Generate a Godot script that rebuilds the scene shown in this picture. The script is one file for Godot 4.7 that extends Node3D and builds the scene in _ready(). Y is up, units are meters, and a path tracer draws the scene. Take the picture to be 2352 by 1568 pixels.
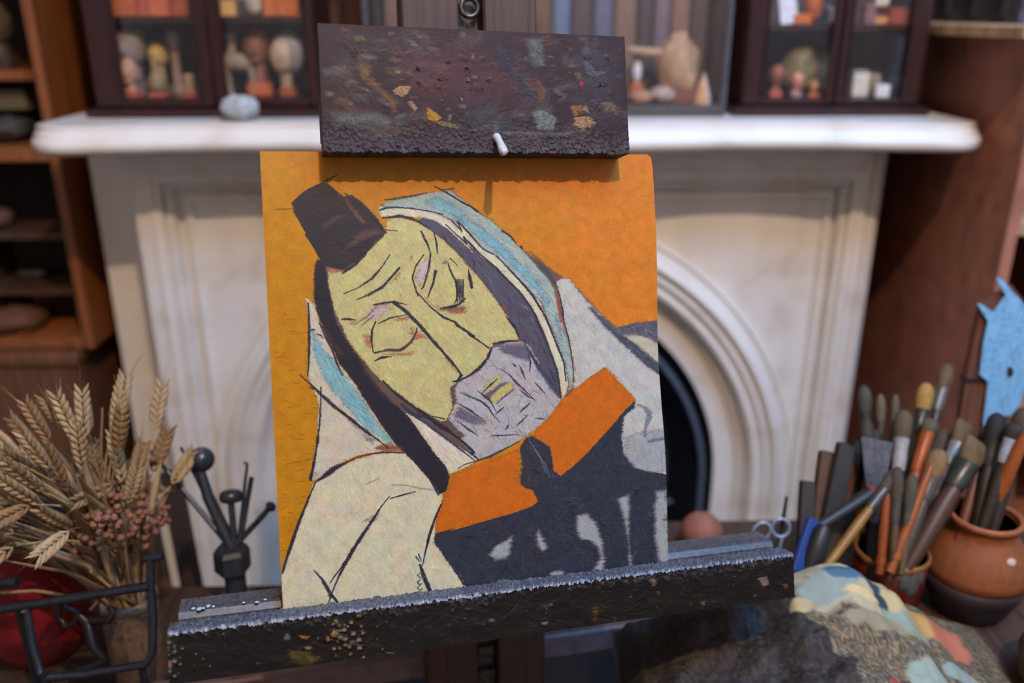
extends Node3D
# An oil painting on a paint-crusted studio easel in front of a marble chimneypiece.
# Fireplace front plane is z = 0, floor is y = 0, the camera looks down a little.

const EYE := Vector3(-0.026, 1.321, 1.548)
var easel := Transform3D(Basis(Vector3(0.970907, -0.046169, -0.234963), Vector3(-0.035992, 0.941951, -0.333816), Vector3(0.236735, 0.332561, 0.912885)), Vector3(-0.039229, 1.010582, 0.809599))

func _ready() -> void:
	set_view()
	set_light()
	build_room()
	build_fireplace()
	build_easel()
	build_painting()
	build_mantel_things()
	build_left_side()
	build_right_side()

func set_view() -> void:
	var cam := Camera3D.new()
	cam.name = "camera"
	cam.fov = 2.0 * rad_to_deg(atan(784.0 / 2000.0))
	cam.near = 0.02
	cam.far = 60.0
	cam.position = EYE
	cam.rotation_degrees = Vector3(-20.8, -1.4, 0)
	var at := CameraAttributesPhysical.new()
	at.frustum_focal_length = 12.0 / 0.392
	at.exposure_aperture = 2.2
	at.frustum_focus_distance = 0.80
	cam.attributes = at
	add_child(cam)
	cam.current = true

func set_light() -> void:
	var env := Environment.new()
	env.background_mode = Environment.BG_SKY
	var sky := Sky.new()
	var sm := ProceduralSkyMaterial.new()
	sm.sky_top_color = Color(0.45, 0.62, 0.95)
	sm.sky_horizon_color = Color(0.72, 0.82, 0.98)
	sm.ground_bottom_color = Color(0.25, 0.25, 0.25)
	sm.ground_horizon_color = Color(0.5, 0.52, 0.55)
	sm.sun_angle_max = 0.0
	sky.sky_material = sm
	env.sky = sky
	env.background_energy_multiplier = 3.0
	env.tonemap_mode = Environment.TONE_MAPPER_LINEAR
	env.tonemap_exposure = 0.92
	env.sdfgi_enabled = true
	env.ssao_enabled = true
	env.ssil_enabled = true
	var we := WorldEnvironment.new()
	we.name = "world"
	we.environment = env
	add_child(we)
	# warm bulb hanging above the camera
	lamp(Vector3(0.40, 2.95, 2.05), 4.8)
	# daylight through the rooflight
	var day := AreaLight3D.new()
	day.name = "rooflight_daylight"
	day.area_size = Vector2(1.2, 1.0)
	day.light_color = Color(0.42, 0.71, 1.0)
	day.light_energy = 10.5
	day.shadow_enabled = true
	day.area_range = 10.0
	day.position = Vector3(0.95, 3.28, 1.55)
	add_child(day)
	day.rotation_degrees = Vector3(-90, 0, 0)


func lamp(at: Vector3, energy: float) -> void:
	var warm := Color(1.0, 0.87, 0.735)
	var l := OmniLight3D.new()
	l.name = "pendant_lamp_light"
	l.position = at
	l.light_color = warm
	l.light_energy = energy
	l.light_size = 0.03
	l.omni_range = 12.0
	l.omni_attenuation = 2.0
	l.shadow_enabled = true
	add_child(l)
	var o := thing("pendant_lamp", "bare warm bulb hanging on a cord above the easel", "lamp", T(at))
	var glow := StandardMaterial3D.new()
	glow.resource_name = "bulb glow"
	glow.albedo_color = warm
	glow.emission_enabled = true
	glow.emission = warm
	glow.emission_energy_multiplier = 4.0
	var s := Shape.new()
	s.grp = 0
	part("bulb", s.lathe(Transform3D.IDENTITY, [Vector2(0, -0.045), Vector2(0.02, -0.04), Vector2(0.03, -0.02), Vector2(0.03, 0.0), Vector2(0.022, 0.025), Vector2(0.014, 0.045), Vector2(0.0, 0.046)], 20), glow, o)
	var dark := mat("lamp holder", Color(0.05, 0.05, 0.05), 0.5)
	part("holder", Shape.new().lathe(Transform3D.IDENTITY, [Vector2(0, 0.046), Vector2(0.018, 0.046), Vector2(0.018, 0.09), Vector2(0.0, 0.1)], 16), dark, o)
	part("cord", Shape.new().tube([Vector3(0, 0.09, 0), Vector3(0, 3.3 - at.y, 0)], [0.004]), dark, o)

# ---------------------------------------------------------------- mesh helpers
class Shape:
	var p := PackedVector3Array()
	var u := PackedVector2Array()
	var c := PackedColorArray()
	var g := PackedInt32Array()
	var col := Color.WHITE
	var grp := -1

	func tri(a: Vector3, b: Vector3, d: Vector3, ua := Vector2.ZERO, ub := Vector2.ZERO, ud := Vector2.ZERO) -> void:
		p.append(a); p.append(b); p.append(d)
		u.append(ua); u.append(ub); u.append(ud)
		c.append(col); c.append(col); c.append(col)
		g.append(grp)

	func quad(a: Vector3, b: Vector3, d: Vector3, e: Vector3) -> void:
		tri(a, b, d); tri(a, d, e)

	func flip(k: int) -> void:
		var q := p[k]; p[k] = p[k + 1]; p[k + 1] = q
		var r := u[k]; u[k] = u[k + 1]; u[k + 1] = r
		var s := c[k]; c[k] = c[k + 1]; c[k + 1] = s

	# turns a closed piece so that its faces look outwards
	func close_from(start: int) -> void:
		var vol := 0.0
		var o := p[start] if start < p.size() else Vector3.ZERO
		for k in range(start, p.size(), 3):
			vol += (p[k] - o).dot((p[k + 1] - o).cross(p[k + 2] - o))
		if vol > 0.0:
			for k in range(start, p.size(), 3):
				flip(k)

	func convex_from(start: int, mid: Vector3) -> void:
		for k in range(start, p.size(), 3):
			var n := (p[k + 1] - p[k]).cross(p[k + 2] - p[k])
			if n.dot(p[k] + p[k + 1] + p[k + 2] - 3.0 * mid) > 0.0:
				flip(k)

	# box with chamfered edges; t places it, size is full size
	func box(t: Transform3D, size: Vector3, b := 0.002) -> Shape:
		var start := p.size()
		var h := size * 0.5
		b = minf(b, minf(h.x, minf(h.y, h.z)) * 0.45)
		var keep := grp
		grp = -1
		var f := func(sx: float, sy: float, sz: float, axis: int) -> Vector3:
			var v := Vector3(sx * (h.x - b), sy * (h.y - b), sz * (h.z - b))
			v[axis] = [sx, sy, sz][axis] * h[axis]
			return t * v
		for ax in 3:
			var ay := (ax + 1) % 3
			var az := (ax + 2) % 3
			for s in [-1.0, 1.0]:
				var q := []
				for k in [[-1, -1], [1, -1], [1, 1], [-1, 1]]:
					var w := Vector3.ZERO
					w[ax] = s; w[ay] = k[0]; w[az] = k[1]
					q.append(f.call(w.x, w.y, w.z, ax))
				quad(q[0], q[1], q[2], q[3])
			for s in [-1.0, 1.0]:
				for r in [-1.0, 1.0]:
					var w0 := Vector3.ZERO
					w0[ay] = s; w0[az] = r; w0[ax] = -1
					var w1 := w0
					w1[ax] = 1
					quad(f.call(w0.x, w0.y, w0.z, ay), f.call(w1.x, w1.y, w1.z, ay), f.call(w1.x, w1.y, w1.z, az), f.call(w0.x, w0.y, w0.z, az))
		for sx in [-1.0, 1.0]:
			for sy in [-1.0, 1.0]:
				for sz in [-1.0, 1.0]:
					tri(f.call(sx, sy, sz, 0), f.call(sx, sy, sz, 1), f.call(sx, sy, sz, 2))
		convex_from(start, t.origin)
		grp = keep
		return self

	# surface of revolution about y; profile of (radius, height)
	func lathe(t: Transform3D, prof: Array, segs := 24, wob := 0.0) -> Shape:
		var start := p.size()
		var n := prof.size()
		for i in n - 1:
			for k in segs:
				var a0 := TAU * k / segs
				var a1 := TAU * (k + 1) / segs
				var r0: float = prof[i].x
				var r1: float = prof[i + 1].x
				var w0 := 1.0 + wob * sin(2.0 * a0 + 1.0)
				var w1 := 1.0 + wob * sin(2.0 * a1 + 1.0)
				var A := t * Vector3(cos(a0) * r0 * w0, prof[i].y, sin(a0) * r0 * w0)
				var B := t * Vector3(cos(a1) * r0 * w1, prof[i].y, sin(a1) * r0 * w1)
				var C := t * Vector3(cos(a1) * r1 * w1, prof[i + 1].y, sin(a1) * r1 * w1)
				var D := t * Vector3(cos(a0) * r1 * w0, prof[i + 1].y, sin(a0) * r1 * w0)
				var v0 := float(i) / (n - 1)
				var v1 := float(i + 1) / (n - 1)
				var u0 := float(k) / segs
				var u1 := float(k + 1) / segs
				if r0 > 1e-6:
					tri(A, B, C, Vector2(u0, v0), Vector2(u1, v0), Vector2(u1, v1))
				if r1 > 1e-6:
					tri(A, C, D, Vector2(u0, v0), Vector2(u1, v1), Vector2(u0, v1))
		for e in [0, n - 1]:
			if prof[e].x > 1e-6:
				for k in segs:
					var a0 := TAU * k / segs
					var a1 := TAU * (k + 1) / segs
					var w0 := 1.0 + wob * sin(2.0 * a0 + 1.0)
					var w1 := 1.0 + wob * sin(2.0 * a1 + 1.0)
					var A := t * Vector3(cos(a0) * prof[e].x * w0, prof[e].y, sin(a0) * prof[e].x * w0)
					var B := t * Vector3(cos(a1) * prof[e].x * w1, prof[e].y, sin(a1) * prof[e].x * w1)
					var M := t * Vector3(0, prof[e].y, 0)
					if e == 0:
						tri(M, B, A)
					else:
						tri(M, A, B)
		close_from(start)
		return self

	# closed profile (2-D, x across, y up) carried through a list of frames; ends capped
	func loft(frames: Array, prof: PackedVector2Array, looped := false) -> Shape:
		var start := p.size()
		var n := prof.size()
		var m := frames.size()
		for i in (m if looped else m - 1):
			var f0: Transform3D = frames[i]
			var f1: Transform3D = frames[(i + 1) % m]
			for k in n:
				var a := prof[k]
				var b := prof[(k + 1) % n]
				quad(f0 * Vector3(a.x, a.y, 0), f0 * Vector3(b.x, b.y, 0), f1 * Vector3(b.x, b.y, 0), f1 * Vector3(a.x, a.y, 0))
		if not looped:
			var keep := grp
			grp = -1
			var ix := Geometry2D.triangulate_polygon(prof)
			var ccw := not Geometry2D.is_polygon_clockwise(prof)
			for e in [0, m - 1]:
				var f: Transform3D = frames[e]
				for k in range(0, ix.size(), 3):
					var A := f * Vector3(prof[ix[k]].x, prof[ix[k]].y, 0)
					var B := f * Vector3(prof[ix[k + 1]].x, prof[ix[k + 1]].y, 0)
					var C := f * Vector3(prof[ix[k + 2]].x, prof[ix[k + 2]].y, 0)
					# side quads run a->b along the profile and on to the next frame
					var area := (prof[ix[k + 1]] - prof[ix[k]]).cross(prof[ix[k + 2]] - prof[ix[k]])
					var same := (area > 0) == ccw
					if (e == 0) == same:
						tri(A, C, B)
					else:
						tri(A, B, C)
			grp = keep
		close_from(start)
		return self

	# flat outline (x, y) with thickness along z from z0 to z1
	func slab(t: Transform3D, outline: PackedVector2Array, z0: float, z1: float) -> Shape:
		loft([t * Transform3D(Basis.IDENTITY, Vector3(0, 0, z0)), t * Transform3D(Basis.IDENTITY, Vector3(0, 0, z1))], outline)
		return self

	func tube(pts: Array, radii: Array, segs := 8) -> Shape:
		var frames := []
		var up := Vector3.UP
		for i in pts.size():
			var d: Vector3 = (pts[mini(i + 1, pts.size() - 1)] - pts[maxi(i - 1, 0)]).normalized()
			if i == 0 and absf(d.dot(up)) > 0.95:
				up = Vector3.RIGHT
			var x := up.cross(d).normalized()
			up = d.cross(x).normalized()
			var r: float = radii[mini(i, radii.size() - 1)]
			frames.append(Transform3D(Basis(x * r, up * r, d), pts[i]))
		var ring := PackedVector2Array()
		for k in segs:
			ring.append(Vector2.from_angle(TAU * k / segs))
		var keep := grp
		if grp < 0:
			grp = 0
		loft(frames, ring)
		grp = keep
		return self

	# lumpy ball: radii r, noise amount amp
	func blob(t: Transform3D, r: Vector3, amp := 0.0, freq := 2.0, sd := 1, nu := 18, nv := 12) -> Shape:
		var start := p.size()
		var nz := FastNoiseLite.new()
		nz.seed = sd
		nz.frequency = freq
		var at := func(i: int, k: int) -> Vector3:
			var th := PI * k / nv
			var ph := TAU * (i % nu) / nu
			var d := Vector3(sin(th) * cos(ph), cos(th), sin(th) * sin(ph))
			if k == 0:
				d = Vector3.UP
			elif k == nv:
				d = Vector3.DOWN
			return t * (d * r * (1.0 + amp * nz.get_noise_3dv(d)))
		for k in nv:
			for i in nu:
				var A: Vector3 = at.call(i, k)
				var B: Vector3 = at.call(i + 1, k)
				var C: Vector3 = at.call(i + 1, k + 1)
				var D: Vector3 = at.call(i, k + 1)
				if k > 0:
					tri(A, B, C)
				if k < nv - 1:
					tri(A, C, D)
		close_from(start)
		return self

	func mesh() -> ArrayMesh:
		var st := SurfaceTool.new()
		st.begin(Mesh.PRIMITIVE_TRIANGLES)
		for k in g.size():
			st.set_smooth_group(g[k] if g[k] >= 0 else 0xFFFFFFFF)
			for j in 3:
				var i := k * 3 + j
				st.set_color(c[i])
				st.set_uv(u[i])
				st.add_vertex(p[i])
		st.generate_normals()
		st.index()
		return st.commit()

func T(o: Vector3, r := Vector3.ZERO) -> Transform3D:
	return Transform3D(Basis.from_euler(r * PI / 180.0), o)

var names := {}
func numbered(called: String) -> String:
	names[called] = names.get(called, -1) + 1
	return called if names[called] == 0 else "%s_%03d" % [called, names[called]]

func tag(o: Node3D, label: String, category: String, group := "", kind := "") -> Node3D:
	if label: o.set_meta("label", label)
	if category: o.set_meta("category", category)
	if group: o.set_meta("group", group)
	if kind: o.set_meta("kind", kind)
	return o

func thing(called: String, label: String, category: String, at := Transform3D.IDENTITY, group := "") -> Node3D:
	var o := Node3D.new()
	o.name = numbered(called)
	o.transform = at
	add_child(o)
	return tag(o, label, category, group)

func part(called: String, s, m: Material, parent: Node = self, label := "") -> MeshInstance3D:
	var o := MeshInstance3D.new()
	o.name = numbered(called) if parent == self else called
	o.mesh = s.mesh() if s is Shape else s
	o.material_override = m
	o.cast_shadow = GeometryInstance3D.SHADOW_CASTING_SETTING_ON
	parent.add_child(o, true)
	if label: o.set_meta("label", label)
	return o

func struct(called: String, s, m: Material, label: String, category := "") -> MeshInstance3D:
	var o := part(called, s, m)
	tag(o, label, category, "", "structure")
	return o

# ---------------------------------------------------------------- materials
var tex := {}
func noise_tex(key: String, ramp: Array, freq: float, type := 3, oct := 4, stretch := Vector2.ONE, size := 512) -> Texture2D:
	if tex.has(key):
		return tex[key]
	var nz := FastNoiseLite.new()
	nz.noise_type = type
	nz.frequency = freq
	nz.fractal_octaves = oct
	nz.seed = key.hash() % 1000
	var im := Image.create(size, size, false, Image.FORMAT_RGB8)
	var gr := Gradient.new()
	gr.offsets = PackedFloat32Array()
	gr.colors = PackedColorArray()
	var offs := PackedFloat32Array()
	var cols := PackedColorArray()
	for e in ramp:
		offs.append(e[0]); cols.append(e[1])
	gr.offsets = offs
	gr.colors = cols
	for y in size:
		for x in size:
			# wraps round on a torus in the noise so that repeats do not show a seam
			var a := TAU * x / size
			var b := TAU * y / size
			var v := nz.get_noise_3d(cos(a) * stretch.x * 80.0 + 7.0 * cos(b) * stretch.y, sin(a) * stretch.x * 80.0, cos(b) * stretch.y * 80.0 + sin(b) * stretch.y * 57.0)
			im.set_pixel(x, y, gr.sample(clampf(v * 0.9 + 0.5, 0, 1)))
	tex[key] = ImageTexture.create_from_image(im)
	return tex[key]

func G(v: float) -> Color:
	return Color(v, v, v)

func mat(called: String, color: Color, rough := 0.6, pattern := "mottle", scale := 3.0, metal := 0.0, bump := 0.0) -> StandardMaterial3D:
	var m := StandardMaterial3D.new()
	m.resource_name = called
	m.albedo_color = color
	m.roughness = rough
	m.metallic = metal
	m.uv1_triplanar = true
	m.uv1_scale = Vector3.ONE * scale
	match pattern:
		"mottle":
			m.albedo_texture = noise_tex("mottle", [[0.0, G(0.72)], [0.5, G(0.9)], [1.0, G(1.0)]], 0.03)
		"marble":
			m.albedo_texture = noise_tex("marble", [[0.0, Color(0.86, 0.82, 0.76)], [0.4, Color(0.95, 0.94, 0.92)], [1.0, Color(1, 1, 1)]], 0.012)
		"grain":
			m.albedo_texture = noise_tex("grain", [[0.0, G(0.55)], [0.45, G(0.85)], [1.0, G(1.0)]], 0.05, 3, 4, Vector2(1.6, 0.12))
		"grime":
			m.albedo_texture = noise_tex("grime", [[0.0, G(0.35)], [0.5, G(0.75)], [1.0, G(1.0)]], 0.06, 3, 5)
	if bump > 0.0 and m.albedo_texture:
		m.heightmap_enabled = true
		m.heightmap_texture = m.albedo_texture
		m.heightmap_scale = bump
	return m

func vmat(called: String, rough := 0.6, metal := 0.0) -> StandardMaterial3D:
	var m := StandardMaterial3D.new()
	m.resource_name = called
	m.vertex_color_use_as_albedo = true
	m.roughness = rough
	m.metallic = metal
	return m

func lin(r: int, gg: int, b: int) -> Color:
	return Color8(r, gg, b).srgb_to_linear()

# ---------------------------------------------------------------- room
func build_room() -> void:
	var plaster := mat("wall plaster", Color(0.78, 0.77, 0.76), 0.9)
	var brickm := mat("old brick", Color(0.42, 0.27, 0.18), 0.9, "grime", 4.0)
	var boards := mat("floor boards", Color(0.33, 0.22, 0.15), 0.6, "grain", 1.0)
	var I := Transform3D.IDENTITY
	struct("wall_back", Shape.new().box(T(Vector3(0, 1.65, -0.67)), Vector3(4.2, 3.5, 0.1), 0.0), mat("back wall", Color(0.30, 0.22, 0.17), 0.9), "dark plaster wall behind the bookcases and the chimneypiece", "wall")
	struct("wall_left", Shape.new().box(T(Vector3(-2.05, 1.65, 1.7)), Vector3(0.1, 3.5, 4.8), 0.0), plaster, "plaster wall on the left of the studio", "wall")
	struct("wall_front", Shape.new().box(T(Vector3(0, 1.65, 4.05)), Vector3(4.2, 3.5, 0.1), 0.0), plaster, "plaster wall behind the camera", "wall")
	struct("wall_right", Shape.new().box(T(Vector3(2.05, 1.65, 1.7)), Vector3(0.1, 3.5, 4.8), 0.0), plaster, "plaster wall on the right of the studio", "wall")
	struct("floor", Shape.new().box(T(Vector3(0, -0.05, 1.7)), Vector3(4.2, 0.1, 4.8), 0.0), boards, "brown boarded studio floor", "floor")
	# ceiling with a rooflight opening: x 0.3..1.6, z 1.0..2.1
	var w := Shape.new()
	w.box(T(Vector3(-0.9, 3.35, 1.7)), Vector3(2.4, 0.1, 4.8), 0.0)
	w.box(T(Vector3(1.85, 3.35, 1.7)), Vector3(0.5, 0.1, 4.8), 0.0)
	w.box(T(Vector3(0.95, 3.35, 0.15)), Vector3(1.3, 0.1, 1.7), 0.0)
	w.box(T(Vector3(0.95, 3.35, 3.1)), Vector3(1.3, 0.1, 2.0), 0.0)
	struct("ceiling", w, mat("ceiling white", Color(0.85, 0.85, 0.84), 0.9), "off white studio ceiling with a rooflight in it", "ceiling")
	var win := Node3D.new()
	win.name = "window_1"
	add_child(win)
	tag(win, "white framed rooflight in the studio ceiling", "window", "", "structure")
	var wf := Shape.new()
	var wm := mat("window paint", Color(0.8, 0.8, 0.78), 0.5)
	for x in [0.325, 0.95, 1.575]:
		wf.box(T(Vector3(x, 3.37, 1.55)), Vector3(0.05, 0.06, 1.1))
	for z in [1.025, 2.075]:
		wf.box(T(Vector3(0.95, 3.37, z)), Vector3(1.3, 0.06, 0.05))
	part("window_frame", wf, wm, win)
	# chimney breast
	struct("wall_chimney", Shape.new().box(T(Vector3(-0.02, 1.65, -0.425)), Vector3(1.50, 3.3, 0.39), 0.0), brickm, "brick chimney breast behind the marble chimneypiece", "wall")

# ---------------------------------------------------------------- chimneypiece
func arch_path(r: float, z: float, yc := 0.41, n := 40) -> Array:
	# frames whose x points outwards from the arch, y to the front
	var fr := []
	fr.append(Transform3D(Basis(Vector3.LEFT, Vector3.BACK, Vector3.UP), Vector3(-r, 0.0, z)))
	for k in n + 1:
		var a := PI - PI * k / n
		var d := Vector3(cos(a), sin(a), 0)
		fr.append(Transform3D(Basis(d, Vector3.BACK, d.cross(Vector3.BACK)), Vector3(0, yc, z) + d * r))
	fr.append(Transform3D(Basis(Vector3.RIGHT, Vector3.BACK, Vector3.DOWN), Vector3(r, 0.0, z)))
	return fr

func u_path(xl: float, xr: float, top: float, z: float) -> Array:
	# three sides of a door-like frame with mitred corners; x points outwards
	var s := 1.0
	return [
		Transform3D(Basis(Vector3.LEFT, Vector3.BACK, Vector3.UP), Vector3(xl, 0, z)),
		Transform3D(Basis(Vector3(-s, s, 0), Vector3.BACK, Vector3(1, 1, 0)), Vector3(xl, top, z)),
		Transform3D(Basis(Vector3(s, s, 0), Vector3.BACK, Vector3(1, -1, 0)), Vector3(xr, top, z)),
		Transform3D(Basis(Vector3.RIGHT, Vector3.BACK, Vector3.DOWN), Vector3(xr, 0, z)),
	]

func shelf_outline(off: float) -> PackedVector2Array:
	# plan of the serpentine shelf: (x, z), off shrinks it inwards
	var o := PackedVector2Array()
	var xl := -0.782
	var xr := 0.800
	o.append(Vector2(xl + off, -0.19))
	var n := 64
	for k in n + 1:
		var t := float(k) / n
		var x := lerpf(xl, xr, t)
		var e := minf(t, 1.0 - t) * (xr - xl)
		var z := 0.142 + 0.020 * cos(TAU * (t - 0.5) * 1.95)
		# rounded ends
		if e < 0.085:
			var q := 1.0 - e / 0.085
			z = lerpf(z, 0.03, 1.0 - sqrt(maxf(0.0, 1.0 - q * q)))
		o.append(Vector2(clampf(x, xl + off, xr - off), z - off))
	o.append(Vector2(xr - off, -0.19))
	return o

func build_fireplace() -> void:
	var marble := mat("white marble", Color(0.90, 0.88, 0.85), 0.30, "marble", 2.0)
	var iron := mat("cast iron", Color(0.16, 0.18, 0.21), 0.4, "grime", 6.0, 0.3)
	var f := thing("fireplace", "white marble chimneypiece with a round arched opening and moulded panels", "fireplace")
	# shelf with an ogee edge
	var s := Shape.new()
	s.grp = 0
	var prof := [[1.1500, 0.040, 0], [1.1500, 0.0250, 1], [1.1480, 0.0232, 2], [1.1425, 0.0232, 3], [1.1415, 0.0205, 3], [1.1390, 0.0168, 3], [1.1350, 0.0125, 3], [1.1310, 0.0100, 4], [1.1300, 0.0055, 4], [1.1265, 0.0015, 4], [1.1210, 0.0, 4], [1.1150, 0.0008, 4], [1.1100, 0.0040, 4], [1.1070, 0.0100, 4], [1.1055, 0.018, 5], [1.1040, 0.040, 5]]
	var start := s.p.size()
	for i in prof.size() - 1:
		s.grp = int(prof[i][2])
		var a := shelf_outline(prof[i][1])
		var b := shelf_outline(prof[i + 1][1])
		for k in a.size():
			var k2 := (k + 1) % a.size()
			s.quad(Vector3(a[k].x, prof[i][0], a[k].y), Vector3(a[k2].x, prof[i][0], a[k2].y), Vector3(b[k2].x, prof[i + 1][0], b[k2].y), Vector3(b[k].x, prof[i + 1][0], b[k].y))
	s.grp = -1
	for e in [0, prof.size() - 1]:
		var a := shelf_outline(prof[e][1])
		var ix := Geometry2D.triangulate_polygon(a)
		for k in range(0, ix.size(), 3):
			var A := Vector3(a[ix[k]].x, prof[e][0], a[ix[k]].y)
			var B := Vector3(a[ix[k + 1]].x, prof[e][0], a[ix[k + 1]].y)
			var C := Vector3(a[ix[k + 2]].x, prof[e][0], a[ix[k + 2]].y)
			var ny := (B - A).cross(C - A).y
			if (ny > 0.0) == (e == 0):
				s.tri(A, C, B)
			else:
				s.tri(A, B, C)
	# the side walls: make them agree with the caps
	for k in range(0, (prof.size() - 1) * shelf_outline(0.0).size() * 6, 3):
		var n := (s.p[k] - s.p[k + 2]).cross(s.p[k] - s.p[k + 1])
		var mid := (s.p[k] + s.p[k + 1] + s.p[k + 2]) / 3.0
		var outw := Vector3(mid.x * 0.2, (mid.y - 1.127) * 2.0, mid.z + 0.03)
		if absf(mid.x) > 0.7:
			outw.x = mid.x
		if n.dot(outw) < 0.0:
			s.flip(k)
	part("shelf", s, marble, f)
	# bed moulding right under the shelf
	part("bed_moulding", Shape.new().box(T(Vector3(-0.014, 1.097, -0.075)), Vector3(1.36, 0.016, 0.20), 0.003), marble, f)
	# frieze and side stiles
	var out := PackedVector2Array([Vector2(-0.660, 0), Vector2(-0.660, 1.09), Vector2(0.656, 1.09), Vector2(0.656, 0), Vector2(0.627, 0), Vector2(0.627, 1.037), Vector2(-0.612, 1.037), Vector2(-0.612, 0)])
	part("frame", Shape.new().slab(Transform3D.IDENTITY, out, -0.06, 0.0), marble, f)
	# outer stiles, set back behind a quirk
	var ls := Shape.new()
	ls.slab(Transform3D.IDENTITY, PackedVector2Array([Vector2(-0.785, 0), Vector2(-0.785, 1.09), Vector2(-0.672, 1.09), Vector2(-0.672, 0)]), -0.2, -0.13)
	ls.box(T(Vector3(-0.666, 0.545, -0.115)), Vector3(0.014, 1.09, 0.17), 0.001)
	part("side_stile", ls, marble, f)
	var rs := Shape.new()
	rs.loft([Transform3D(Basis(Vector3.RIGHT, Vector3.FORWARD, Vector3.UP), Vector3(0.656, 0, 0)), Transform3D(Basis(Vector3.RIGHT, Vector3.FORWARD, Vector3.UP), Vector3(0.656, 1.09, 0))], PackedVector2Array([Vector2(0, 0.003), Vector2(0.003, 0.012), Vector2(0.008, 0.004), Vector2(0.014, 0.003), Vector2(0.028, 0.012), Vector2(0.041, 0.036), Vector2(0.0412, 0.04), Vector2(0.041, 0.2), Vector2(0, 0.2)]))
	part("side_stile", rs, marble, f)
	# moulding stepping down into the panel, then the panel with the arch cut out
	var step := PackedVector2Array([Vector2(0.024, -0.003), Vector2(0.018, 0.005), Vector2(0.012, 0.005), Vector2(0.007, -0.002), Vector2(0.003, -0.012), Vector2(-0.004, -0.012), Vector2(-0.008, -0.006), Vector2(-0.012, -0.008), Vector2(-0.018, -0.024), Vector2(-0.018, -0.05), Vector2(0.024, -0.05)])
	var sm := Shape.new()
	sm.loft(u_path(-0.612, 0.627, 1.037, 0.0), step)
	part("panel_moulding", sm, marble, f)
	var lp := PackedVector2Array([Vector2(0.014, 0), Vector2(0.011, 0.010), Vector2(0.005, 0.012), Vector2(0.0, 0.007), Vector2(-0.004, 0.0), Vector2(-0.004, -0.02), Vector2(0.014, -0.02)])
	var lm := Shape.new()
	lm.loft(u_path(-0.566, 0.590, 1.000, -0.030), lp)
	part("panel_moulding", lm, marble, f)
	for side in [-1, 1]:
		var pan := PackedVector2Array()
		var xo := -0.61 if side < 0 else 0.625
		pan.append(Vector2(xo, 0))
		pan.append(Vector2(xo, 1.035))
		pan.append(Vector2(0.0, 1.035))
		for k in 25:
			var a := PI / 2 + (PI / 2) * k / 24 if side < 0 else PI / 2 - (PI / 2) * k / 24
			pan.append(Vector2(cos(a), sin(a)) * 0.50 + Vector2(0, 0.41))
		pan.append(Vector2(0.50 * side, 0))
		part("spandrel_panel", Shape.new().slab(Transform3D.IDENTITY, pan, -0.07, -0.030), marble, f)
	# arch mouldings, from outside in: flat band, two beads, cavetto, plain slip
	var ring := PackedVector2Array([Vector2(0.150, -0.03), Vector2(0.150, -0.012), Vector2(0.146, -0.006), Vector2(0.139, -0.010), Vector2(0.131, -0.006), Vector2(0.120, 0.010), Vector2(0.113, 0.014), Vector2(0.107, 0.010), Vector2(0.104, 0.002), Vector2(0.099, 0.006), Vector2(0.093, 0.007), Vector2(0.089, 0.001), Vector2(0.080, -0.002), Vector2(0.074, 0.002), Vector2(0.068, 0.0), Vector2(0.064, -0.010), Vector2(0.055, -0.024), Vector2(0.044, -0.030), Vector2(0.040, -0.036), Vector2(0.0, -0.038), Vector2(0.0, -0.09), Vector2(0.150, -0.09)])
	part("arch_moulding", Shape.new().loft(arch_path(0.432, 0.0), ring), marble, f)
	# cast iron insert
	var g := Node3D.new()
	g.name = "grate"
	g.set_meta("label", "black cast iron arched grate")
	f.add_child(g)
	part("arched_plate", Shape.new().loft(arch_path(0.36, -0.05, 0.40), PackedVector2Array([Vector2(0.072, 0.0), Vector2(0.066, -0.012), Vector2(0.058, -0.014), Vector2(0.050, -0.006), Vector2(0.042, -0.004), Vector2(0.036, -0.018), Vector2(0.0, -0.06), Vector2(0.0, -0.08), Vector2(0.076, -0.08), Vector2(0.076, 0.0)])), iron, g)
	var trim := mat("iron rim highlight", Color(0.42, 0.47, 0.55), 0.3, "mottle", 6.0, 0.3)  # pale blue grey puts the highlight on the iron edges into the colour
	part("rim", Shape.new().loft(arch_path(0.408, -0.036, 0.40), PackedVector2Array([Vector2(0.006, -0.014), Vector2(0.006, 0.0), Vector2(0.003, 0.004), Vector2(-0.003, 0.004), Vector2(-0.006, 0.0), Vector2(-0.006, -0.014)])), trim, g, "rim of the grate with a blue highlight put into its colour")
	part("rim", Shape.new().loft(arch_path(0.335, -0.075, 0.40), PackedVector2Array([Vector2(0.004, -0.03), Vector2(0.004, 0.0), Vector2(-0.004, 0.0), Vector2(-0.004, -0.03)])), trim, g, "inner rim of the grate in the same highlight colour")
	part("inner_arch", Shape.new().loft(arch_path(0.30, -0.12, 0.40), PackedVector2Array([Vector2(0.06, 0), Vector2(0.01, 0.0), Vector2(0.0, -0.008), Vector2(0.0, -0.05), Vector2(0.06, -0.05)])), iron, g)
	part("fire_back", Shape.new().box(T(Vector3(0, 0.42, -0.200)), Vector3(0.86, 0.84, 0.01), 0.001), iron, g)
	part("hob_bar", Shape.new().box(T(Vector3(0, 0.33, -0.085)), Vector3(0.72, 0.014, 0.03), 0.003), iron, g)
	for k in 4:
		part("front_bar", Shape.new().tube([Vector3(-0.30, 0.12 + 0.05 * k, -0.08), Vector3(0, 0.12 + 0.05 * k, -0.06), Vector3(0.30, 0.12 + 0.05 * k, -0.08)], [0.006]), iron, g)
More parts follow.
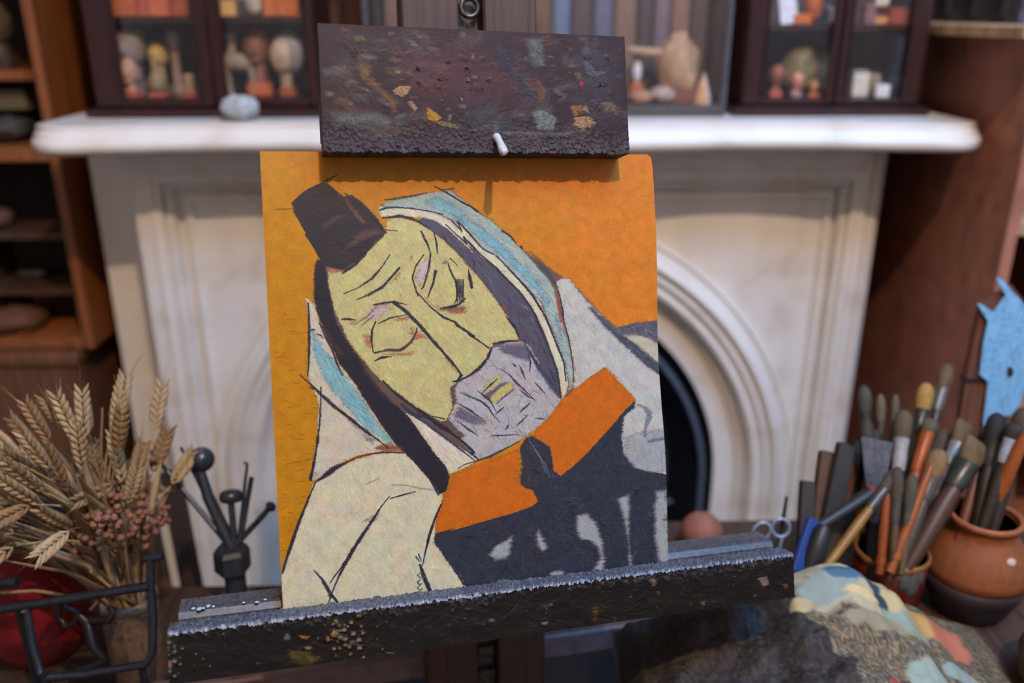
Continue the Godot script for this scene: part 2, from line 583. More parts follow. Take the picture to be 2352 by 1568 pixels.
	part("hearth", Shape.new().box(T(Vector3(0, 0.012, 0.17)), Vector3(1.4, 0.024, 0.42), 0.004), mat("dark hearth slate", Color(0.16, 0.14, 0.14), 0.6, "grime", 3.0), f)

# ---------------------------------------------------------------- easel
# front sheet of a paint-clogged bar: grid displaced by the relief of its own paint, closed at the back
func crusted(cv: Canvas, x0: float, x1: float, y0: float, y1: float, zf: float, zb: float, lift: float, nx: int, ny: int, sag := 0.0) -> Shape:
	var s := Shape.new()
	s.grp = 0
	var nz := FastNoiseLite.new()
	nz.seed = 3
	nz.frequency = 90.0
	var at := func(i: int, k: int) -> Vector3:
		var u := float(i) / nx
		var v := float(k) / ny
		var d := cv.height_at(u, v) * lift
		var y := lerpf(y1, y0, v)
		if k == ny and sag > 0.0:
			y -= sag * maxf(0.0, 0.4 + nz.get_noise_1d(u * 0.3))
		return Vector3(lerpf(x0, x1, u), y, zf + d)
	var start := s.p.size()
	for k in ny:
		for i in nx:
			var A: Vector3 = at.call(i, k)
			var B: Vector3 = at.call(i + 1, k)
			var C: Vector3 = at.call(i + 1, k + 1)
			var D: Vector3 = at.call(i, k + 1)
			var a := Vector2(float(i) / nx, float(k) / ny)
			var c := Vector2(float(i + 1) / nx, float(k + 1) / ny)
			s.tri(A, B, C, a, Vector2(c.x, a.y), c)
			s.tri(A, C, D, a, c, Vector2(a.x, c.y))
	s.grp = -1
	for i in nx:
		for k in [0, ny]:
			var A: Vector3 = at.call(i, k)
			var B: Vector3 = at.call(i + 1, k)
			var ua := Vector2(float(i) / nx, float(k) / ny)
			var ub := Vector2(float(i + 1) / nx, float(k) / ny)
			var A2 := Vector3(A.x, y1 if k == 0 else y0, zb)
			var B2 := Vector3(B.x, y1 if k == 0 else y0, zb)
			if k == 0:
				s.tri(A2, B2, B, ua, ub, ub); s.tri(A2, B, A, ua, ub, ua)
			else:
				s.tri(A, B, B2, ua, ub, ub); s.tri(A, B2, A2, ua, ub, ua)
	for k in ny:
		for i in [0, nx]:
			var A: Vector3 = at.call(i, k)
			var B: Vector3 = at.call(i, k + 1)
			var ua := Vector2(float(i) / nx, float(k) / ny)
			var ub := Vector2(float(i) / nx, float(k + 1) / ny)
			var A2 := Vector3(A.x, lerpf(y1, y0, float(k) / ny), zb)
			var B2 := Vector3(B.x, lerpf(y1, y0, float(k + 1) / ny), zb)
			if i == 0:
				s.tri(A2, A, B, ua, ua, ub); s.tri(A2, B, B2, ua, ub, ub)
			else:
				s.tri(A, A2, B2, ua, ua, ub); s.tri(A, B2, B, ua, ub, ub)
	s.quad(Vector3(x0, y1, zb), Vector3(x0, y0, zb), Vector3(x1, y0, zb), Vector3(x1, y1, zb))
	return s

func crumbs(cv: Canvas, count: int, box: Rect2i, r0: float, r1: float, cols: Array, hh: float) -> void:
	# small dried lumps of paint
	for n in count:
		var c := Vector2(box.get_center()) + Vector2(clampf(cv.rng.randfn(0, 0.4), -0.9, 0.9), clampf(cv.rng.randfn(0, 0.4), -0.9, 0.9)) * Vector2(box.size)
		if box.size.x > 900:
			c.x = cv.rng.randf_range(box.position.x, box.end.x)
		var r := cv.rng.randf_range(r0, r1)
		var col: Color = cols[cv.rng.randi() % cols.size()]
		col = col * cv.rng.randf_range(0.85, 1.12)
		col.a = 1.0
		var st := cv.rng.randf_range(0.5, 1.0)
		for y in range(int(c.y - r), int(c.y + r) + 1):
			for x in range(int(c.x - r), int(c.x + r) + 1):
				var d := Vector2((x - c.x) * st, y - c.y).length() / r
				if d < 1.0:
					cv.put(x, y, col, clampf((1.0 - d) * 2.0, 0, 0.9))
					if x >= 0 and y >= 0 and x < cv.w and y < cv.h:
						var q := y * cv.w + x
						cv.hgt[q] = maxf(cv.hgt[q], hh * r / r1 * sqrt(1.0 - d * d))

func dab_all(cv: Canvas, list: Array) -> void:
	for e in list:
		var pts := pix(e[7], cv)
		cv.poly(pts, Color8(e[0], e[1], e[2]), 2, e[3], e[4] * 1.4, e[5])
		if e[6] > 0.0:
			var r := Rect2(pts[0], Vector2.ZERO)
			for q in pts:
				r = r.expand(q)
			var b := Rect2i(r)
			b = b.intersection(Rect2i(0, 0, cv.w, cv.h))
			if b.size.x > 1 and b.size.y > 1:
				cv.strokes(2, int(b.get_area() * 0.02) + 4, cv.rng.randf_range(0, 3), 0.5, 22, 3.0, 0.09, e[6] * 0.5, b)
			# the next dab starts on plain wood again
			for y in range(b.position.y, b.end.y):
				for x in range(b.position.x, b.end.x):
					cv.id[y * cv.w + x] = 0

func build_easel() -> void:
	var wood := mat("easel wood", Color8(76, 52, 42), 0.5, "grain", 5.0)
	var dark := mat("grimy easel wood", Color8(58, 50, 44), 0.5, "grime", 7.0)
	var steel := mat("worn steel", Color8(120, 112, 104), 0.4, "grime", 8.0, 0.8)
	var e := thing("easel", "dark paint crusted wooden studio easel with a top clamp and a tray", "easel", easel)
	# ---- top clamp block
	var cv := Canvas.new(1100, 424, Color8(62, 42, 42), 21)
	cv.strokes(0, 5000, 0.0, 0.03, 120, 1.6, 0.07, 0.03)
	# old smears wiped off the brush
	var smear := [Color8(92, 92, 96, 70), Color8(104, 84, 60, 70), Color8(70, 78, 84, 80), Color8(112, 104, 88, 60), Color8(60, 48, 58, 90), Color8(96, 60, 56, 70)]
	for k in 90:
		var at := Vector2i(cv.rng.randi_range(0, 1000), cv.rng.randi_range(0, 360))
		cv.strokes(0, 60, cv.rng.randf_range(-0.8, 0.8), 0.25, 46, 4.0, 0.0, 0.05, Rect2i(at, Vector2i(cv.rng.randi_range(30, 110), cv.rng.randi_range(14, 60))), smear[k % 6])
	dab_all(cv, BLOCK_DABS)
	var fleck := [Color8(170, 150, 120), Color8(120, 132, 130), Color8(150, 120, 60), Color8(110, 112, 128), Color8(150, 150, 150), Color8(120, 80, 70)]
	# many small old dabs
	var dabs := [Color8(120, 128, 124), Color8(132, 112, 84), Color8(96, 104, 118), Color8(140, 132, 112), Color8(108, 84, 64), Color8(124, 120, 92), Color8(90, 96, 92)]
	for k in 120:
		var c := Vector2(cv.rng.randf_range(10, 1090), cv.rng.randf_range(8, 345))
		var r := cv.rng.randf_range(4, 19) * (1.3 if absf(c.x - 520) > 260 else 0.7)
		var pts := PackedVector2Array()
		for i in 9:
			pts.append(c + Vector2.from_angle(TAU * i / 9.0) * r * cv.rng.randf_range(0.35, 1.2) * Vector2(1.4, 0.8))
		cv.poly(pts, dabs[k % 7], 2, 5.0, r * 0.7, cv.rng.randf_range(0.35, 0.85))
		cv.strokes(2, 40, cv.rng.randf_range(0, 3), 0.4, 14, 2.0, 0.14, 0.5, Rect2i(int(c.x - r), int(maxf(0, c.y - r)), int(r * 2) + 1, int(r * 2) + 1).intersection(Rect2i(0, 0, 1100, 424)))
	crumbs(cv, 30, Rect2i(10, 10, 1080, 330), 0.8, 2.4, fleck, 0.3)
	var grey := [Color8(112, 118, 130), Color8(134, 142, 152), Color8(70, 74, 86), Color8(146, 144, 140), Color8(104, 92, 84), Color8(84, 92, 108), Color8(52, 52, 60)]
	cv.crust(335.0, 440.0, grey, 2.2, 0.75, 7)
	cv.crust(392.0, 424.0, grey, 4.6, 0.9, 17)
	cv.mottle(0.02, 0.12, 8)
	var bm := canvas_mat("paint smeared block", cv, 0.55, 0.03)
	bm.metallic_specular = 0.3
	bm.albedo_color = Color(0.72, 0.66, 0.64)
	part("top_clamp", crusted(cv, -0.131, 0.1455, 0.1957, 0.3022, 0.0300, 0.0012, 0.00055, 275, 106, 0.0022), bm, e, "broad clamp block smeared with dried oil paint")
	part("clamp_back", Shape.new().box(T(Vector3(0.0072, 0.254, -0.009)), Vector3(0.276, 0.090, 0.018), 0.002), dark, e)
	var pin := Shape.new()
	pin.grp = 0
	pin.tube([Vector3(0.0196, 0.2085, 0.0300), Vector3(0.0194, 0.2030, 0.040), Vector3(0.0180, 0.1950, 0.053), Vector3(0.0168, 0.1895, 0.063), Vector3(0.0165, 0.1880, 0.066)], [0.0040, 0.0030, 0.0036, 0.0040, 0.0014], 10)
	part("clamp_pin", pin, mat("painted over bolt", Color8(200, 202, 198), 0.5, "mottle", 14.0), e, "paint covered pin sticking out of the block")
	# ---- mast: two posts with a steel rack between, a little more upright than the painting
	var dn := Vector3(0.0143, -0.70, -0.12).normalized()
	var mz := Vector3(1, 0, 0).cross(-dn).normalized()
	var mast := Transform3D(Basis((-dn).cross(mz).normalized(), -dn, mz), Vector3(0.0277, 0.36, -0.08))
	for x in [[-0.0705, -0.0125], [0.0130, 0.0690]]:
		part("mast_post", Shape.new().box(mast * T(Vector3((x[0] + x[1]) / 2, -0.59, -0.017)), Vector3(x[1] - x[0], 1.49, 0.034), 0.002), wood, e)
	part("rack_strip", Shape.new().box(mast * T(Vector3(0.0, -0.59, -0.022)), Vector3(0.0225, 1.48, 0.008), 0.001), steel, e)
	for k in 26:
		part("rack_tooth", Shape.new().box(mast * T(Vector3(0.0, -0.022 - 0.030 * k, -0.014)), Vector3(0.0205, 0.011, 0.008), 0.001), steel, e)
	var ringp := PackedVector2Array()
	for k in 16:
		ringp.append(Vector2.from_angle(TAU * k / 16.0) * 0.0026 + Vector2(0.0088, 0))
	var lp := Shape.new()
	lp.grp = 0
	var fr := []
	for k in 20:
		var a := TAU * k / 20.0
		var d := Vector3(cos(a), sin(a), 0)
		fr.append(mast * Transform3D(Basis(d, Vector3.BACK, d.cross(Vector3.BACK)), Vector3(0.0, 0.0035, -0.008)))
	part("catch_ring", lp.loft(fr, ringp, true), steel, e, "steel catch with a round hole")
	part("clamp_bracket", Shape.new().box(T(Vector3(0.024, 0.262, -0.053)), Vector3(0.05, 0.05, 0.072), 0.002), dark, e)
	part("tray_bracket", Shape.new().box(T(Vector3(0.03, -0.226, -0.108)), Vector3(0.16, 0.03, 0.116), 0.002), dark, e)
	# ---- tray: back bar, floor, front lip
	var back := PackedVector2Array()
	for q in [[-0.052, -0.236], [-0.052, -0.196], [-0.049, -0.191], [-0.043, -0.189], [-0.024, -0.1905], [-0.017, -0.193], [-0.0135, -0.198], [-0.0135, -0.236]]:
		back.append(Vector2(q[0], q[1]))
	var bs := Shape.new()
	var zx := Basis(Vector3.BACK, Vector3.UP, Vector3.LEFT)
	bs.loft([Transform3D(zx, Vector3(-0.270, 0, 0)), Transform3D(zx, Vector3(0.306, 0, 0))], back)
	part("tray_back", bs, mat("tray back wood", Color8(88, 88, 92), 0.42, "grime", 9.0), e)
	part("tray_floor", Shape.new().box(T(Vector3(0.017, -0.2195, -0.006)), Vector3(0.574, 0.036, 0.017), 0.001), dark, e)
	var tv := Canvas.new(1400, 108, Color8(40, 34, 27), 31)
	tv.strokes(0, 2600, 0.0, 0.04, 160, 2.0, 0.16, 0.05)
	dab_all(tv, TRAY_DABS)
	crumbs(tv, 90, Rect2i(0, 10, 1400, 90), 1.0, 2.6, [Color8(150, 160, 160), Color8(130, 110, 80), Color8(90, 84, 70), Color8(70, 90, 100), Color8(160, 120, 60)], 0.8)
	tv.crust(22.0, -8.0, [Color8(92, 98, 112), Color8(116, 122, 136), Color8(70, 72, 82), Color8(130, 130, 132)], 2.4, 0.9, 27)
	crumbs(tv, 26, Rect2i(0, 14, 22, 90), 2.0, 5.5, [Color8(170, 150, 120), Color8(120, 110, 90), Color8(190, 160, 140), Color8(130, 136, 136)], 3.2)
	crumbs(tv, 46, Rect2i(318, 14, 44, 70), 2.0, 6.0, [Color8(200, 160, 60), Color8(200, 170, 130), Color8(130, 130, 70), Color8(210, 140, 50), Color8(150, 150, 150)], 3.0)
	tv.mottle(0.03, 0.2, 8)
	var tm := canvas_mat("paint crusted tray", tv, 0.5, 0.03)
	tm.metallic_specular = 0.35
	tm.albedo_color = Color(0.62, 0.58, 0.55)
	part("tray_lip", crusted(tv, -0.275, 0.3045, -0.2390, -0.1955, 0.0245, 0.0025, 0.0006, 350, 27, 0.0), tm, e, "front lip of the tray, crusted with dried paint")
	# dried paint lying along the top of the lip
	var cr := Shape.new()
	cr.grp = 0
	var nz := FastNoiseLite.new()
	nz.seed = 9
	nz.frequency = 60.0
	nz.fractal_octaves = 4
	nz.fractal_gain = 0.6
	var nx := 560
	var nk := 18
	var pt := func(i: int, k: int) -> Vector3:
		var x := lerpf(-0.274, 0.3035, float(i) / nx)
		var z := lerpf(0.0022, 0.0264, float(k) / nk)
		var bump := 0.45 + 0.8 * nz.get_noise_2d(x * 3.0, z * 5.0) + 0.5 * nz.get_noise_2d(x * 11.0, z * 14.0)
		var edge := 1.0 if k > 0 and k < nk else 0.0
		return Vector3(x, -0.1958 + edge * 0.0026 * maxf(0.05, bump) - (0.0040 * maxf(0.0, bump) if k == nk else 0.0), z)
	var cols := [lin(66, 72, 84), lin(84, 90, 102), lin(54, 58, 68), lin(102, 100, 100), lin(74, 68, 62)]
	for i in nx:
		for k in nk:
			cr.col = cols[int(absf(nz.get_noise_2d(i * 0.007, k * 0.012)) * 19.0) % 5]
			var A: Vector3 = pt.call(i, k)
			var B: Vector3 = pt.call(i + 1, k)
			var C: Vector3 = pt.call(i + 1, k + 1)
			var D: Vector3 = pt.call(i, k + 1)
			cr.tri(A, B, C)
			cr.tri(A, C, D)
	var crm := vmat("dried paint crust", 0.4)
	part("paint_crust", cr, crm, e, "blue grey ridge of dried paint on the lip")
	# spatters of white paint on the tray back
	var sp := Shape.new()
	sp.grp = 0
	var k2 := 0
	for q in [[-0.258, 0.0018, 0.004], [-0.253, 0.0024, 0.006], [-0.2495, 0.0016, 0.003], [-0.246, 0.0020, 0.005], [-0.2415, 0.0014, 0.003], [-0.216, 0.0015, 0.002], [-0.205, 0.0022, 0.0022], [-0.198, 0.0018, 0.002]]:
		k2 += 1
		sp.blob(T(Vector3(q[0], -0.1907 - 0.0004 * (k2 % 3), -0.020 + 0.002 * (k2 % 4))), Vector3(q[1], 0.0007, q[2] * 0.8), 0.3, 2.0, k2, 8, 6)
	part("paint_spatter", sp, paintm(Color8(196, 208, 212), 0.4), e, "white drips of paint on the tray back")
	# ---- lower rail, legs and feet
	var pale := mat("pale worn rail", Color8(104, 82, 80), 0.5, "mottle", 5.0)
	part("cross_rail", Shape.new().box(T(Vector3(-0.02, -0.357, -0.252)), Vector3(0.628, 0.030, 0.034), 0.003), pale, e, "pale worn lower cross rail")
	for x in [-0.19, 0.222]:
		part("leg", Shape.new().box(mast * T(Vector3(x, -1.04, -0.065)), Vector3(0.026, 0.60, 0.03), 0.002), wood, e)
	part("foot", Shape.new().box(mast * T(Vector3(0.0, -1.315, -0.04), Vector3(10, 0, 0)), Vector3(0.60, 0.04, 0.20), 0.004), wood, e)

# ---------------------------------------------------------------- painted surfaces (colour and relief of the paint film)
class Canvas:
	var w := 0
	var h := 0
	var rgb := PackedByteArray()
	var hgt := PackedFloat32Array()
	var id := PackedByteArray()
	var rng := RandomNumberGenerator.new()

	func _init(width: int, height: int, col: Color, sd := 1) -> void:
		w = width
		h = height
		rng.seed = sd
		rgb.resize(w * h * 3)
		hgt.resize(w * h)
		id.resize(w * h)
		var r := col.r8
		var gg := col.g8
		var b := col.b8
		for i in w * h:
			rgb[i * 3] = r
			rgb[i * 3 + 1] = gg
			rgb[i * 3 + 2] = b

	func put(x: int, y: int, col: Color, a: float, dh := 0.0) -> void:
		if x < 0 or y < 0 or x >= w or y >= h:
			return
		var i := y * w + x
		var k := i * 3
		rgb[k] = int(lerpf(rgb[k], col.r8, a))
		rgb[k + 1] = int(lerpf(rgb[k + 1], col.g8, a))
		rgb[k + 2] = int(lerpf(rgb[k + 2], col.b8, a))
		hgt[i] += dh

	# filled outline with a scrubbed edge: jit = raggedness, soft = width of the dry-brushed border
	func poly(pts: PackedVector2Array, col: Color, idv: int, jit := 2.0, soft := 0.0, a := 1.0) -> void:
		var y0 := 1e9
		var y1 := -1e9
		for q in pts:
			y0 = minf(y0, q.y)
			y1 = maxf(y1, q.y)
		var n := pts.size()
		var drift := 0.0
		for y in range(maxi(0, int(y0)), mini(h - 1, int(y1)) + 1):
			var xs := []
			var fy := y + 0.5
			for k in n:
				var p := pts[k]
				var q := pts[(k + 1) % n]
				if (p.y <= fy) != (q.y <= fy):
					xs.append(p.x + (q.x - p.x) * (fy - p.y) / (q.y - p.y))
			xs.sort()
			drift = drift * 0.7 + rng.randf_range(-1, 1) * jit * 0.6
			for s in range(0, xs.size() - 1, 2):
				var s0: float = xs[s] + drift + rng.randf_range(-jit, jit) * 0.5
				var s1: float = xs[s + 1] - drift + rng.randf_range(-jit, jit) * 0.5
				for x in range(maxi(0, int(s0)), mini(w - 1, int(s1)) + 1):
					var aa := a
					if soft > 0.0:
						var e := minf(minf(x - s0, s1 - x), minf(y - y0, y1 - y))
						if e < soft:
							aa = a * smoothstep(-0.1, 1.0, e / soft + rng.randf_range(-0.35, 0.35))
					if aa <= 0.02:
						continue
					var i := y * w + x
					var k3 := i * 3
					if aa > 0.5:
						id[i] = idv
					rgb[k3] = int(lerpf(rgb[k3], col.r8, aa))
					rgb[k3 + 1] = int(lerpf(rgb[k3 + 1], col.g8, aa))
					rgb[k3 + 2] = int(lerpf(rgb[k3 + 2], col.b8, aa))

	# a brush line through pts with widths w0 > w1 > w2; dry = share of bristles that miss
	func line(pts: PackedVector2Array, col: Color, w0: float, w1: float, w2: float, a := 0.9, dry := 0.15, relief := 0.12) -> void:
		var total := 0.0
		for k in pts.size() - 1:
			total += pts[k].distance_to(pts[k + 1])
		var run := 0.0
		var wob := 0.0
		var press := 0.9
		for k in pts.size() - 1:
			var d := pts[k + 1] - pts[k]
			var len := d.length()
			if len < 0.01:
				continue
			d /= len
			var nrm := Vector2(-d.y, d.x)
			var s := 0.0
			while s < len:
				var t := (run + s) / total
				var wd := lerpf(w0, w1, smoothstep(0.0, 0.45, t)) if t < 0.5 else lerpf(w1, w2, smoothstep(0.5, 1.0, t))
				wob = wob * 0.9 + rng.randf_range(-0.25, 0.25)
				press = clampf(press + rng.randf_range(-0.09, 0.09), 0.45, 1.25)
				wd = maxf(0.9, wd * press * (1.0 + rng.randf_range(-0.2, 0.2)))
				var c := pts[k] + d * s + nrm * wob
				var m := -wd * 0.5
				while m <= wd * 0.5:
					if rng.randf() > dry:
						var q := c + nrm * m
						var edge := 1.0 - absf(m) / (wd * 0.5 + 0.5)
						put(int(q.x), int(q.y), col, a * minf(1.0, 0.45 + edge), relief * edge)
					m += 0.8
				s += 0.8
			run += len

	# loose bristle strokes inside the area painted with idv
	func strokes(idv: int, count: int, ang: float, spread: float, length: float, width: float, tone: float, relief: float, box := Rect2i(), tint := Color(0, 0, 0, 0)) -> void:
		if box.size == Vector2i.ZERO:
			box = Rect2i(0, 0, w, h)
		for n in count:
			var x0 := rng.randi_range(box.position.x, box.end.x - 1)
			var y0 := rng.randi_range(box.position.y, box.end.y - 1)
			if id[y0 * w + x0] != idv:
				continue
			var d := Vector2.from_angle(ang + rng.randfn(0, spread))
			var bend := rng.randf_range(-0.012, 0.012)
			var len := length * rng.randf_range(0.4, 1.3)
			var wd := width * rng.randf_range(0.5, 1.4)
			var dv := rng.randfn(0, tone)
			var rl := relief * rng.randf_range(0.3, 1.0)
			var q := Vector2(x0, y0)
			var s := 0.0
			while s < len:
				var fade := sin(PI * clampf(s / len, 0.02, 0.98))
				var nrm := Vector2(-d.y, d.x)
				var m := -wd * 0.5
				while m <= wd * 0.5:
					var r := q + nrm * m
					var x := int(r.x)
					var y := int(r.y)
					if x >= 0 and y >= 0 and x < w and y < h:
						var i := y * w + x
						if id[i] == idv:
							var k := i * 3
							if tint.a > 0.0:
								rgb[k] = int(lerpf(rgb[k], tint.r8, tint.a * fade))
								rgb[k + 1] = int(lerpf(rgb[k + 1], tint.g8, tint.a * fade))
								rgb[k + 2] = int(lerpf(rgb[k + 2], tint.b8, tint.a * fade))
							else:
								var f := 1.0 + dv * fade
								rgb[k] = clampi(int(rgb[k] * f), 0, 255)
								rgb[k + 1] = clampi(int(rgb[k + 1] * f), 0, 255)
								rgb[k + 2] = clampi(int(rgb[k + 2] * f), 0, 255)
							hgt[i] += rl * fade * (1.0 - absf(m) / wd)
					m += 0.9
				d = d.rotated(bend)
				q += d * 0.9
				s += 0.9

	# blotchy change of tone over everything
	func mottle(freq: float, amount: float, sd := 5, sx := 1.0, sy := 1.0) -> void:
		var nz := FastNoiseLite.new()
		nz.seed = sd
		nz.frequency = freq
		nz.fractal_octaves = 3
		for y in h:
			for x in w:
				var f := 1.0 + amount * nz.get_noise_2d(x * sx, y * sy)
				var k := (y * w + x) * 3
				rgb[k] = clampi(int(rgb[k] * f), 0, 255)
				rgb[k + 1] = clampi(int(rgb[k + 1] * f), 0, 255)
				rgb[k + 2] = clampi(int(rgb[k + 2] * f), 0, 255)

	# crumbly ridge of old paint that thickens from row y0 down to row y1
	func crust(y0: float, y1: float, cols: Array, amp: float, cover := 0.85, sd := 7) -> void:
		var low := FastNoiseLite.new()
		low.seed = sd
		low.frequency = 0.006
		var cell := FastNoiseLite.new()
		cell.seed = sd + 1
		cell.noise_type = FastNoiseLite.TYPE_CELLULAR
		cell.cellular_return_type = FastNoiseLite.RETURN_CELL_VALUE
		cell.frequency = 0.11
		cell.domain_warp_enabled = true
		cell.domain_warp_amplitude = 12.0
		cell.domain_warp_frequency = 0.06
		var fine := FastNoiseLite.new()
		fine.seed = sd + 2
		fine.frequency = 0.05
		fine.fractal_octaves = 5
		fine.fractal_gain = 0.65
		var span := y1 - y0
		for y in range(maxi(0, int(minf(y0, y1) - absf(span))), mini(h, int(maxf(y0, y1) + absf(span) * 1.5) + 1)):
			for x in w:
				var t := (y - y0) / span + 0.8 * low.get_noise_1d(x)
				var n := fine.get_noise_2d(x, y)
				var m := clampf(t + 0.9 * n, 0.0, 1.0)
				if m <= 0.02:
					continue
				var i := y * w + x
				var k := i * 3
				var c: Color = cols[int((cell.get_noise_2d(x, y) * 0.5 + 0.5) * 997.0) % cols.size()]
				var a := cover * minf(1.0, m * 1.6) * (0.55 + 0.45 * clampf(n * 2.0 + 0.5, 0, 1))
				rgb[k] = int(lerpf(rgb[k], c.r8, a))
				rgb[k + 1] = int(lerpf(rgb[k + 1], c.g8, a))
				rgb[k + 2] = int(lerpf(rgb[k + 2], c.b8, a))
				hgt[i] = maxf(hgt[i], amp * m * clampf(0.45 + 1.3 * n, 0.0, 1.2))

	# scrubby dark contour where two painted areas meet
	func contours(col: Color, chance: float, a: float) -> void:
		for y in range(4, h - 4):
			for x in range(4, w - 4):
				var i := y * w + x
				var c := id[i]
				if c != id[i + 3] or c != id[i + 3 * w]:
					if rng.randf() < chance:
						var ox := x + rng.randi_range(-4, 5)
						var oy := y + rng.randi_range(-3, 4)
						var n := rng.randi_range(1, 6)
						for s in n:
							put(clampi(ox + s, 0, w - 1), clampi(oy + int(s * 0.7), 0, h - 1), col, a, 0.05)

	# slow drift of hue, as mixed paint has
	func tint_drift(freq: float, amount: float, sd := 25) -> void:
		var nz := FastNoiseLite.new()
		nz.seed = sd
		nz.frequency = freq
		nz.fractal_octaves = 4
		for y in h:
			for x in w:
				var n := amount * nz.get_noise_2d(x, y)
				var m := amount * nz.get_noise_2d(x + 5000.0, y)
				var k := (y * w + x) * 3
				rgb[k] = clampi(int(rgb[k] * (1.0 + n)), 0, 255)
				rgb[k + 1] = clampi(int(rgb[k + 1] * (1.0 + m)), 0, 255)
				rgb[k + 2] = clampi(int(rgb[k + 2] * (1.0 - n)), 0, 255)

	func colour_map() -> ImageTexture:
		return ImageTexture.create_from_image(Image.create_from_data(w, h, false, Image.FORMAT_RGB8, rgb))

	func relief_map() -> ImageTexture:
		var im := Image.create_from_data(w, h, false, Image.FORMAT_RF, hgt.to_byte_array())
		return ImageTexture.create_from_image(im)

	func height_at(u: float, v: float) -> float:
		return hgt[clampi(int(v * h), 0, h - 1) * w + clampi(int(u * w), 0, w - 1)]

func canvas_mat(called: String, cv: Canvas, rough: float, relief_cm: float) -> StandardMaterial3D:
	var m := StandardMaterial3D.new()
	m.resource_name = called
	m.albedo_texture = cv.colour_map()
	m.roughness = rough
	m.texture_repeat = false
	if relief_cm > 0.0:
		m.heightmap_enabled = true
		m.heightmap_texture = cv.relief_map()
		m.heightmap_scale = relief_cm
	return m

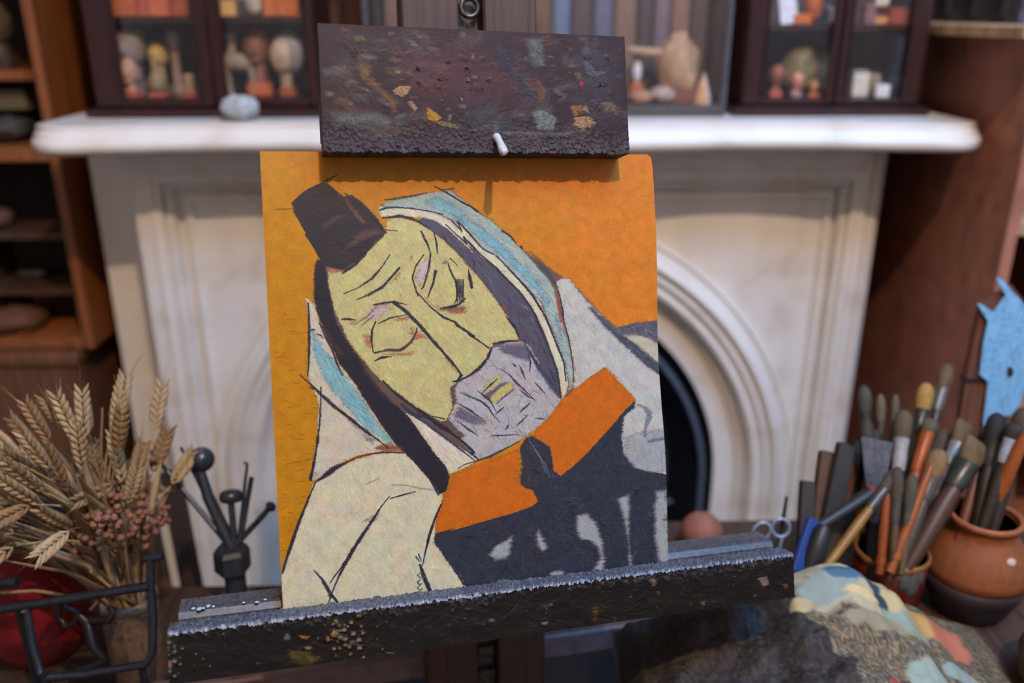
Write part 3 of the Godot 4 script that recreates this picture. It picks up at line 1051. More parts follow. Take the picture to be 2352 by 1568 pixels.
const PAINT_POLYS := [
	[22, 104, 80, 62, 3, 6, [123.9, 233.8, 159.8, 246.7, 379.3, 164.7, 488.6, 216.6, 516.6, 242.5, 627.2, 347.7, 655.2, 377.4, 717.1, 572.8, 672.7, 622.1, 522.2, 699.3, 481.1, 698.7, 417.3, 726.7, 298.8, 659.8, 193.6, 507.1, 126.5, 381.8, 113.6, 330.2]],
	[22, 120, 88, 66, 3, 4, [271.4, 117.9, 341.4, 99.8, 450.2, 84.1, 510.1, 127.3, 549.9, 151.7, 644.6, 235, 737.1, 290.3, 754.3, 554, 716.9, 578, 623.2, 427.7, 525.5, 293.4, 457.5, 216, 380, 149.8]],
	[22, 112, 106, 98, 3, 4, [754.9, 297.3, 845.2, 386.9, 878.1, 412.3, 1014.9, 397.6, 1016.8, 558.2, 954.1, 533.2, 804.1, 409.3]],
	[2, 212, 196, 152, 2, 0, [88.4, 317.3, 98.5, 322.4, 108.2, 334.9, 116.8, 369, 116.8, 369.3, 130.7, 401.4, 158.9, 463.6, 193.4, 509.5, 232.8, 573.4, 267.8, 627.7, 295.8, 664.6, 306.4, 670.4, 257.6, 666.7, 203.8, 667.6, 163.5, 676.9, 122.9, 698.2, 98.7, 710.9, 80.3, 714.2, 88.8, 689.2, 77.6, 715.1, 88.1, 677, 95.5, 636.2, 90.6, 666.4, 100.8, 611.2, 107.1, 550.8, 98.5, 518.7, 83.3, 486.4, 90, 433.5, 92.2, 368.4, 91.5, 332.2]],
	[3, 138, 180, 164, 3, 6, [94.9, 380.6, 110, 398.1, 124.1, 427.9, 148.8, 455.8, 173.2, 491.2, 198.1, 522, 222.9, 558, 244.9, 598.9, 267.8, 627.7, 286, 642.7, 269.3, 650.2, 245.8, 633.6, 214.8, 611.7, 184.4, 580.1, 159.6, 549.2, 134.8, 520.8, 113.6, 478.3, 97.5, 438.7]],
	[4, 220, 206, 154, 2, 0, [85.7, 723, 100.6, 712.1, 119.3, 703.8, 151.7, 686.8, 194.8, 675.4, 248.9, 665.2, 308.5, 669.6, 329.4, 690.7, 376.1, 752.3, 397.4, 774.3, 387.7, 798.8, 374.5, 838, 369.7, 878, 400.9, 924.2, 448.1, 998.2, 447.1, 1018.6, 134.1, 1022, 1.8, 1015.8, 0.9, 913.9, 14.1, 881.5, 43.5, 811.6, 69.7, 755.7]],
	[5, 48, 52, 56, 2, 0, [411.6, 857.1, 500.6, 842.6, 573.7, 831.3, 608, 730.7, 598.7, 683.4, 617.5, 658.9, 641.2, 658, 835.1, 595.7, 900, 606.4, 919.7, 590.2, 924.2, 628, 1009.4, 714.7, 1010, 735.4, 998.4, 1011.5, 449.2, 1009, 431.8, 958.5, 448.1, 998.2, 400.9, 924.2, 369.1, 877.9, 373.5, 858.1, 433.1, 847.3]],
	[6, 200, 194, 166, 3, 4, [712.7, 298.7, 737.1, 290.3, 755, 294.7, 777.8, 324.1, 806.9, 353.9, 845.1, 389.5, 815, 375.5, 844.5, 403, 874.5, 422.8, 895.3, 444.9, 925.2, 475.6, 955.4, 506.5, 986.4, 524.2, 1015.2, 539.2, 1016.1, 606.9, 1006.4, 776.9, 955.7, 764.7, 911.8, 753.1, 882, 718.7, 874.6, 678.1, 883.3, 628, 915.8, 606, 919.8, 587.6, 839.4, 505.9, 766.7, 549.4, 749.7, 556.3, 751.6, 485.7, 729.4, 385.4, 726.4, 354]],
	[5, 92, 88, 92, 4, 8, [878.1, 412.3, 928.7, 403.7, 1014.8, 399, 1014.8, 466.3, 977.6, 440.5, 927.7, 425, 889.8, 428.7]],
	[6, 203, 190, 150, 3, 8, [885.1, 429, 927.4, 430.8, 971.1, 442.9, 1014.7, 469, 1013.6, 525.6, 975, 494.1, 926.1, 456.9]],
	[5, 76, 80, 84, 4, 8, [806.6, 359.1, 845.2, 386.9, 818.4, 367.7, 836.1, 384.2, 880.7, 423, 926.2, 454.3, 975, 494.1, 1013.9, 518.9, 1014.3, 543.2, 982.9, 529.4, 949, 506.2, 909.6, 472.2, 870.6, 438.5, 829.2, 399.8, 797.3, 361.7]],
	[7, 168, 168, 152, 5, 16, [877.8, 677.3, 947.9, 660.7, 1012, 659.7, 1006.6, 771.7, 949.2, 767.1, 905.6, 751.5, 881.8, 722.9]],
	[7, 166, 166, 150, 4, 10, [574.8, 878, 566, 926.3, 550.9, 936.4, 521.7, 938.5, 502.4, 919.8, 520.7, 901.1, 547.2, 893.4]],
	[7, 166, 166, 150, 4, 10, [642.6, 867.6, 651.9, 890.7, 668.3, 921.1, 645.5, 930.6, 628.6, 911.9, 626.9, 885.7]],
	[7, 166, 166, 150, 4, 10, [738, 854.2, 773.6, 845.6, 799.9, 873.2, 816.1, 920, 820.4, 960.4, 816, 998.7, 772.5, 992.6, 798.7, 960.8, 793.8, 933.7, 776.3, 914.7, 746, 909.1, 738.3, 880.6]],
	[7, 166, 166, 150, 4, 10, [855.1, 822.3, 896.4, 811.1, 894.6, 860.6, 889.2, 927.2, 900.6, 998.4, 878, 995.9, 881.4, 926.5, 867.4, 858.1]],
	[7, 166, 166, 150, 4, 10, [964.7, 810.2, 1004.9, 808.2, 1005.4, 1001.4, 968.4, 998.8, 954.6, 920.2, 960.1, 839.5]],
	[7, 166, 166, 150, 4, 10, [664, 978.3, 694.4, 972.4, 716.1, 991.8, 710.9, 1004.5, 656.9, 1001.2]],
	[7, 166, 166, 150, 4, 10, [519.4, 983.4, 537.1, 978.9, 579, 988.7, 559.2, 1003.3, 512.7, 1002]],
	[8, 212, 106, 8, 2, 3, [839.4, 506.4, 874.9, 542.3, 919.7, 589.7, 900.1, 605.1, 864.1, 637.4, 789.8, 701.2, 742.4, 734.5, 705, 756.4, 684.8, 740.4, 683.2, 711.6, 677.1, 685, 641, 661.6, 638.7, 648.4, 660.8, 621.4, 704.4, 587.7, 751.3, 553.8, 798.5, 524.9]],
	[8, 212, 106, 8, 2, 3, [422.3, 726.2, 406.3, 764.9, 378.6, 813.1, 371.5, 842.8, 373.4, 859.4, 433, 849.9, 500.6, 842.6, 573.7, 831.3, 630.2, 818.8, 642, 808.9, 632.1, 782, 605.9, 773.3, 590.8, 752.6, 598.4, 717, 596.3, 683.2, 545.4, 697.5, 487.1, 711.4, 435.2, 725.9]],
	[5, 58, 54, 54, 4, 10, [598.8, 680.8, 629.7, 652, 646.7, 666.1, 669.3, 691.2, 681.6, 744.4, 661.9, 779.3, 635.3, 777.1, 606, 770.7, 591.8, 750.1, 599.9, 717.1]],
	[9, 225, 206, 162, 2, 0, [313.8, 579.8, 356.5, 606.3, 396.7, 636.7, 481.4, 693.6, 493.4, 699.6, 464.2, 712.7, 417.3, 726.7, 380.7, 675.9, 342, 620.4]],
	[10, 165, 178, 152, 3, 4, [271.2, 121.5, 294.7, 109.4, 341.4, 99.8, 394.1, 91.4, 424.9, 87.3, 450.2, 83.4, 482.8, 108.1, 510.2, 126, 491.8, 115.8, 519.2, 136.2, 549.9, 151.7, 583.2, 177.6, 613.7, 208.7, 644.6, 235, 669.9, 261.3, 698.1, 290.5, 711.8, 316.8, 719.3, 345.7, 723.8, 377.1, 729.4, 385.4, 737.1, 411.8, 744.5, 446.1, 751.6, 485.7, 754.4, 522.5, 748.4, 551, 723.3, 570.5, 731.6, 555.3, 737, 537.3, 729.9, 497.7, 719.5, 463.2, 700.8, 418.1, 684.6, 383.7, 674.2, 352.2, 674.4, 349.3, 646.1, 322.6, 618.1, 296, 579.4, 254.1, 554.4, 233.1, 523.6, 217.3, 499.3, 191.5, 464.3, 155.8, 476.2, 181.1, 446.7, 153, 413.9, 137.7, 381.1, 129.9, 340.1, 125.8, 285.8, 125.4]],
	[11, 132, 178, 166, 5, 10, [376.7, 107.5, 421.5, 97.8, 454.2, 115.5, 492.4, 141, 478.9, 145.9, 520.5, 166.6, 556.5, 192.4, 587, 218.5, 620.4, 249.9, 654.2, 279, 687.5, 323.9, 709.1, 371.3, 715.4, 364.1, 722.9, 395.6, 726.7, 440.1, 728.3, 468.8, 720.7, 439.8, 707.9, 395, 695, 353, 682.6, 362.6, 658, 320.4, 629.9, 293.8, 596.5, 259.6, 554.9, 222.9, 518.8, 199.4, 480.7, 166, 485.1, 173.6, 447.3, 140.5, 409, 125.1]],
	[12, 222, 208, 158, 2, 0, [272.7, 119.1, 272, 132.6, 279.4, 144.2, 320.2, 140.7, 361, 145.1, 396.5, 152.5, 440, 173, 475.1, 203.7, 504.8, 232.1, 484.4, 203.9, 517.1, 232.3, 558.6, 263.8, 586.1, 292.6, 616.9, 319.1, 639.1, 345.6, 661.3, 374.7, 647.4, 356.5, 660.9, 382.8, 679.4, 427.6, 689.9, 456.6, 703, 493.7, 713.2, 530.7, 718.5, 575.4, 731.4, 557.9, 737, 537.3, 729.9, 497.7, 719.5, 463.2, 700.8, 418.1, 684.6, 383.7, 674.2, 352.2, 674.4, 349.3, 646.1, 322.6, 618.1, 296, 579.4, 254.1, 554.4, 233.1, 523.6, 217.3, 499.3, 191.5, 464.3, 155.8, 476.2, 181.1, 446.7, 153, 413.9, 137.7, 381.1, 129.9, 340.1, 125.8, 285.9, 124.1]],
	[13, 88, 82, 86, 3, 3, [374.8, 144.7, 407.6, 152.6, 440, 173, 475.1, 203.7, 504.8, 232.1, 484.4, 203.9, 517.1, 232.3, 558.6, 263.8, 586.1, 292.6, 616.9, 319.1, 639.1, 345.6, 661.3, 374.7, 647.4, 356.5, 660.9, 382.8, 679.4, 427.6, 689.9, 456.6, 703, 493.7, 713.2, 530.7, 716.9, 578, 683.1, 534.3, 650.4, 472.9, 611.4, 429.8, 600.8, 406.2, 587.4, 382.6, 577.5, 348.9, 568.4, 356, 549.5, 329.8, 525.2, 298.5, 501, 270, 476.5, 249.1, 460.7, 226.1, 486.6, 254.4, 457.1, 223.5, 427.6, 197.9, 395.3, 174.9, 363, 159.5]],
	[14, 205, 189, 112, 2, 0, [143.3, 260.9, 185.3, 261.9, 212.9, 240.6, 252, 207.2, 282.8, 183.1, 289.3, 161.1, 292.7, 148.8, 325.4, 145.5, 360.5, 154.5, 395.3, 174.9, 427.6, 197.9, 457.1, 223.5, 486.6, 254.4, 476.5, 249.1, 501, 270, 525.2, 298.5, 549.5, 329.8, 568.4, 356, 587.4, 382.3, 587.4, 382.6, 600.8, 406.2, 610, 427.2, 606.8, 432.2, 573.2, 434.5, 541.3, 435.7, 537.8, 447, 525.7, 459.2, 522.1, 474.3, 504, 491.2, 477.5, 507.6, 454.6, 511.4, 462.4, 506.8, 444.8, 521, 427.4, 530.2, 430.5, 578.4, 412.3, 605, 401, 606.8, 374, 589.9, 341.8, 570.3, 310.1, 545.9, 278.7, 521.7, 257.9, 505.7, 237.5, 484.8, 217.4, 459.2, 197.4, 433.7, 180.2, 408.5, 168.6, 378.7, 154.4, 348.9, 154, 355.9, 152.7, 331.5, 146.1, 307, 142.6, 275.4]],
	[15, 186, 176, 156, 3, 4, [537.8, 447, 579.1, 433.5, 611.3, 431.8, 634.3, 441.1, 650.8, 465.1, 675.4, 507.9, 700.2, 550.9, 717.5, 578, 682, 614.9, 641.9, 643.5, 599.6, 663.8, 522.3, 696.7, 493.3, 702.7, 439.1, 649.8, 455.5, 643.4, 428.6, 616.2, 416.8, 600.2, 439.9, 561.2, 437.2, 530.7, 462.3, 509.3, 477.4, 508.9, 504, 492.5, 525.2, 469.4]],
	[16, 104, 96, 102, 6, 14, [543.8, 442.2, 578.9, 436.1, 614, 435.1, 637.1, 443.8, 650.7, 467.7, 632.1, 484.9, 609, 476, 583.3, 464.5, 560.4, 458.3]],
	[16, 110, 100, 105, 6, 14, [424, 595.6, 438.8, 581.4, 443.2, 569, 476.2, 588.8, 512.5, 606.5, 517.5, 622.1, 491.6, 622.9, 463.6, 613.4, 441.3, 606.9, 454.2, 612.8]],
	[16, 96, 92, 104, 5, 10, [650.7, 467.7, 675.4, 507.9, 694.6, 542.7, 711, 575, 693.7, 560.9, 669, 517.9]],
	[14, 202, 184, 100, 2, 0, [507.4, 548.7, 516.4, 530.1, 540.1, 516.1, 558.5, 507.4, 560.8, 518.5, 542, 535.4, 521.3, 545.7]],
	[14, 202, 184, 100, 2, 0, [527.6, 564, 538.3, 551.8, 559.4, 536.4, 588.9, 528.5, 589.5, 544.5, 558.3, 558.1, 543, 572.6, 532, 573.2]],
	[16, 110, 90, 92, 3, 6, [507.9, 555.1, 539, 539.1, 559.9, 524.9, 580.2, 526, 565.2, 535.4, 538.3, 551.8, 523.2, 566.3]],
	[17, 38, 33, 38, 2, 3, [120, 233.7, 113.2, 240.8, 107.1, 281.7, 105.2, 317.8, 110.4, 342.2, 116.8, 369, 116.8, 369.3, 130.7, 401.4, 144.8, 431.2, 158.9, 463.6, 173.6, 483.9, 193.4, 509.5, 212.9, 545, 232.8, 573.4, 247.6, 599.1, 267.8, 627.7, 288, 656.5, 306.4, 670.4, 311, 674.3, 329.4, 690.7, 355.4, 722.9, 376.1, 752.3, 386.3, 772.1, 406.8, 765, 416.9, 732.9, 406.4, 706.7, 380, 677, 359.9, 649.2, 334.3, 609.8, 313.7, 583.5, 277.3, 548.9, 246.6, 514.9, 226.8, 484.3, 212.1, 458.9, 192.1, 433.5, 175.1, 405.8, 163.1, 383.3, 154.1, 353.8, 152, 343.7, 144.2, 294.8, 139.4, 260.8, 133.9, 241.3]],
	[18, 92, 62, 44, 4, 10, [117.1, 362.1, 127.1, 369.7, 146.1, 407, 165.8, 432.2, 175.3, 452.2, 160, 441.7, 137.9, 413.9]],
	[18, 100, 66, 46, 4, 10, [201.8, 451.1, 217.1, 464.1, 241.8, 504.8, 264.4, 535.8, 300.7, 570.2, 276.9, 556.3, 240.8, 524.5, 216, 486.2]],
	[19, 48, 40, 38, 2, 3, [66, 111.5, 82.2, 96.1, 100.8, 84.2, 124.6, 73.4, 145.9, 65, 165.9, 82, 185.9, 99, 207.3, 94.3, 227.9, 106.6, 248.2, 125, 271, 151, 287, 179.5, 252.1, 204.7, 213, 238.2, 185.5, 258.3, 159.3, 255.2, 136.2, 248.6, 124.2, 229, 105.4, 192.4, 93.9, 165.8, 67.8, 127.1]],
	[20, 106, 68, 48, 3, 5, [187.1, 101.5, 197.8, 99.1, 206, 118.6, 223.9, 130.9, 242.7, 153.1, 233, 161.6, 215.1, 147.9, 202.9, 128.3]],
	[20, 96, 66, 54, 5, 14, [188.5, 201.1, 232.6, 167.7, 267.7, 163.2, 285.6, 180.7, 258.5, 185.2, 214.9, 201.6, 176.7, 225.2]],
	[20, 90, 60, 42, 5, 14, [127.9, 159, 165.5, 137.7, 202.6, 133.2, 164.5, 157, 137.6, 171.2]],
	[21, 196, 120, 78, 4, 8, [136.1, 249.1, 159.3, 255.2, 180.1, 260.6, 158.7, 267.3, 143.1, 265.7]],
	[22, 196, 116, 70, 4, 10, [213.8, 401.3, 239.2, 399.9, 241.3, 411.1, 242.7, 435.8, 221.7, 427.5]],
	[22, 196, 116, 70, 4, 10, [294.7, 371.3, 330.5, 362.8, 341.1, 370.6, 299.8, 377.7]],
	[22, 196, 116, 70, 4, 10, [339.4, 402.9, 356.2, 398.6, 385.4, 422.4, 360.8, 416.3, 338.4, 422.8]],
	[22, 196, 116, 70, 4, 10, [244.9, 445.8, 296.1, 448.2, 342.9, 443, 336.7, 456.4, 277, 449.8]],
	[22, 196, 116, 70, 4, 10, [334.6, 390.3, 345.7, 388.2, 344.8, 405.6, 333.6, 410.1]],
	[22, 200, 172, 150, 4, 10, [245.2, 337.2, 283, 334.8, 300, 346.5, 262.5, 364.9, 248.5, 375.7, 219.5, 368.1]],
	[22, 206, 184, 170, 4, 10, [355.4, 253.8, 375.3, 241.8, 391.1, 229.7, 391, 259.7, 372.3, 299.1, 358.3, 303.7, 349.9, 281]],
	[22, 150, 86, 62, 4, 10, [408.6, 350.3, 451, 344.2, 479.1, 347.7, 478.2, 365.4, 441.4, 366.6]],
	[22, 196, 116, 70, 4, 10, [290.9, 286.8, 316.7, 260.3, 328, 253.2, 307.4, 282.4, 285, 296.5]],
	[22, 150, 100, 70, 4, 10, [416.5, 250.3, 431.2, 236.8, 439.1, 245.8, 435.8, 255.7]],
	[22, 196, 116, 70, 4, 10, [340.2, 228.6, 348.6, 226.3, 347.8, 241.2, 339.2, 248.5]],
	[22, 206, 120, 80, 4, 10, [365.7, 321.3, 382.1, 324.4, 397.7, 344.9, 425.3, 350.9, 408.5, 352.8, 386.6, 344.5]],
	[22, 160, 96, 74, 4, 10, [386.2, 352.3, 419.7, 351, 442.1, 351.8, 430.5, 358.9, 402.6, 357.9]],
	[22, 196, 116, 70, 4, 10, [187.5, 369.7, 203.4, 370.3, 197.5, 382.3, 189.7, 379.5]],
	[22, 186, 104, 70, 4, 10, [414.5, 453.9, 435.8, 475.1, 454.2, 501.3, 437.7, 492.8, 419.3, 469.2]],
	[22, 150, 84, 50, 4, 12, [228.6, 654.6, 245.1, 648.4, 272.4, 643, 304.2, 660.2, 306.4, 670.4, 257.7, 664.2]],
	[22, 200, 140, 110, 4, 12, [86.1, 691.4, 98.8, 697.3, 95.3, 714.1, 84.5, 720.5]],
	[22, 200, 140, 110, 4, 12, [192.9, 813.5, 223, 801.4, 242.1, 795.7, 230.2, 816.9, 200.6, 819.1]],
	[22, 126, 116, 116, 6, 18, [143.2, 560.4, 158.8, 563.8, 214.4, 619.1, 240.3, 635.7, 228.7, 652.2, 208.4, 631, 178.4, 594.5]],
	[22, 150, 130, 112, 5, 14, [106, 707.7, 141.2, 686, 168.2, 675.8, 151.6, 689.3, 124.5, 704.3]],
]
const PAINT_LINES := [
	[38, 36, 44, 1, 3.1, 1, 0.9, 0.15, [177.5, 310.4, 209.7, 300.4, 248.2, 278.3, 270.9, 256.7, 294, 227.7]],
	[38, 36, 44, 1, 4.1, 2.6, 0.9, 0.15, [208.4, 324.9, 235.6, 314.7, 271.4, 298.6, 297, 274.7, 317, 255.4]],
	[38, 36, 44, 2.6, 2.3, 1.5, 0.9, 0.15, [373.2, 175.8, 378, 189.6, 388.1, 207.2, 394, 227.3]],
	[38, 36, 44, 1.5, 2.6, 1.5, 0.9, 0.15, [404.8, 180, 409.2, 202.6, 409.9, 227.6]],
	[38, 36, 44, 3.6, 3.1, 2, 0.9, 0.15, [394, 227.3, 386.8, 259.6, 372.2, 301.6, 366.4, 306.4]],
	[38, 36, 44, 1.5, 3.1, 1.3, 0.9, 0.15, [375.9, 229.4, 355.4, 253.8, 345.7, 280.9, 350.2, 300.9, 358.7, 322.4]],
	[38, 36, 44, 5.1, 2.6, 0.77, 0.9, 0.15, [404.6, 265, 397.8, 289.8, 382, 326.9]],
	[38, 36, 44, 1.3, 2.6, 2, 0.9, 0.15, [436.2, 248.2, 443.4, 271, 453.7, 291.4, 457.7, 321.8, 448.3, 341.6]],
	[38, 36, 44, 1.3, 1.5, 1, 0.9, 0.15, [453.9, 286.4, 455.3, 314.1, 454, 339.3]],
	[38, 36, 44, 1.3, 1.5, 1, 0.9, 0.15, [457.8, 286.5, 458.7, 314.2, 457.7, 339.4]],
	[38, 36, 44, 1.3, 1.5, 1, 0.9, 0.15, [461.8, 286.6, 462.1, 314.3, 461.4, 339.6]],
	[38, 36, 44, 1.3, 1.5, 1, 0.9, 0.15, [465.7, 286.7, 465.5, 314.4, 465, 339.7]],
	[38, 36, 44, 1.3, 1.5, 1, 0.9, 0.15, [469.7, 286.8, 468.8, 314.6, 468.7, 339.8]],
	[38, 36, 44, 1.3, 1.5, 1, 0.9, 0.15, [473.6, 286.9, 472.2, 314.7, 472.4, 339.9]],
	[38, 36, 44, 2, 4.1, 1.5, 0.9, 0.15, [411.3, 351.7, 442.3, 349, 462.4, 342.1, 477.1, 330]],
	[38, 36, 44, 1, 3.6, 3.6, 0.9, 0.15, [487.5, 264.6, 490.1, 287.4, 494.7, 309]],
	[38, 36, 44, 1, 1, 0.51, 0.9, 0.15, [442.3, 238.3, 453, 248.6, 461.1, 256.3]],
	[38, 36, 44, 4.6, 3.8, 3.1, 0.9, 0.15, [296.6, 334, 322.9, 352.2, 349, 378.1, 362.1, 391.4, 390.8, 425.1, 414.6, 451.4, 435.8, 475.1, 459.6, 506.7]],
	[38, 36, 44, 1.5, 4.1, 2, 0.9, 0.15, [352.4, 311, 386.5, 347, 418.7, 370.8, 448.9, 384.5, 451.4, 390, 495.3, 419.6, 479.6, 411.3, 507.1, 430.3, 532.1, 446.7]],
	[70, 52, 52, 2.6, 6.6, 2, 0.9, 0.15, [242.3, 443.7, 277.6, 438.7, 310.1, 440.2, 335.7, 422.7, 350.5, 402.1, 351, 392.2]],
	[38, 36, 44, 1.5, 2.3, 1.3, 0.9, 0.15, [251.3, 373.4, 240.9, 393.9, 238.2, 418.4, 241, 441.9]],
	[38, 36, 44, 1.3, 2.3, 1, 0.9, 0.15, [256.4, 379.2, 286.7, 368.5, 327.8, 362.2]],
	[38, 36, 44, 1.5, 2.6, 0.77, 0.9, 0.15, [244, 461.8, 260.5, 455.2, 285, 453.4]],
	[38, 36, 44, 2.6, 3.1, 1.3, 0.9, 0.15, [169.3, 366, 187.7, 366.7, 204.8, 369.1]],
	[38, 36, 44, 1.5, 3.1, 1, 0.9, 0.15, [247.8, 337.2, 277.7, 333.3, 299.4, 332.8, 329, 340]],
	[80, 66, 66, 1, 2, 1, 0.6, 0.4, [200.3, 379.6, 233.2, 361.3, 255.8, 340]],
	[80, 66, 66, 1, 1.5, 1, 0.6, 0.4, [216.1, 382.7, 249.4, 359.4]],
	[38, 36, 44, 2, 2, 0.77, 0.9, 0.15, [140.5, 67.4, 156.5, 60.2, 175.8, 51.7]],
	[38, 36, 44, 0.77, 1.5, 1.5, 0.9, 0.15, [66, 111.5, 100.8, 85.4, 145.9, 65]],
	[38, 36, 44, 1, 1.8, 1, 0.9, 0.15, [148.3, 67.4, 168.3, 84.4, 191.1, 101.5]],
	[38, 36, 44, 1.3, 2.3, 1, 0.9, 0.15, [190.3, 90.5, 209.6, 101.6, 235.1, 121.3, 265.6, 150.9, 288.3, 180.2]],
	[38, 36, 44, 1.5, 3.1, 3.6, 0.9, 0.15, [70.3, 127.1, 96.2, 170.6, 124.4, 224.1, 137.3, 251]],
	[38, 36, 44, 2.6, 4.1, 1.5, 0.9, 0.15, [177.1, 266.6, 204.4, 250.2, 240.8, 216.8, 280, 185.5]],
	[38, 36, 44, 1.3, 1.8, 1, 0.9, 0.15, [202.9, 128.3, 217.5, 152.8, 232.9, 162.8]],
	[38, 36, 44, 1, 1.5, 1, 0.9, 0.15, [218.6, 130.9, 241.4, 153.1]],
	[38, 36, 44, 4.1, 3.1, 2, 0.9, 0.15, [95.8, 179, 110.1, 202.1, 124.4, 224.1]],
	[90, 60, 30, 0.77, 0.77, 0.77, 0.7, 0.3, [27.2, 124.8, 68, 123.5]],
	[38, 36, 44, 1, 1, 0.77, 0.9, 0.15, [283.4, 172.1, 315.7, 175]],
	[38, 36, 44, 1.3, 2.3, 3.1, 0.9, 0.15, [411.5, 76.5, 438.7, 90.4, 466, 105.5, 510.1, 127.3, 494.5, 118.3, 519.2, 134.9]],
	[38, 36, 44, 1, 1, 0.77, 0.9, 0.15, [427.8, 85.3, 461.6, 80.9]],
	[66, 56, 58, 2.6, 5.6, 2, 0.85, 0.35, [286.8, 105.7, 314, 103.4, 355.2, 97.4, 394.1, 90.9]],
	[38, 36, 44, 2.6, 3.1, 2, 0.9, 0.15, [577.4, 177.5, 600, 190.6, 613.7, 207.5]],
	[38, 36, 44, 3.1, 3.1, 1.5, 0.9, 0.15, [625.1, 214.1, 630.6, 221.9]],
	[74, 66, 72, 2, 6.6, 2.6, 0.35, 0.5, [633.2, 227.1, 667, 258.7, 689.5, 285.1, 712.3, 306.5]],
	[74, 66, 72, 2, 6.6, 2.6, 0.35, 0.5, [639.1, 227.2, 673, 258.8, 694.8, 285.2, 712.3, 306.5]],
	[74, 66, 72, 2, 6.6, 2.6, 0.35, 0.5, [645, 227.3, 678.9, 259, 700.2, 285.4, 712.3, 306.5]],
	[74, 66, 72, 2, 6.6, 2.6, 0.35, 0.5, [650.9, 227.4, 684.8, 259.1, 705.6, 285.5, 712.3, 306.5]],
	[38, 36, 44, 1.5, 2, 1.3, 0.9, 0.15, [712.7, 298.7, 723.2, 327.6, 730.4, 364.3, 732, 393, 742.4, 427.7, 751.3, 493.5, 752.2, 535.5]],
	[176, 82, 48, 2.6, 4.1, 2, 0.8, 0.3, [711.5, 322, 719.1, 350.9, 724.5, 392.7, 729.1, 390.6, 735.4, 417]],
	[38, 36, 44, 2.6, 1.5, 1, 0.9, 0.15, [273.5, 128.9, 288.6, 124.1, 310.3, 121.9, 353.8, 125.9, 397.5, 132.5, 430.5, 140.3]],
	[38, 36, 44, 1, 2, 1, 0.9, 0.15, [446.8, 150.5, 476.3, 178.6, 464.4, 154.5, 496.7, 186.4, 526.4, 219.9, 554.4, 233.1]],
	[38, 36, 44, 1.5, 2.6, 1.3, 0.9, 0.15, [560, 235.8, 593.2, 267.2, 626.6, 301.4, 651.6, 330.5, 670.9, 359.6, 684.6, 383.7, 697.9, 415.4, 716.5, 463.1, 727.3, 489.7, 731.1, 534.3]],
	[38, 36, 44, 2, 3.1, 1.3, 0.9, 0.15, [279.3, 145.7, 322.9, 141.7, 358, 150.8, 395.6, 169.9]],
	[52, 44, 52, 2, 3.1, 1.5, 0.9, 0.15, [435, 162.9, 459.2, 183.3, 486.2, 206.5, 479.4, 191.2, 517.3, 229.8, 558.6, 263.8, 586.2, 291.3, 616.9, 319.1, 639, 346.9, 661, 379.9]],
	[48, 44, 54, 2, 3.6, 2, 0.9, 0.15, [644.6, 353.8, 660.7, 385.4, 679.4, 427.6, 692.6, 461.9, 708.4, 507, 715.8, 570.1]],
	[90, 76, 60, 1, 1.5, 1, 0.6, 0.4, [460.6, 227.4, 484.8, 251.9, 511.8, 280.4, 530.7, 303.7]],
	[38, 36, 44, 1.5, 3.1, 1.5, 0.9, 0.15, [579.1, 374.6, 601.1, 401.1, 611.6, 424.7]],
	[60, 58, 76, 1, 2, 0.77, 0.7, 0.3, [619.9, 435.3, 644.4, 475.2, 657.6, 506.9]],
	[60, 58, 76, 1, 2, 0.77, 0.7, 0.3, [628.2, 446, 651.6, 485.4, 663.8, 514.5]],
	[60, 58, 76, 1, 2, 0.77, 0.7, 0.3, [636.5, 456.7, 658.8, 495.6, 670, 522.1]],
	[60, 58, 76, 1, 2, 0.77, 0.7, 0.3, [644.8, 467.4, 666, 505.8, 676.1, 529.7]],
	[60, 58, 76, 1, 2, 0.77, 0.7, 0.3, [653.1, 478.2, 673.2, 516.1, 682.3, 537.4]],
	[60, 58, 76, 1, 2, 0.77, 0.7, 0.3, [661.5, 489, 680.5, 526.3, 688.5, 545]],
	[60, 58, 76, 1, 2, 0.77, 0.7, 0.3, [669.9, 499.8, 687.7, 536.6, 694.7, 552.6]],
	[60, 58, 76, 1, 2, 0.77, 0.7, 0.3, [678.3, 510.6, 695, 546.9, 700.9, 560.3]],
	[60, 58, 76, 1, 2, 0.77, 0.7, 0.3, [686.7, 521.5, 702.3, 557.3, 707.1, 568]],
	[38, 36, 44, 1.8, 2.8, 1.3, 0.9, 0.15, [93.6, 327.4, 92.8, 380.5, 89.1, 440.7, 84.1, 486.5]],
	[38, 36, 44, 1.3, 4.6, 2, 0.9, 0.15, [65.5, 482.6, 88.9, 503.7, 108.6, 524.2, 143.4, 557.9, 181.4, 587.3, 214.5, 616.6, 245.6, 638.6, 268.8, 660.1]],
	[38, 36, 44, 1.3, 1.3, 0.64, 0.9, 0.15, [85.9, 510.8, 101, 518.9]],
	[38, 36, 44, 1.5, 3.6, 3.6, 0.9, 0.15, [113.1, 512.3, 107.9, 575.2, 100.7, 623.4, 90.4, 671.2, 77.9, 711.6, 89.7, 672.3, 78.3, 715.1]],
	[38, 36, 44, 1.8, 2.3, 2, 0.9, 0.15, [116.6, 371.8, 130.6, 403.9, 144.7, 433.7, 153.6, 463.4, 165.4, 489.6]],
	[40, 90, 96, 4.1, 3.6, 2, 0.8, 0.3, [93.8, 386.6, 108, 387.2]],
	[38, 36, 44, 1.3, 1.3, 0.64, 0.9, 0.15, [110.1, 396.2, 120.3, 399.8, 125.2, 407.3]],
	[38, 36, 44, 1.8, 3.6, 3.6, 0.9, 0.15, [91.2, 717.4, 72.5, 751.1, 52.4, 790.6, 28.9, 844.2, 11.3, 886, 2.9, 910.5]],
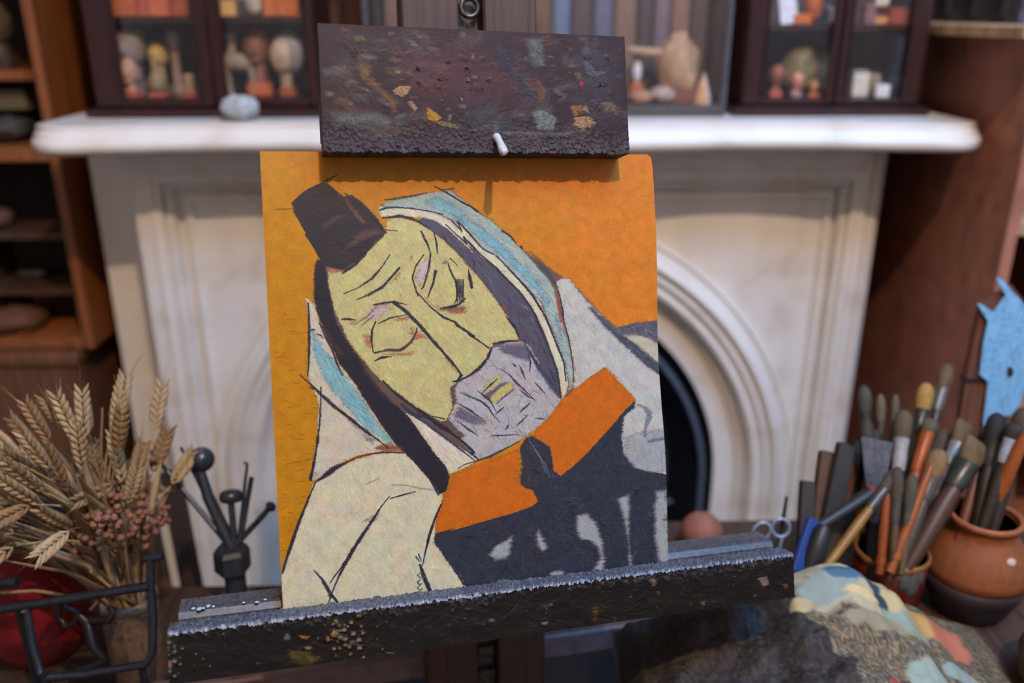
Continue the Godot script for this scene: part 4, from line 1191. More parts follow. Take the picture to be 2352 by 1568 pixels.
	[38, 36, 44, 1.5, 6.1, 2, 0.9, 0.15, [88.4, 720.8, 114, 705.9, 141, 689.7, 167.9, 680.7]],
	[90, 44, 34, 1.5, 3.1, 2, 0.9, 0.15, [151.7, 686.8, 184.2, 673.4, 216.6, 667.2, 248.9, 665.2, 308.5, 670.4]],
	[38, 36, 44, 1.5, 2.6, 3.1, 0.9, 0.15, [309.7, 672.9, 337.3, 698.8, 365.9, 733.8, 386.3, 772.1]],
	[38, 36, 44, 1.3, 4.3, 1.5, 0.9, 0.15, [265.4, 764.2, 242.7, 785.8, 225.3, 809, 205.3, 831.9, 185.2, 857.2, 168.2, 877.7, 153.7, 900.9, 139.4, 921.6, 124.8, 947, 113.1, 970.3, 103.5, 992.5]],
	[38, 36, 44, 1, 1.5, 0.77, 0.9, 0.15, [141.3, 910.7, 123.1, 929.6, 112.7, 942.8]],
	[38, 36, 44, 3.6, 5.1, 2, 0.9, 0.15, [156.7, 893.8, 139.8, 914.2]],
	[38, 36, 44, 1, 3.6, 3.6, 0.9, 0.15, [75.7, 911.1, 94.1, 933.8, 108.4, 959.9, 123, 981.3, 136.4, 1003.8]],
	[38, 36, 44, 5.6, 4.6, 2, 0.9, 0.15, [108, 967.3, 115.5, 975.5]],
	[38, 36, 44, 1, 2, 0.77, 0.9, 0.15, [265.1, 770.4, 292.6, 765.3, 328.6, 760.8]],
	[120, 110, 120, 0.77, 1, 0.77, 0.6, 0.4, [207.7, 733.2, 224.1, 728.4, 243.3, 721.3]],
	[120, 126, 146, 1, 1, 0.77, 0.7, 0.3, [269.4, 740.8, 299.3, 742.1, 337.3, 752.8, 375.7, 761.1]],
	[38, 36, 44, 2, 3.1, 1.3, 0.9, 0.15, [392.2, 792.8, 372.3, 827.7, 356.3, 866.6, 346.5, 895.8, 337.9, 927.7]],
	[38, 36, 44, 3.6, 6.6, 4.6, 0.9, 0.15, [331.2, 924.5, 337.1, 942.8, 341.8, 961, 350.5, 979.6, 358.4, 999.5]],
	[38, 36, 44, 1.3, 1.3, 0.64, 0.9, 0.15, [322.4, 906, 331.4, 919.5]],
	[38, 36, 44, 1.3, 1.3, 0.64, 0.9, 0.15, [328.3, 900.3, 335.5, 919.9]],
	[38, 36, 44, 0.77, 1, 0.77, 0.9, 0.15, [331.6, 943.5, 324.4, 949, 330.9, 956, 336.7, 952.3]],
	[38, 36, 44, 0.77, 1, 0.77, 0.9, 0.15, [329.4, 958.4, 322.2, 963.9, 328.8, 970.9, 334.5, 967.2]],
	[38, 36, 44, 0.77, 1, 0.77, 0.9, 0.15, [330.1, 971, 322.9, 976.5, 329.5, 983.6, 335.2, 979.9]],
	[38, 36, 44, 2, 6.1, 2, 0.9, 0.15, [260.6, 505.8, 291.5, 537.3, 325.6, 564.3, 357.6, 586.3, 389.6, 611, 416.8, 628, 452, 655.8, 481.9, 683.5, 471.5, 682.7, 493.3, 702.2]],
	[48, 46, 54, 4.1, 7.7, 2.6, 0.7, 0.4, [303.9, 560.5, 330.1, 584.6, 362.7, 594.2]],
	[46, 58, 80, 1.5, 2.6, 1.5, 0.9, 0.15, [313.9, 578.5, 356.7, 603.8, 410.3, 645.2, 481, 701.2]],
	[38, 36, 44, 0.77, 1, 0.77, 0.9, 0.15, [379.4, 592.8, 412.5, 602.5]],
	[38, 36, 44, 6.1, 4.1, 1.5, 0.9, 0.15, [456.9, 504, 444.9, 518.5, 433.6, 517.9]],
	[38, 36, 44, 2.6, 5.1, 3.6, 0.9, 0.15, [537.9, 445.7, 528.2, 466.9, 504, 491.2, 468.8, 510.9, 440.2, 518.2]],
	[38, 36, 44, 1.3, 2.6, 1.5, 0.9, 0.15, [541.2, 436.9, 573.3, 433.2, 608.3, 432.2]],
	[52, 50, 62, 0.77, 2.3, 0.77, 0.85, 0.2, [555.7, 493.9, 581, 510.6, 597.6, 529.5, 617.3, 546.1, 645.4, 573.6]],
	[52, 50, 62, 0.77, 2.3, 0.77, 0.85, 0.2, [450.1, 544.1, 477.9, 555.9, 505.9, 567.8, 522.4, 581.5, 535.7, 602.9, 552.3, 619.3]],
	[52, 50, 62, 0.77, 2.3, 0.77, 0.85, 0.2, [608.4, 488.9, 616.3, 507.3, 622.8, 524.5]],
	[52, 50, 62, 0.77, 2.3, 0.77, 0.85, 0.2, [633.1, 464.3, 638, 485.2, 635.4, 508.3]],
	[52, 50, 62, 0.77, 2.3, 0.77, 0.85, 0.2, [602.9, 599.5, 633.4, 578.1]],
	[52, 50, 62, 0.77, 2.3, 0.77, 0.85, 0.2, [592.5, 629.8, 626.1, 606.1]],
	[52, 50, 62, 0.77, 2.3, 0.77, 0.85, 0.2, [527.7, 648.4, 559.5, 649.4, 597.4, 649.4]],
	[52, 50, 62, 0.77, 2.3, 0.77, 0.85, 0.2, [506.8, 550, 530.7, 530.9, 551.6, 516.7]],
	[52, 50, 62, 0.77, 2.3, 0.77, 0.85, 0.2, [544.4, 575.2, 566.9, 558.6, 591, 544.6]],
	[52, 50, 62, 0.77, 2.3, 0.77, 0.85, 0.2, [443.3, 566.5, 476.4, 586.3, 512.1, 614.1]],
	[52, 50, 62, 0.77, 2.3, 0.77, 0.85, 0.2, [591, 485.4, 599.4, 493.6]],
	[52, 50, 62, 0.77, 2.3, 0.77, 0.85, 0.2, [605.6, 545.4, 628.1, 564.8, 645.5, 572.4]],
	[52, 50, 62, 0.77, 2.3, 0.77, 0.85, 0.2, [538.7, 600.5, 562.8, 584.1]],
	[52, 50, 62, 0.77, 2.3, 0.77, 0.85, 0.2, [441.3, 606.9, 468.5, 629, 493.3, 646]],
	[52, 50, 62, 0.77, 2.3, 0.77, 0.85, 0.2, [495.7, 541.7, 528.9, 566.6, 542, 593]],
	[52, 50, 62, 0.77, 2.3, 0.77, 0.85, 0.2, [643.4, 615, 669.9, 618.8]],
	[52, 50, 62, 0.77, 2.3, 0.77, 0.85, 0.2, [572.3, 625.8, 566, 635.7]],
	[52, 50, 62, 0.77, 2.3, 0.77, 0.85, 0.2, [684.9, 498, 701, 535.3, 708.4, 567]],
	[52, 50, 62, 0.77, 2.3, 0.77, 0.85, 0.2, [647.5, 532.3, 672.8, 559.7]],
	[70, 60, 56, 1.5, 3.1, 1.5, 0.9, 0.15, [599.5, 666.4, 557.9, 681.4, 516.6, 696.3, 453, 709.3, 435.7, 717.1]],
	[150, 165, 190, 0.77, 1.3, 0.77, 0.5, 0.5, [623.3, 661.9, 650.7, 705.4, 666.7, 743.2]],
	[150, 165, 190, 0.77, 1.3, 0.77, 0.5, 0.5, [639.8, 686.4, 664.6, 724.7, 678, 757.1]],
	[104, 108, 116, 3.6, 8.7, 5.1, 0.55, 0.4, [925.5, 601.3, 947.3, 608, 962.2, 627.8, 948.3, 653.7, 943.8, 680.3]],
	[110, 108, 108, 5.1, 10, 6.6, 0.7, 0.3, [952.8, 691.7, 978.4, 689.5, 1007.4, 687.5]],
	[120, 70, 40, 2, 2, 1.5, 0.9, 0.15, [985.2, 884.3, 1002.2, 884.8]],
]

# ---------------------------------------------------------------- the painting
const PW := 0.3661
const PH := 0.4018
func pix(flat: Array, cv: Canvas) -> PackedVector2Array:
	var o := PackedVector2Array()
	for k in range(0, flat.size(), 2):
		o.append(Vector2(flat[k] * cv.w / 1000.0, flat[k + 1] * cv.h / 1000.0))
	return o

func build_painting() -> void:
	var cv := Canvas.new(1180, 1295, Color8(206, 132, 18), 11)
	# ground: ochre on the left, warmer orange towards the right edge, laid on in patches
	var nz := FastNoiseLite.new()
	nz.seed = 4
	nz.frequency = 0.006
	for y in cv.h:
		for x in cv.w:
			var t := smoothstep(0.25, 0.95, float(x) / cv.w + 0.16 * nz.get_noise_2d(x, y))
			var k := (y * cv.w + x) * 3
			cv.rgb[k] = int(lerpf(204, 224, t))
			cv.rgb[k + 1] = int(lerpf(132, 128, t))
			cv.rgb[k + 2] = int(lerpf(0, 26, t))
	var all := Rect2i(0, 0, cv.w, cv.h)
	var left := Rect2i(0, 0, int(cv.w * 0.5), cv.h)
	cv.strokes(0, 2600, 0.0, 0.04, 60, 1.4, 0.022, 0.03, all)
	cv.strokes(0, 900, 0.0, 0.03, 30, 1.0, 0.0, -0.04, all, Color8(140, 80, 16, 60))
	cv.strokes(0, 130, 0.0, 0.03, 30, 1.3, 0.0, -0.06, Rect2i(0, int(cv.h * 0.35), int(cv.w * 0.14), int(cv.h * 0.6)), Color8(110, 50, 20, 110))
	cv.strokes(0, 3200, 1.0, 0.25, 20, 2.2, 0.022, 0.14, Rect2i(int(cv.w * 0.45), 0, int(cv.w * 0.55), int(cv.h * 0.45)))
	cv.strokes(0, 900, 1.5, 0.15, 18, 1.8, 0.02, 0.08, left)
	cv.strokes(0, 260, 0.9, 0.5, 46, 5.0, 0.0, 0.06, Rect2i(int(cv.w * 0.6), 0, int(cv.w * 0.4), int(cv.h * 0.42)), Color8(226, 112, 34, 45))
	for e in PAINT_POLYS:
		cv.poly(pix(e[6], cv), Color8(e[1], e[2], e[3]), e[0], e[4], e[5] * 1.3)
	# bristle marks, area by area: id, count, direction, spread, length, width, tone, relief
	for s in [[14, 36000, 1.0, 0.14, 20, 1.7, 0.035, 0.34], [2, 7000, 0.9, 0.25, 40, 1.6, 0.035, 0.15], [3, 9000, 1.0, 0.2, 60, 2.0, 0.07, 0.2], [4, 20000, 1.1, 0.3, 50, 1.6, 0.022, 0.15], [6, 12000, 1.1, 0.15, 46, 2.0, 0.035, 0.22], [7, 9000, 1.3, 0.4, 20, 2.4, 0.06, 0.15], [9, 6000, 0.95, 0.2, 60, 2.2, 0.05, 0.3], [10, 14000, 0.85, 0.3, 60, 1.8, 0.06, 0.2], [11, 9000, 0.9, 0.3, 50, 2.0, 0.08, 0.2], [12, 8000, 0.85, 0.3, 60, 2.0, 0.045, 0.22], [13, 9000, 0.95, 0.4, 50, 2.2, 0.12, 0.12], [15, 12000, 0.8, 0.5, 24, 1.8, 0.05, 0.2], [16, 5000, 0.7, 0.6, 30, 2.0, 0.16, 0.2], [5, 16000, 0.5, 0.8, 40, 3.0, 0.11, 0.28], [8, 9000, -0.5, 0.9, 30, 3.0, 0.025, 0.12], [17, 6000, 0.0, 0.15, 50, 1.8, 0.14, 0.08], [19, 12000, 0.0, 0.25, 60, 1.8, 0.13, 0.1], [20, 6000, 0.0, 0.3, 50, 1.8, 0.12, 0.1], [22, 6000, 0.2, 0.4, 24, 1.8, 0.07, 0.15], [18, 4000, 0.9, 0.3, 40, 1.8, 0.15, 0.1]]:
		cv.strokes(s[0], s[1], s[2], s[3], s[4], s[5], s[6], s[7])
	# thin glazes and scumbles
	cv.strokes(4, 500, 0.0, 0.06, 26, 1.6, 0.0, 0.0, all, Color8(190, 150, 150, 60))
	cv.strokes(4, 300, 1.2, 0.4, 80, 3.0, 0.0, 0.1, all, Color8(228, 196, 128, 60))
	cv.strokes(2, 700, 0.9, 0.4, 40, 2.4, 0.0, 0.1, all, Color8(196, 178, 172, 90))
	cv.strokes(6, 1600, 1.15, 0.2, 60, 3.0, 0.0, 0.15, all, Color8(206, 200, 186, 80))
	cv.strokes(10, 2200, 0.85, 0.25, 60, 2.6, 0.0, 0.1, all, Color8(216, 202, 166, 110))
	cv.strokes(11, 900, 0.9, 0.25, 60, 2.4, 0.0, 0.1, all, Color8(96, 176, 178, 110))
	cv.strokes(3, 800, 1.0, 0.2, 60, 2.2, 0.0, 0.1, all, Color8(206, 196, 170, 110))
	cv.strokes(3, 400, 1.0, 0.2, 50, 2.2, 0.0, 0.1, all, Color8(88, 168, 168, 80))
	cv.strokes(19, 900, -0.5, 0.4, 60, 5.0, 0.0, 0.05, all, Color8(40, 38, 46, 90))
	cv.strokes(5, 1400, -0.4, 0.7, 70, 6.0, 0.0, 0.1, all, Color8(70, 60, 64, 60))
	cv.strokes(5, 500, 0.6, 0.5, 50, 2.0, 0.0, 0.2, all, Color8(66, 78, 92, 120))
	cv.strokes(13, 500, 0.9, 0.4, 40, 3.0, 0.0, 0.1, all, Color8(120, 84, 70, 70))
	cv.strokes(15, 1400, 0.7, 0.7, 26, 1.4, 0.0, 0.1, all, Color8(84, 80, 84, 130))
	cv.strokes(15, 500, 0.7, 0.7, 30, 2.4, 0.0, 0.2, all, Color8(200, 188, 170, 110))
	cv.strokes(14, 7000, 1.0, 0.16, 15, 1.2, 0.0, 0.35, all, Color8(228, 220, 168, 80))
	cv.contours(Color8(58, 44, 42), 0.10, 0.5)
	cv.contours(Color8(128, 70, 46), 0.06, 0.45)
	for e in PAINT_LINES:
		var k := cv.w / 905.0
		var twin := pix(e[8], cv)
		for q in twin.size():
			twin[q] += Vector2(cv.rng.randf_range(-3.0, 3.0), cv.rng.randf_range(-3.0, 3.0))
		cv.line(twin, Color8(e[0], e[1], e[2]), e[3] * k, e[4] * k * 1.2, e[5] * k, minf(1.0, e[6] * 0.7), 0.4)
		cv.line(pix(e[8], cv), Color8(e[0], e[1], e[2]), e[3] * k * 1.5, e[4] * k * 1.75, e[5] * k * 1.5, minf(1.0, e[6] * 1.08), e[7] * 0.7)
	# dark hatching of the beard and the hood
	cv.strokes(15, 700, 0.95, 0.3, 34, 1.3, 0.0, 0.08, all, Color8(56, 54, 64, 130))
	cv.strokes(15, 350, -0.7, 0.4, 26, 1.2, 0.0, 0.08, all, Color8(64, 60, 70, 110))
	cv.strokes(15, 500, 0.8, 0.5, 30, 6.0, 0.0, 0.05, all, Color8(204, 156, 140, 70))
	cv.strokes(16, 900, 0.9, 0.5, 40, 1.6, 0.0, 0.15, all, Color8(44, 44, 54, 170))
	cv.strokes(13, 900, 0.95, 0.2, 60, 2.0, 0.0, 0.1, all, Color8(54, 48, 56, 140))
	cv.strokes(13, 300, 0.95, 0.25, 40, 2.6, 0.0, 0.1, all, Color8(124, 90, 78, 90))
	cv.strokes(14, 160, 0.95, 0.2, 30, 6.0, 0.0, 0.0, all, Color8(200, 160, 100, 36))
	cv.strokes(14, 500, 1.0, 0.2, 26, 3.0, 0.0, 0.0, all, Color8(184, 172, 92, 50))
	cv.strokes(12, 260, 0.85, 0.3, 60, 2.0, 0.0, 0.1, all, Color8(170, 150, 130, 110))
	cv.strokes(6, 400, 1.1, 0.3, 50, 3.0, 0.0, 0.1, all, Color8(170, 160, 150, 90))
	cv.strokes(4, 300, 0.0, 0.1, 30, 2.0, 0.0, 0.0, all, Color8(186, 156, 130, 40))
	cv.strokes(4, 200, 1.9, 0.5, 80, 3.0, 0.0, 0.1, all, Color8(236, 222, 184, 70))
	cv.strokes(17, 500, 0.95, 0.15, 60, 2.0, 0.0, 0.1, all, Color8(30, 34, 46, 150))
	cv.tint_drift(0.012, 0.045)
	cv.mottle(0.02, 0.06)
	cv.mottle(0.09, 0.05, 15)
	# grain of the board showing through as fine level lines
	for y in cv.h:
		var v := 0.0
		for x in cv.w:
			v = v * 0.985 + cv.rng.randf_range(-0.012, 0.012)
			cv.hgt[y * cv.w + x] += v
	var film := canvas_mat("oil paint film", cv, 0.42, 0.011)
	film.metallic_specular = 0.38
	film.albedo_color = Color(0.81, 0.82, 0.88)
	var wood := mat("bare board edge", Color8(214, 150, 92), 0.7, "grain", 6.0)
	var b := thing("painting", "orange oil painting of a hooded bearded man with closed eyes", "painting", easel)
	# board: slightly bowed right edge, rounded corner
	var rim := PackedVector2Array()
	var hw := PW / 2
	var hh := PH / 2
	rim.append(Vector2(-hw, -hh)); rim.append(Vector2(-hw, hh))
	rim.append(Vector2(hw - 0.006, hh - 0.0005)); rim.append(Vector2(hw - 0.0025, hh - 0.003))
	for k in 13:
		var t := float(k) / 12.0
		rim.append(Vector2(hw - 0.001 + 0.0022 * sin(PI * t) * sin(t * 9.0 + 0.6), lerpf(hh - 0.012, -hh, t)))
	var s := Shape.new()
	s.slab(Transform3D.IDENTITY, rim, -0.012, -0.0006)
	part("panel", s, wood, b, "bare wooden edge of the board")
	var fr := Shape.new()
	var ix := Geometry2D.triangulate_polygon(rim)
	var uvp := func(q: Vector2) -> Vector2: return Vector2((q.x + hw) / PW, (hh - q.y) / PH)
	for k in range(0, ix.size(), 3):
		var q0 := rim[ix[k]]
		var q1 := rim[ix[k + 1]]
		var q2 := rim[ix[k + 2]]
		if (q1 - q0).cross(q2 - q0) > 0:
			var sw := q1
			q1 = q2
			q2 = sw
		fr.tri(Vector3(q0.x, q0.y, 0), Vector3(q1.x, q1.y, 0), Vector3(q2.x, q2.y, 0), uvp.call(q0), uvp.call(q1), uvp.call(q2))
	# turned-over lip so that the film has a thickness
	for k in rim.size():
		var q0 := rim[k]
		var q1 := rim[(k + 1) % rim.size()]
		fr.tri(Vector3(q0.x, q0.y, 0), Vector3(q1.x, q1.y, -0.0006), Vector3(q1.x, q1.y, 0), uvp.call(q0), uvp.call(q1), uvp.call(q1))
		fr.tri(Vector3(q0.x, q0.y, 0), Vector3(q0.x, q0.y, -0.0006), Vector3(q1.x, q1.y, -0.0006), uvp.call(q0), uvp.call(q0), uvp.call(q1))
	part("paint_film", fr, film, b)

const BLOCK_DABS := [
	[100, 62, 62, 6, 60, 0.6, 0, [192.6, 149.3, 542.8, 79.9, 627.8, 412.6, 693.1, 637.3, 442.8, 672.9, 228.5, 507.7]],
	[72, 66, 72, 6, 70, 0.8, 0, [798, -4.5, 1014, 30.7, 995.1, 857.7, 807.4, 817.1, 767.4, 402.4]],
	[70, 62, 58, 6, 60, 0.6, 0, [4.7, 7.5, 195.6, -14.8, 234.7, 166.9, 104.9, 364.1, 4.4, 458.2]],
	[102, 100, 84, 8, 14, 0.8, 0.3, [23, 338.5, 85.4, 300.7, 94.1, 386.6, 78.6, 442, 30.2, 391.7]],
	[134, 118, 62, 8, 14, 0.8, 0.3, [112.6, 287.5, 160.6, 288.7, 158.9, 381.5, 136.7, 448.5, 116.2, 428.3]],
	[158, 114, 44, 8, 14, 0.8, 0.3, [121, 395.4, 158.6, 397.9, 194.7, 499, 235, 617.3, 231.7, 683.4, 212.1, 706.4, 201.1, 608.2, 160.9, 501.3, 136.5, 459.4]],
	[116, 116, 110, 8, 14, 0.8, 0.3, [115.7, 233, 170.3, 216.9, 173.7, 260.3, 118.9, 281.5]],
	[180, 152, 110, 5, 2, 1, 1, [219.9, 508.3, 246.1, 473.5, 276.2, 471.4, 266.4, 538.3, 244.5, 563.9, 223.6, 541]],
	[174, 140, 104, 5, 2, 1, 1, [260.9, 604.8, 278.3, 592.7, 295.2, 658.1, 285.2, 683]],
	[196, 152, 36, 4, 2, 1, 1, [321.4, 640.1, 337.7, 655.9, 371.3, 726.6, 355.5, 755.2, 323.9, 745.4]],
	[140, 130, 80, 6, 6, 0.9, 1, [335.9, 756, 371, 743.4, 433.9, 796.7, 422.4, 819.6, 365.7, 793.8]],
	[104, 120, 108, 4, 3, 1, 0.6, [389.4, 697.9, 405, 685.9, 399.5, 747.7, 386.2, 753.9]],
	[120, 120, 126, 6, 6, 0.8, 0.5, [253.1, 88.2, 295.7, 105.7, 311.8, 170.3, 286.3, 150.8]],
	[118, 116, 122, 6, 14, 0.55, 0.4, [313, 103.9, 377, 163.9, 375.6, 241.9, 354.2, 221.6, 320.8, 147.3]],
	[92, 124, 58, 5, 4, 0.9, 0.5, [105.8, 93.1, 139.3, 78.6, 144.5, 116.1, 109.1, 136.1]],
	[112, 128, 122, 6, 14, 0.8, 0.5, [643.7, 29.5, 722.3, 32.5, 722.7, 279.3, 676, 294.6, 659.5, 181.8]],
	[58, 60, 72, 4, 4, 0.9, 0.2, [547.3, 79.5, 578.4, 110.2, 628.2, 389.8, 639.2, 548.8, 592.2, 358.4, 559.1, 180]],
	[66, 64, 76, 4, 6, 0.8, 0.2, [597.4, 323.9, 624.7, 333.1, 681.2, 523.3, 643.4, 571.4, 617.5, 481.7]],
	[122, 92, 62, 5, 6, 0.8, 0.4, [684, 362.7, 719.3, 474.9, 712.8, 578.8, 684.7, 591.9, 691.3, 476.8]],
	[120, 142, 132, 6, 6, 0.9, 0.7, [664.9, 661.7, 697.8, 637.1, 757.2, 714.9, 741.5, 807.9, 676, 821.8]],
	[176, 146, 100, 8, 4, 1, 1.2, [809.4, 700.9, 862.2, 686.8, 890, 744, 835.8, 827.8, 808.4, 759]],
	[152, 112, 50, 6, 3, 1, 1, [796.8, 608.7, 839.8, 594.8, 843.4, 664.4, 809.4, 700.9]],
	[150, 134, 110, 5, 3, 1, 1, [854.4, 582.3, 867.1, 674.9, 834.5, 630]],
	[186, 36, 46, 3, 1, 1, 1, [830.9, 421, 841.2, 379.6, 850, 419.6, 842.3, 452.7]],
	[104, 110, 126, 6, 8, 0.8, 0.4, [846.3, 222.3, 865.6, 209, 892.8, 299.9, 931.3, 308.4, 886.9, 364.5, 858.8, 325.9]],
	[114, 124, 120, 6, 14, 0.6, 0.3, [849.7, 24.6, 883, 32.7, 871.2, 161.9, 847.7, 140.9]],
	[118, 134, 128, 6, 24, 0.8, 0.5, [8.6, 673.1, 99.5, 657.5, 174.8, 664.4, 219.8, 750, 205.6, 827.5, 96.3, 831.5, 19.3, 758.8]],
	[80, 124, 136, 4, 8, 0.8, 0.3, [224.9, 705.8, 263.8, 681.8, 254.4, 726.4, 219.8, 750]],
	[116, 130, 130, 6, 12, 0.8, 0.4, [547.6, 826.3, 666.9, 810.6, 807.4, 817.1, 806.6, 863.6, 574.1, 870.9]],
	[140, 128, 112, 5, 6, 0.8, 0.6, [13.4, 522.1, 43.8, 541.7, 34.8, 585.4, 12.4, 576]],
	[124, 90, 74, 4, 3, 0.9, 0.6, [75.4, 615.4, 100.5, 603.1, 95.8, 636, 79, 647.7]],
	[140, 116, 86, 8, 8, 0.7, 0.7, [902.7, 567.9, 956.2, 553.1, 969.3, 646.5, 915.6, 660.9]],
	[60, 62, 70, 3, 3, 0.9, 0.2, [898.3, 538.9, 1001, 509.1, 1000.6, 532.8, 902.9, 556.2]],
	[120, 96, 72, 6, 8, 0.7, 0.6, [257.1, 340.7, 291.7, 326.8, 290.3, 404.2, 260.2, 406.5]],
	[150, 138, 92, 3, 2, 0.9, 0.6, [227, 354.1, 248.4, 350.2, 243.6, 380.3, 228.7, 375.9]],
	[116, 120, 112, 3, 3, 0.9, 0.6, [473.7, 188.1, 487.1, 186.8, 481.4, 254.7, 472.7, 244.3]],
	[130, 130, 112, 3, 3, 0.8, 0.6, [470.5, 368, 497.3, 365.9, 487.7, 400.4, 469.9, 401.7]],
	[196, 172, 120, 2, 1, 1, 0.8, [429.7, 539.1, 442.3, 577.5, 435.5, 583.5]],
	[110, 110, 124, 4, 4, 0.7, 0.3, [426.3, 606.5, 452.7, 616.2, 447.4, 661.4, 425.7, 640.1]],
	[120, 116, 108, 5, 6, 0.7, 0.3, [436.9, 12.8, 461.3, 10.1, 455.6, 77.8, 437.9, 79.7]],
	[96, 110, 108, 5, 8, 0.8, 0.5, [530.3, 781.7, 557.9, 757.9, 560.8, 848.6, 528.9, 861]],
]
const TRAY_DABS := [
	[128, 140, 150, 3, 3, 0.9, 0.8, [158.5, 326.8, 166.8, 268, 166.1, 451, 158.5, 455.7]],
	[196, 140, 40, 3, 3, 0.9, 0.8, [177.4, 360.5, 196.3, 431.2, 193.3, 499.9, 182.5, 461.9]],
	[190, 160, 120, 3, 3, 0.9, 0.8, [184.7, 595.4, 198.3, 638.7, 195.3, 707.4, 187.1, 673.9]],
	[120, 108, 40, 6, 6, 0.8, 0.8, [160.1, 624.1, 195.2, 725.8, 211.1, 904.1, 191.4, 1015.4, 161.8, 885.2]],
	[188, 126, 50, 3, 3, 0.9, 0.8, [200.4, 809.7, 211.2, 867.1, 202.8, 907.1]],
	[110, 96, 76, 3, 3, 0.9, 0.8, [251.3, 604.5, 268.1, 634.8, 264.9, 741.8, 250.9, 697.6]],
	[158, 84, 44, 3, 3, 0.9, 0.8, [115.2, 767.7, 125.7, 809.5, 121.6, 845.6, 115.8, 820]],
	[150, 130, 60, 3, 3, 0.9, 0.8, [301.2, 929.4, 321.2, 977.8, 318.2, 1021.6, 302.5, 981]],
	[118, 150, 150, 3, 3, 0.9, 0.8, [462.6, 536, 474.7, 576.4, 471.4, 641.1, 463.9, 616.3]],
	[150, 168, 172, 3, 3, 0.9, 0.8, [545.7, 757.9, 561.5, 765.3, 558, 858.7, 548.6, 830.4]],
	[150, 104, 30, 6, 8, 0.8, 0.8, [629.7, 560.6, 649.2, 593.1, 644.7, 949.4, 631.8, 906.8]],
	[110, 128, 140, 5, 6, 0.7, 0.8, [547, 383.2, 569.1, 399.9, 568.8, 498.9, 549.8, 487]],
	[112, 80, 96, 3, 3, 0.9, 0.8, [399.9, 524.9, 405.2, 534.1, 402.6, 761.3, 399.8, 717.7]],
	[180, 140, 120, 5, 3, 0.9, 0.8, [-4.5, 499, 6.7, 555.8, 2.3, 690.2, -5.1, 640.4]],
	[150, 140, 110, 6, 5, 0.9, 0.8, [-6.1, 247.2, 9.3, 203.9, 6.1, 376.4, -6.6, 388.4]],
	[176, 156, 150, 3, 2, 0.9, 0.8, [930.1, 462.2, 946.3, 433.5, 952.7, 619.1, 940.9, 694.8]],
	[150, 140, 150, 3, 2, 0.9, 0.8, [919.2, 808, 926.1, 796.2, 928.8, 875.6, 923.8, 907.7]],
	[160, 126, 110, 3, 2, 0.9, 0.8, [730.8, 162.6, 743.8, 138.2, 748.8, 291.2, 739.4, 354.3]],
	[180, 110, 50, 3, 2, 0.9, 0.8, [743.6, 448.6, 750.1, 436.7, 752.7, 513.4, 747.9, 544.8]],
	[150, 100, 50, 3, 2, 0.9, 0.8, [975.8, 665.3, 985.2, 649.1, 988.9, 756, 982.1, 799.4]],
	[140, 120, 60, 3, 2, 0.9, 0.8, [822.7, 811.8, 829.4, 800.1, 832, 878.2, 827.1, 909.8]],
]

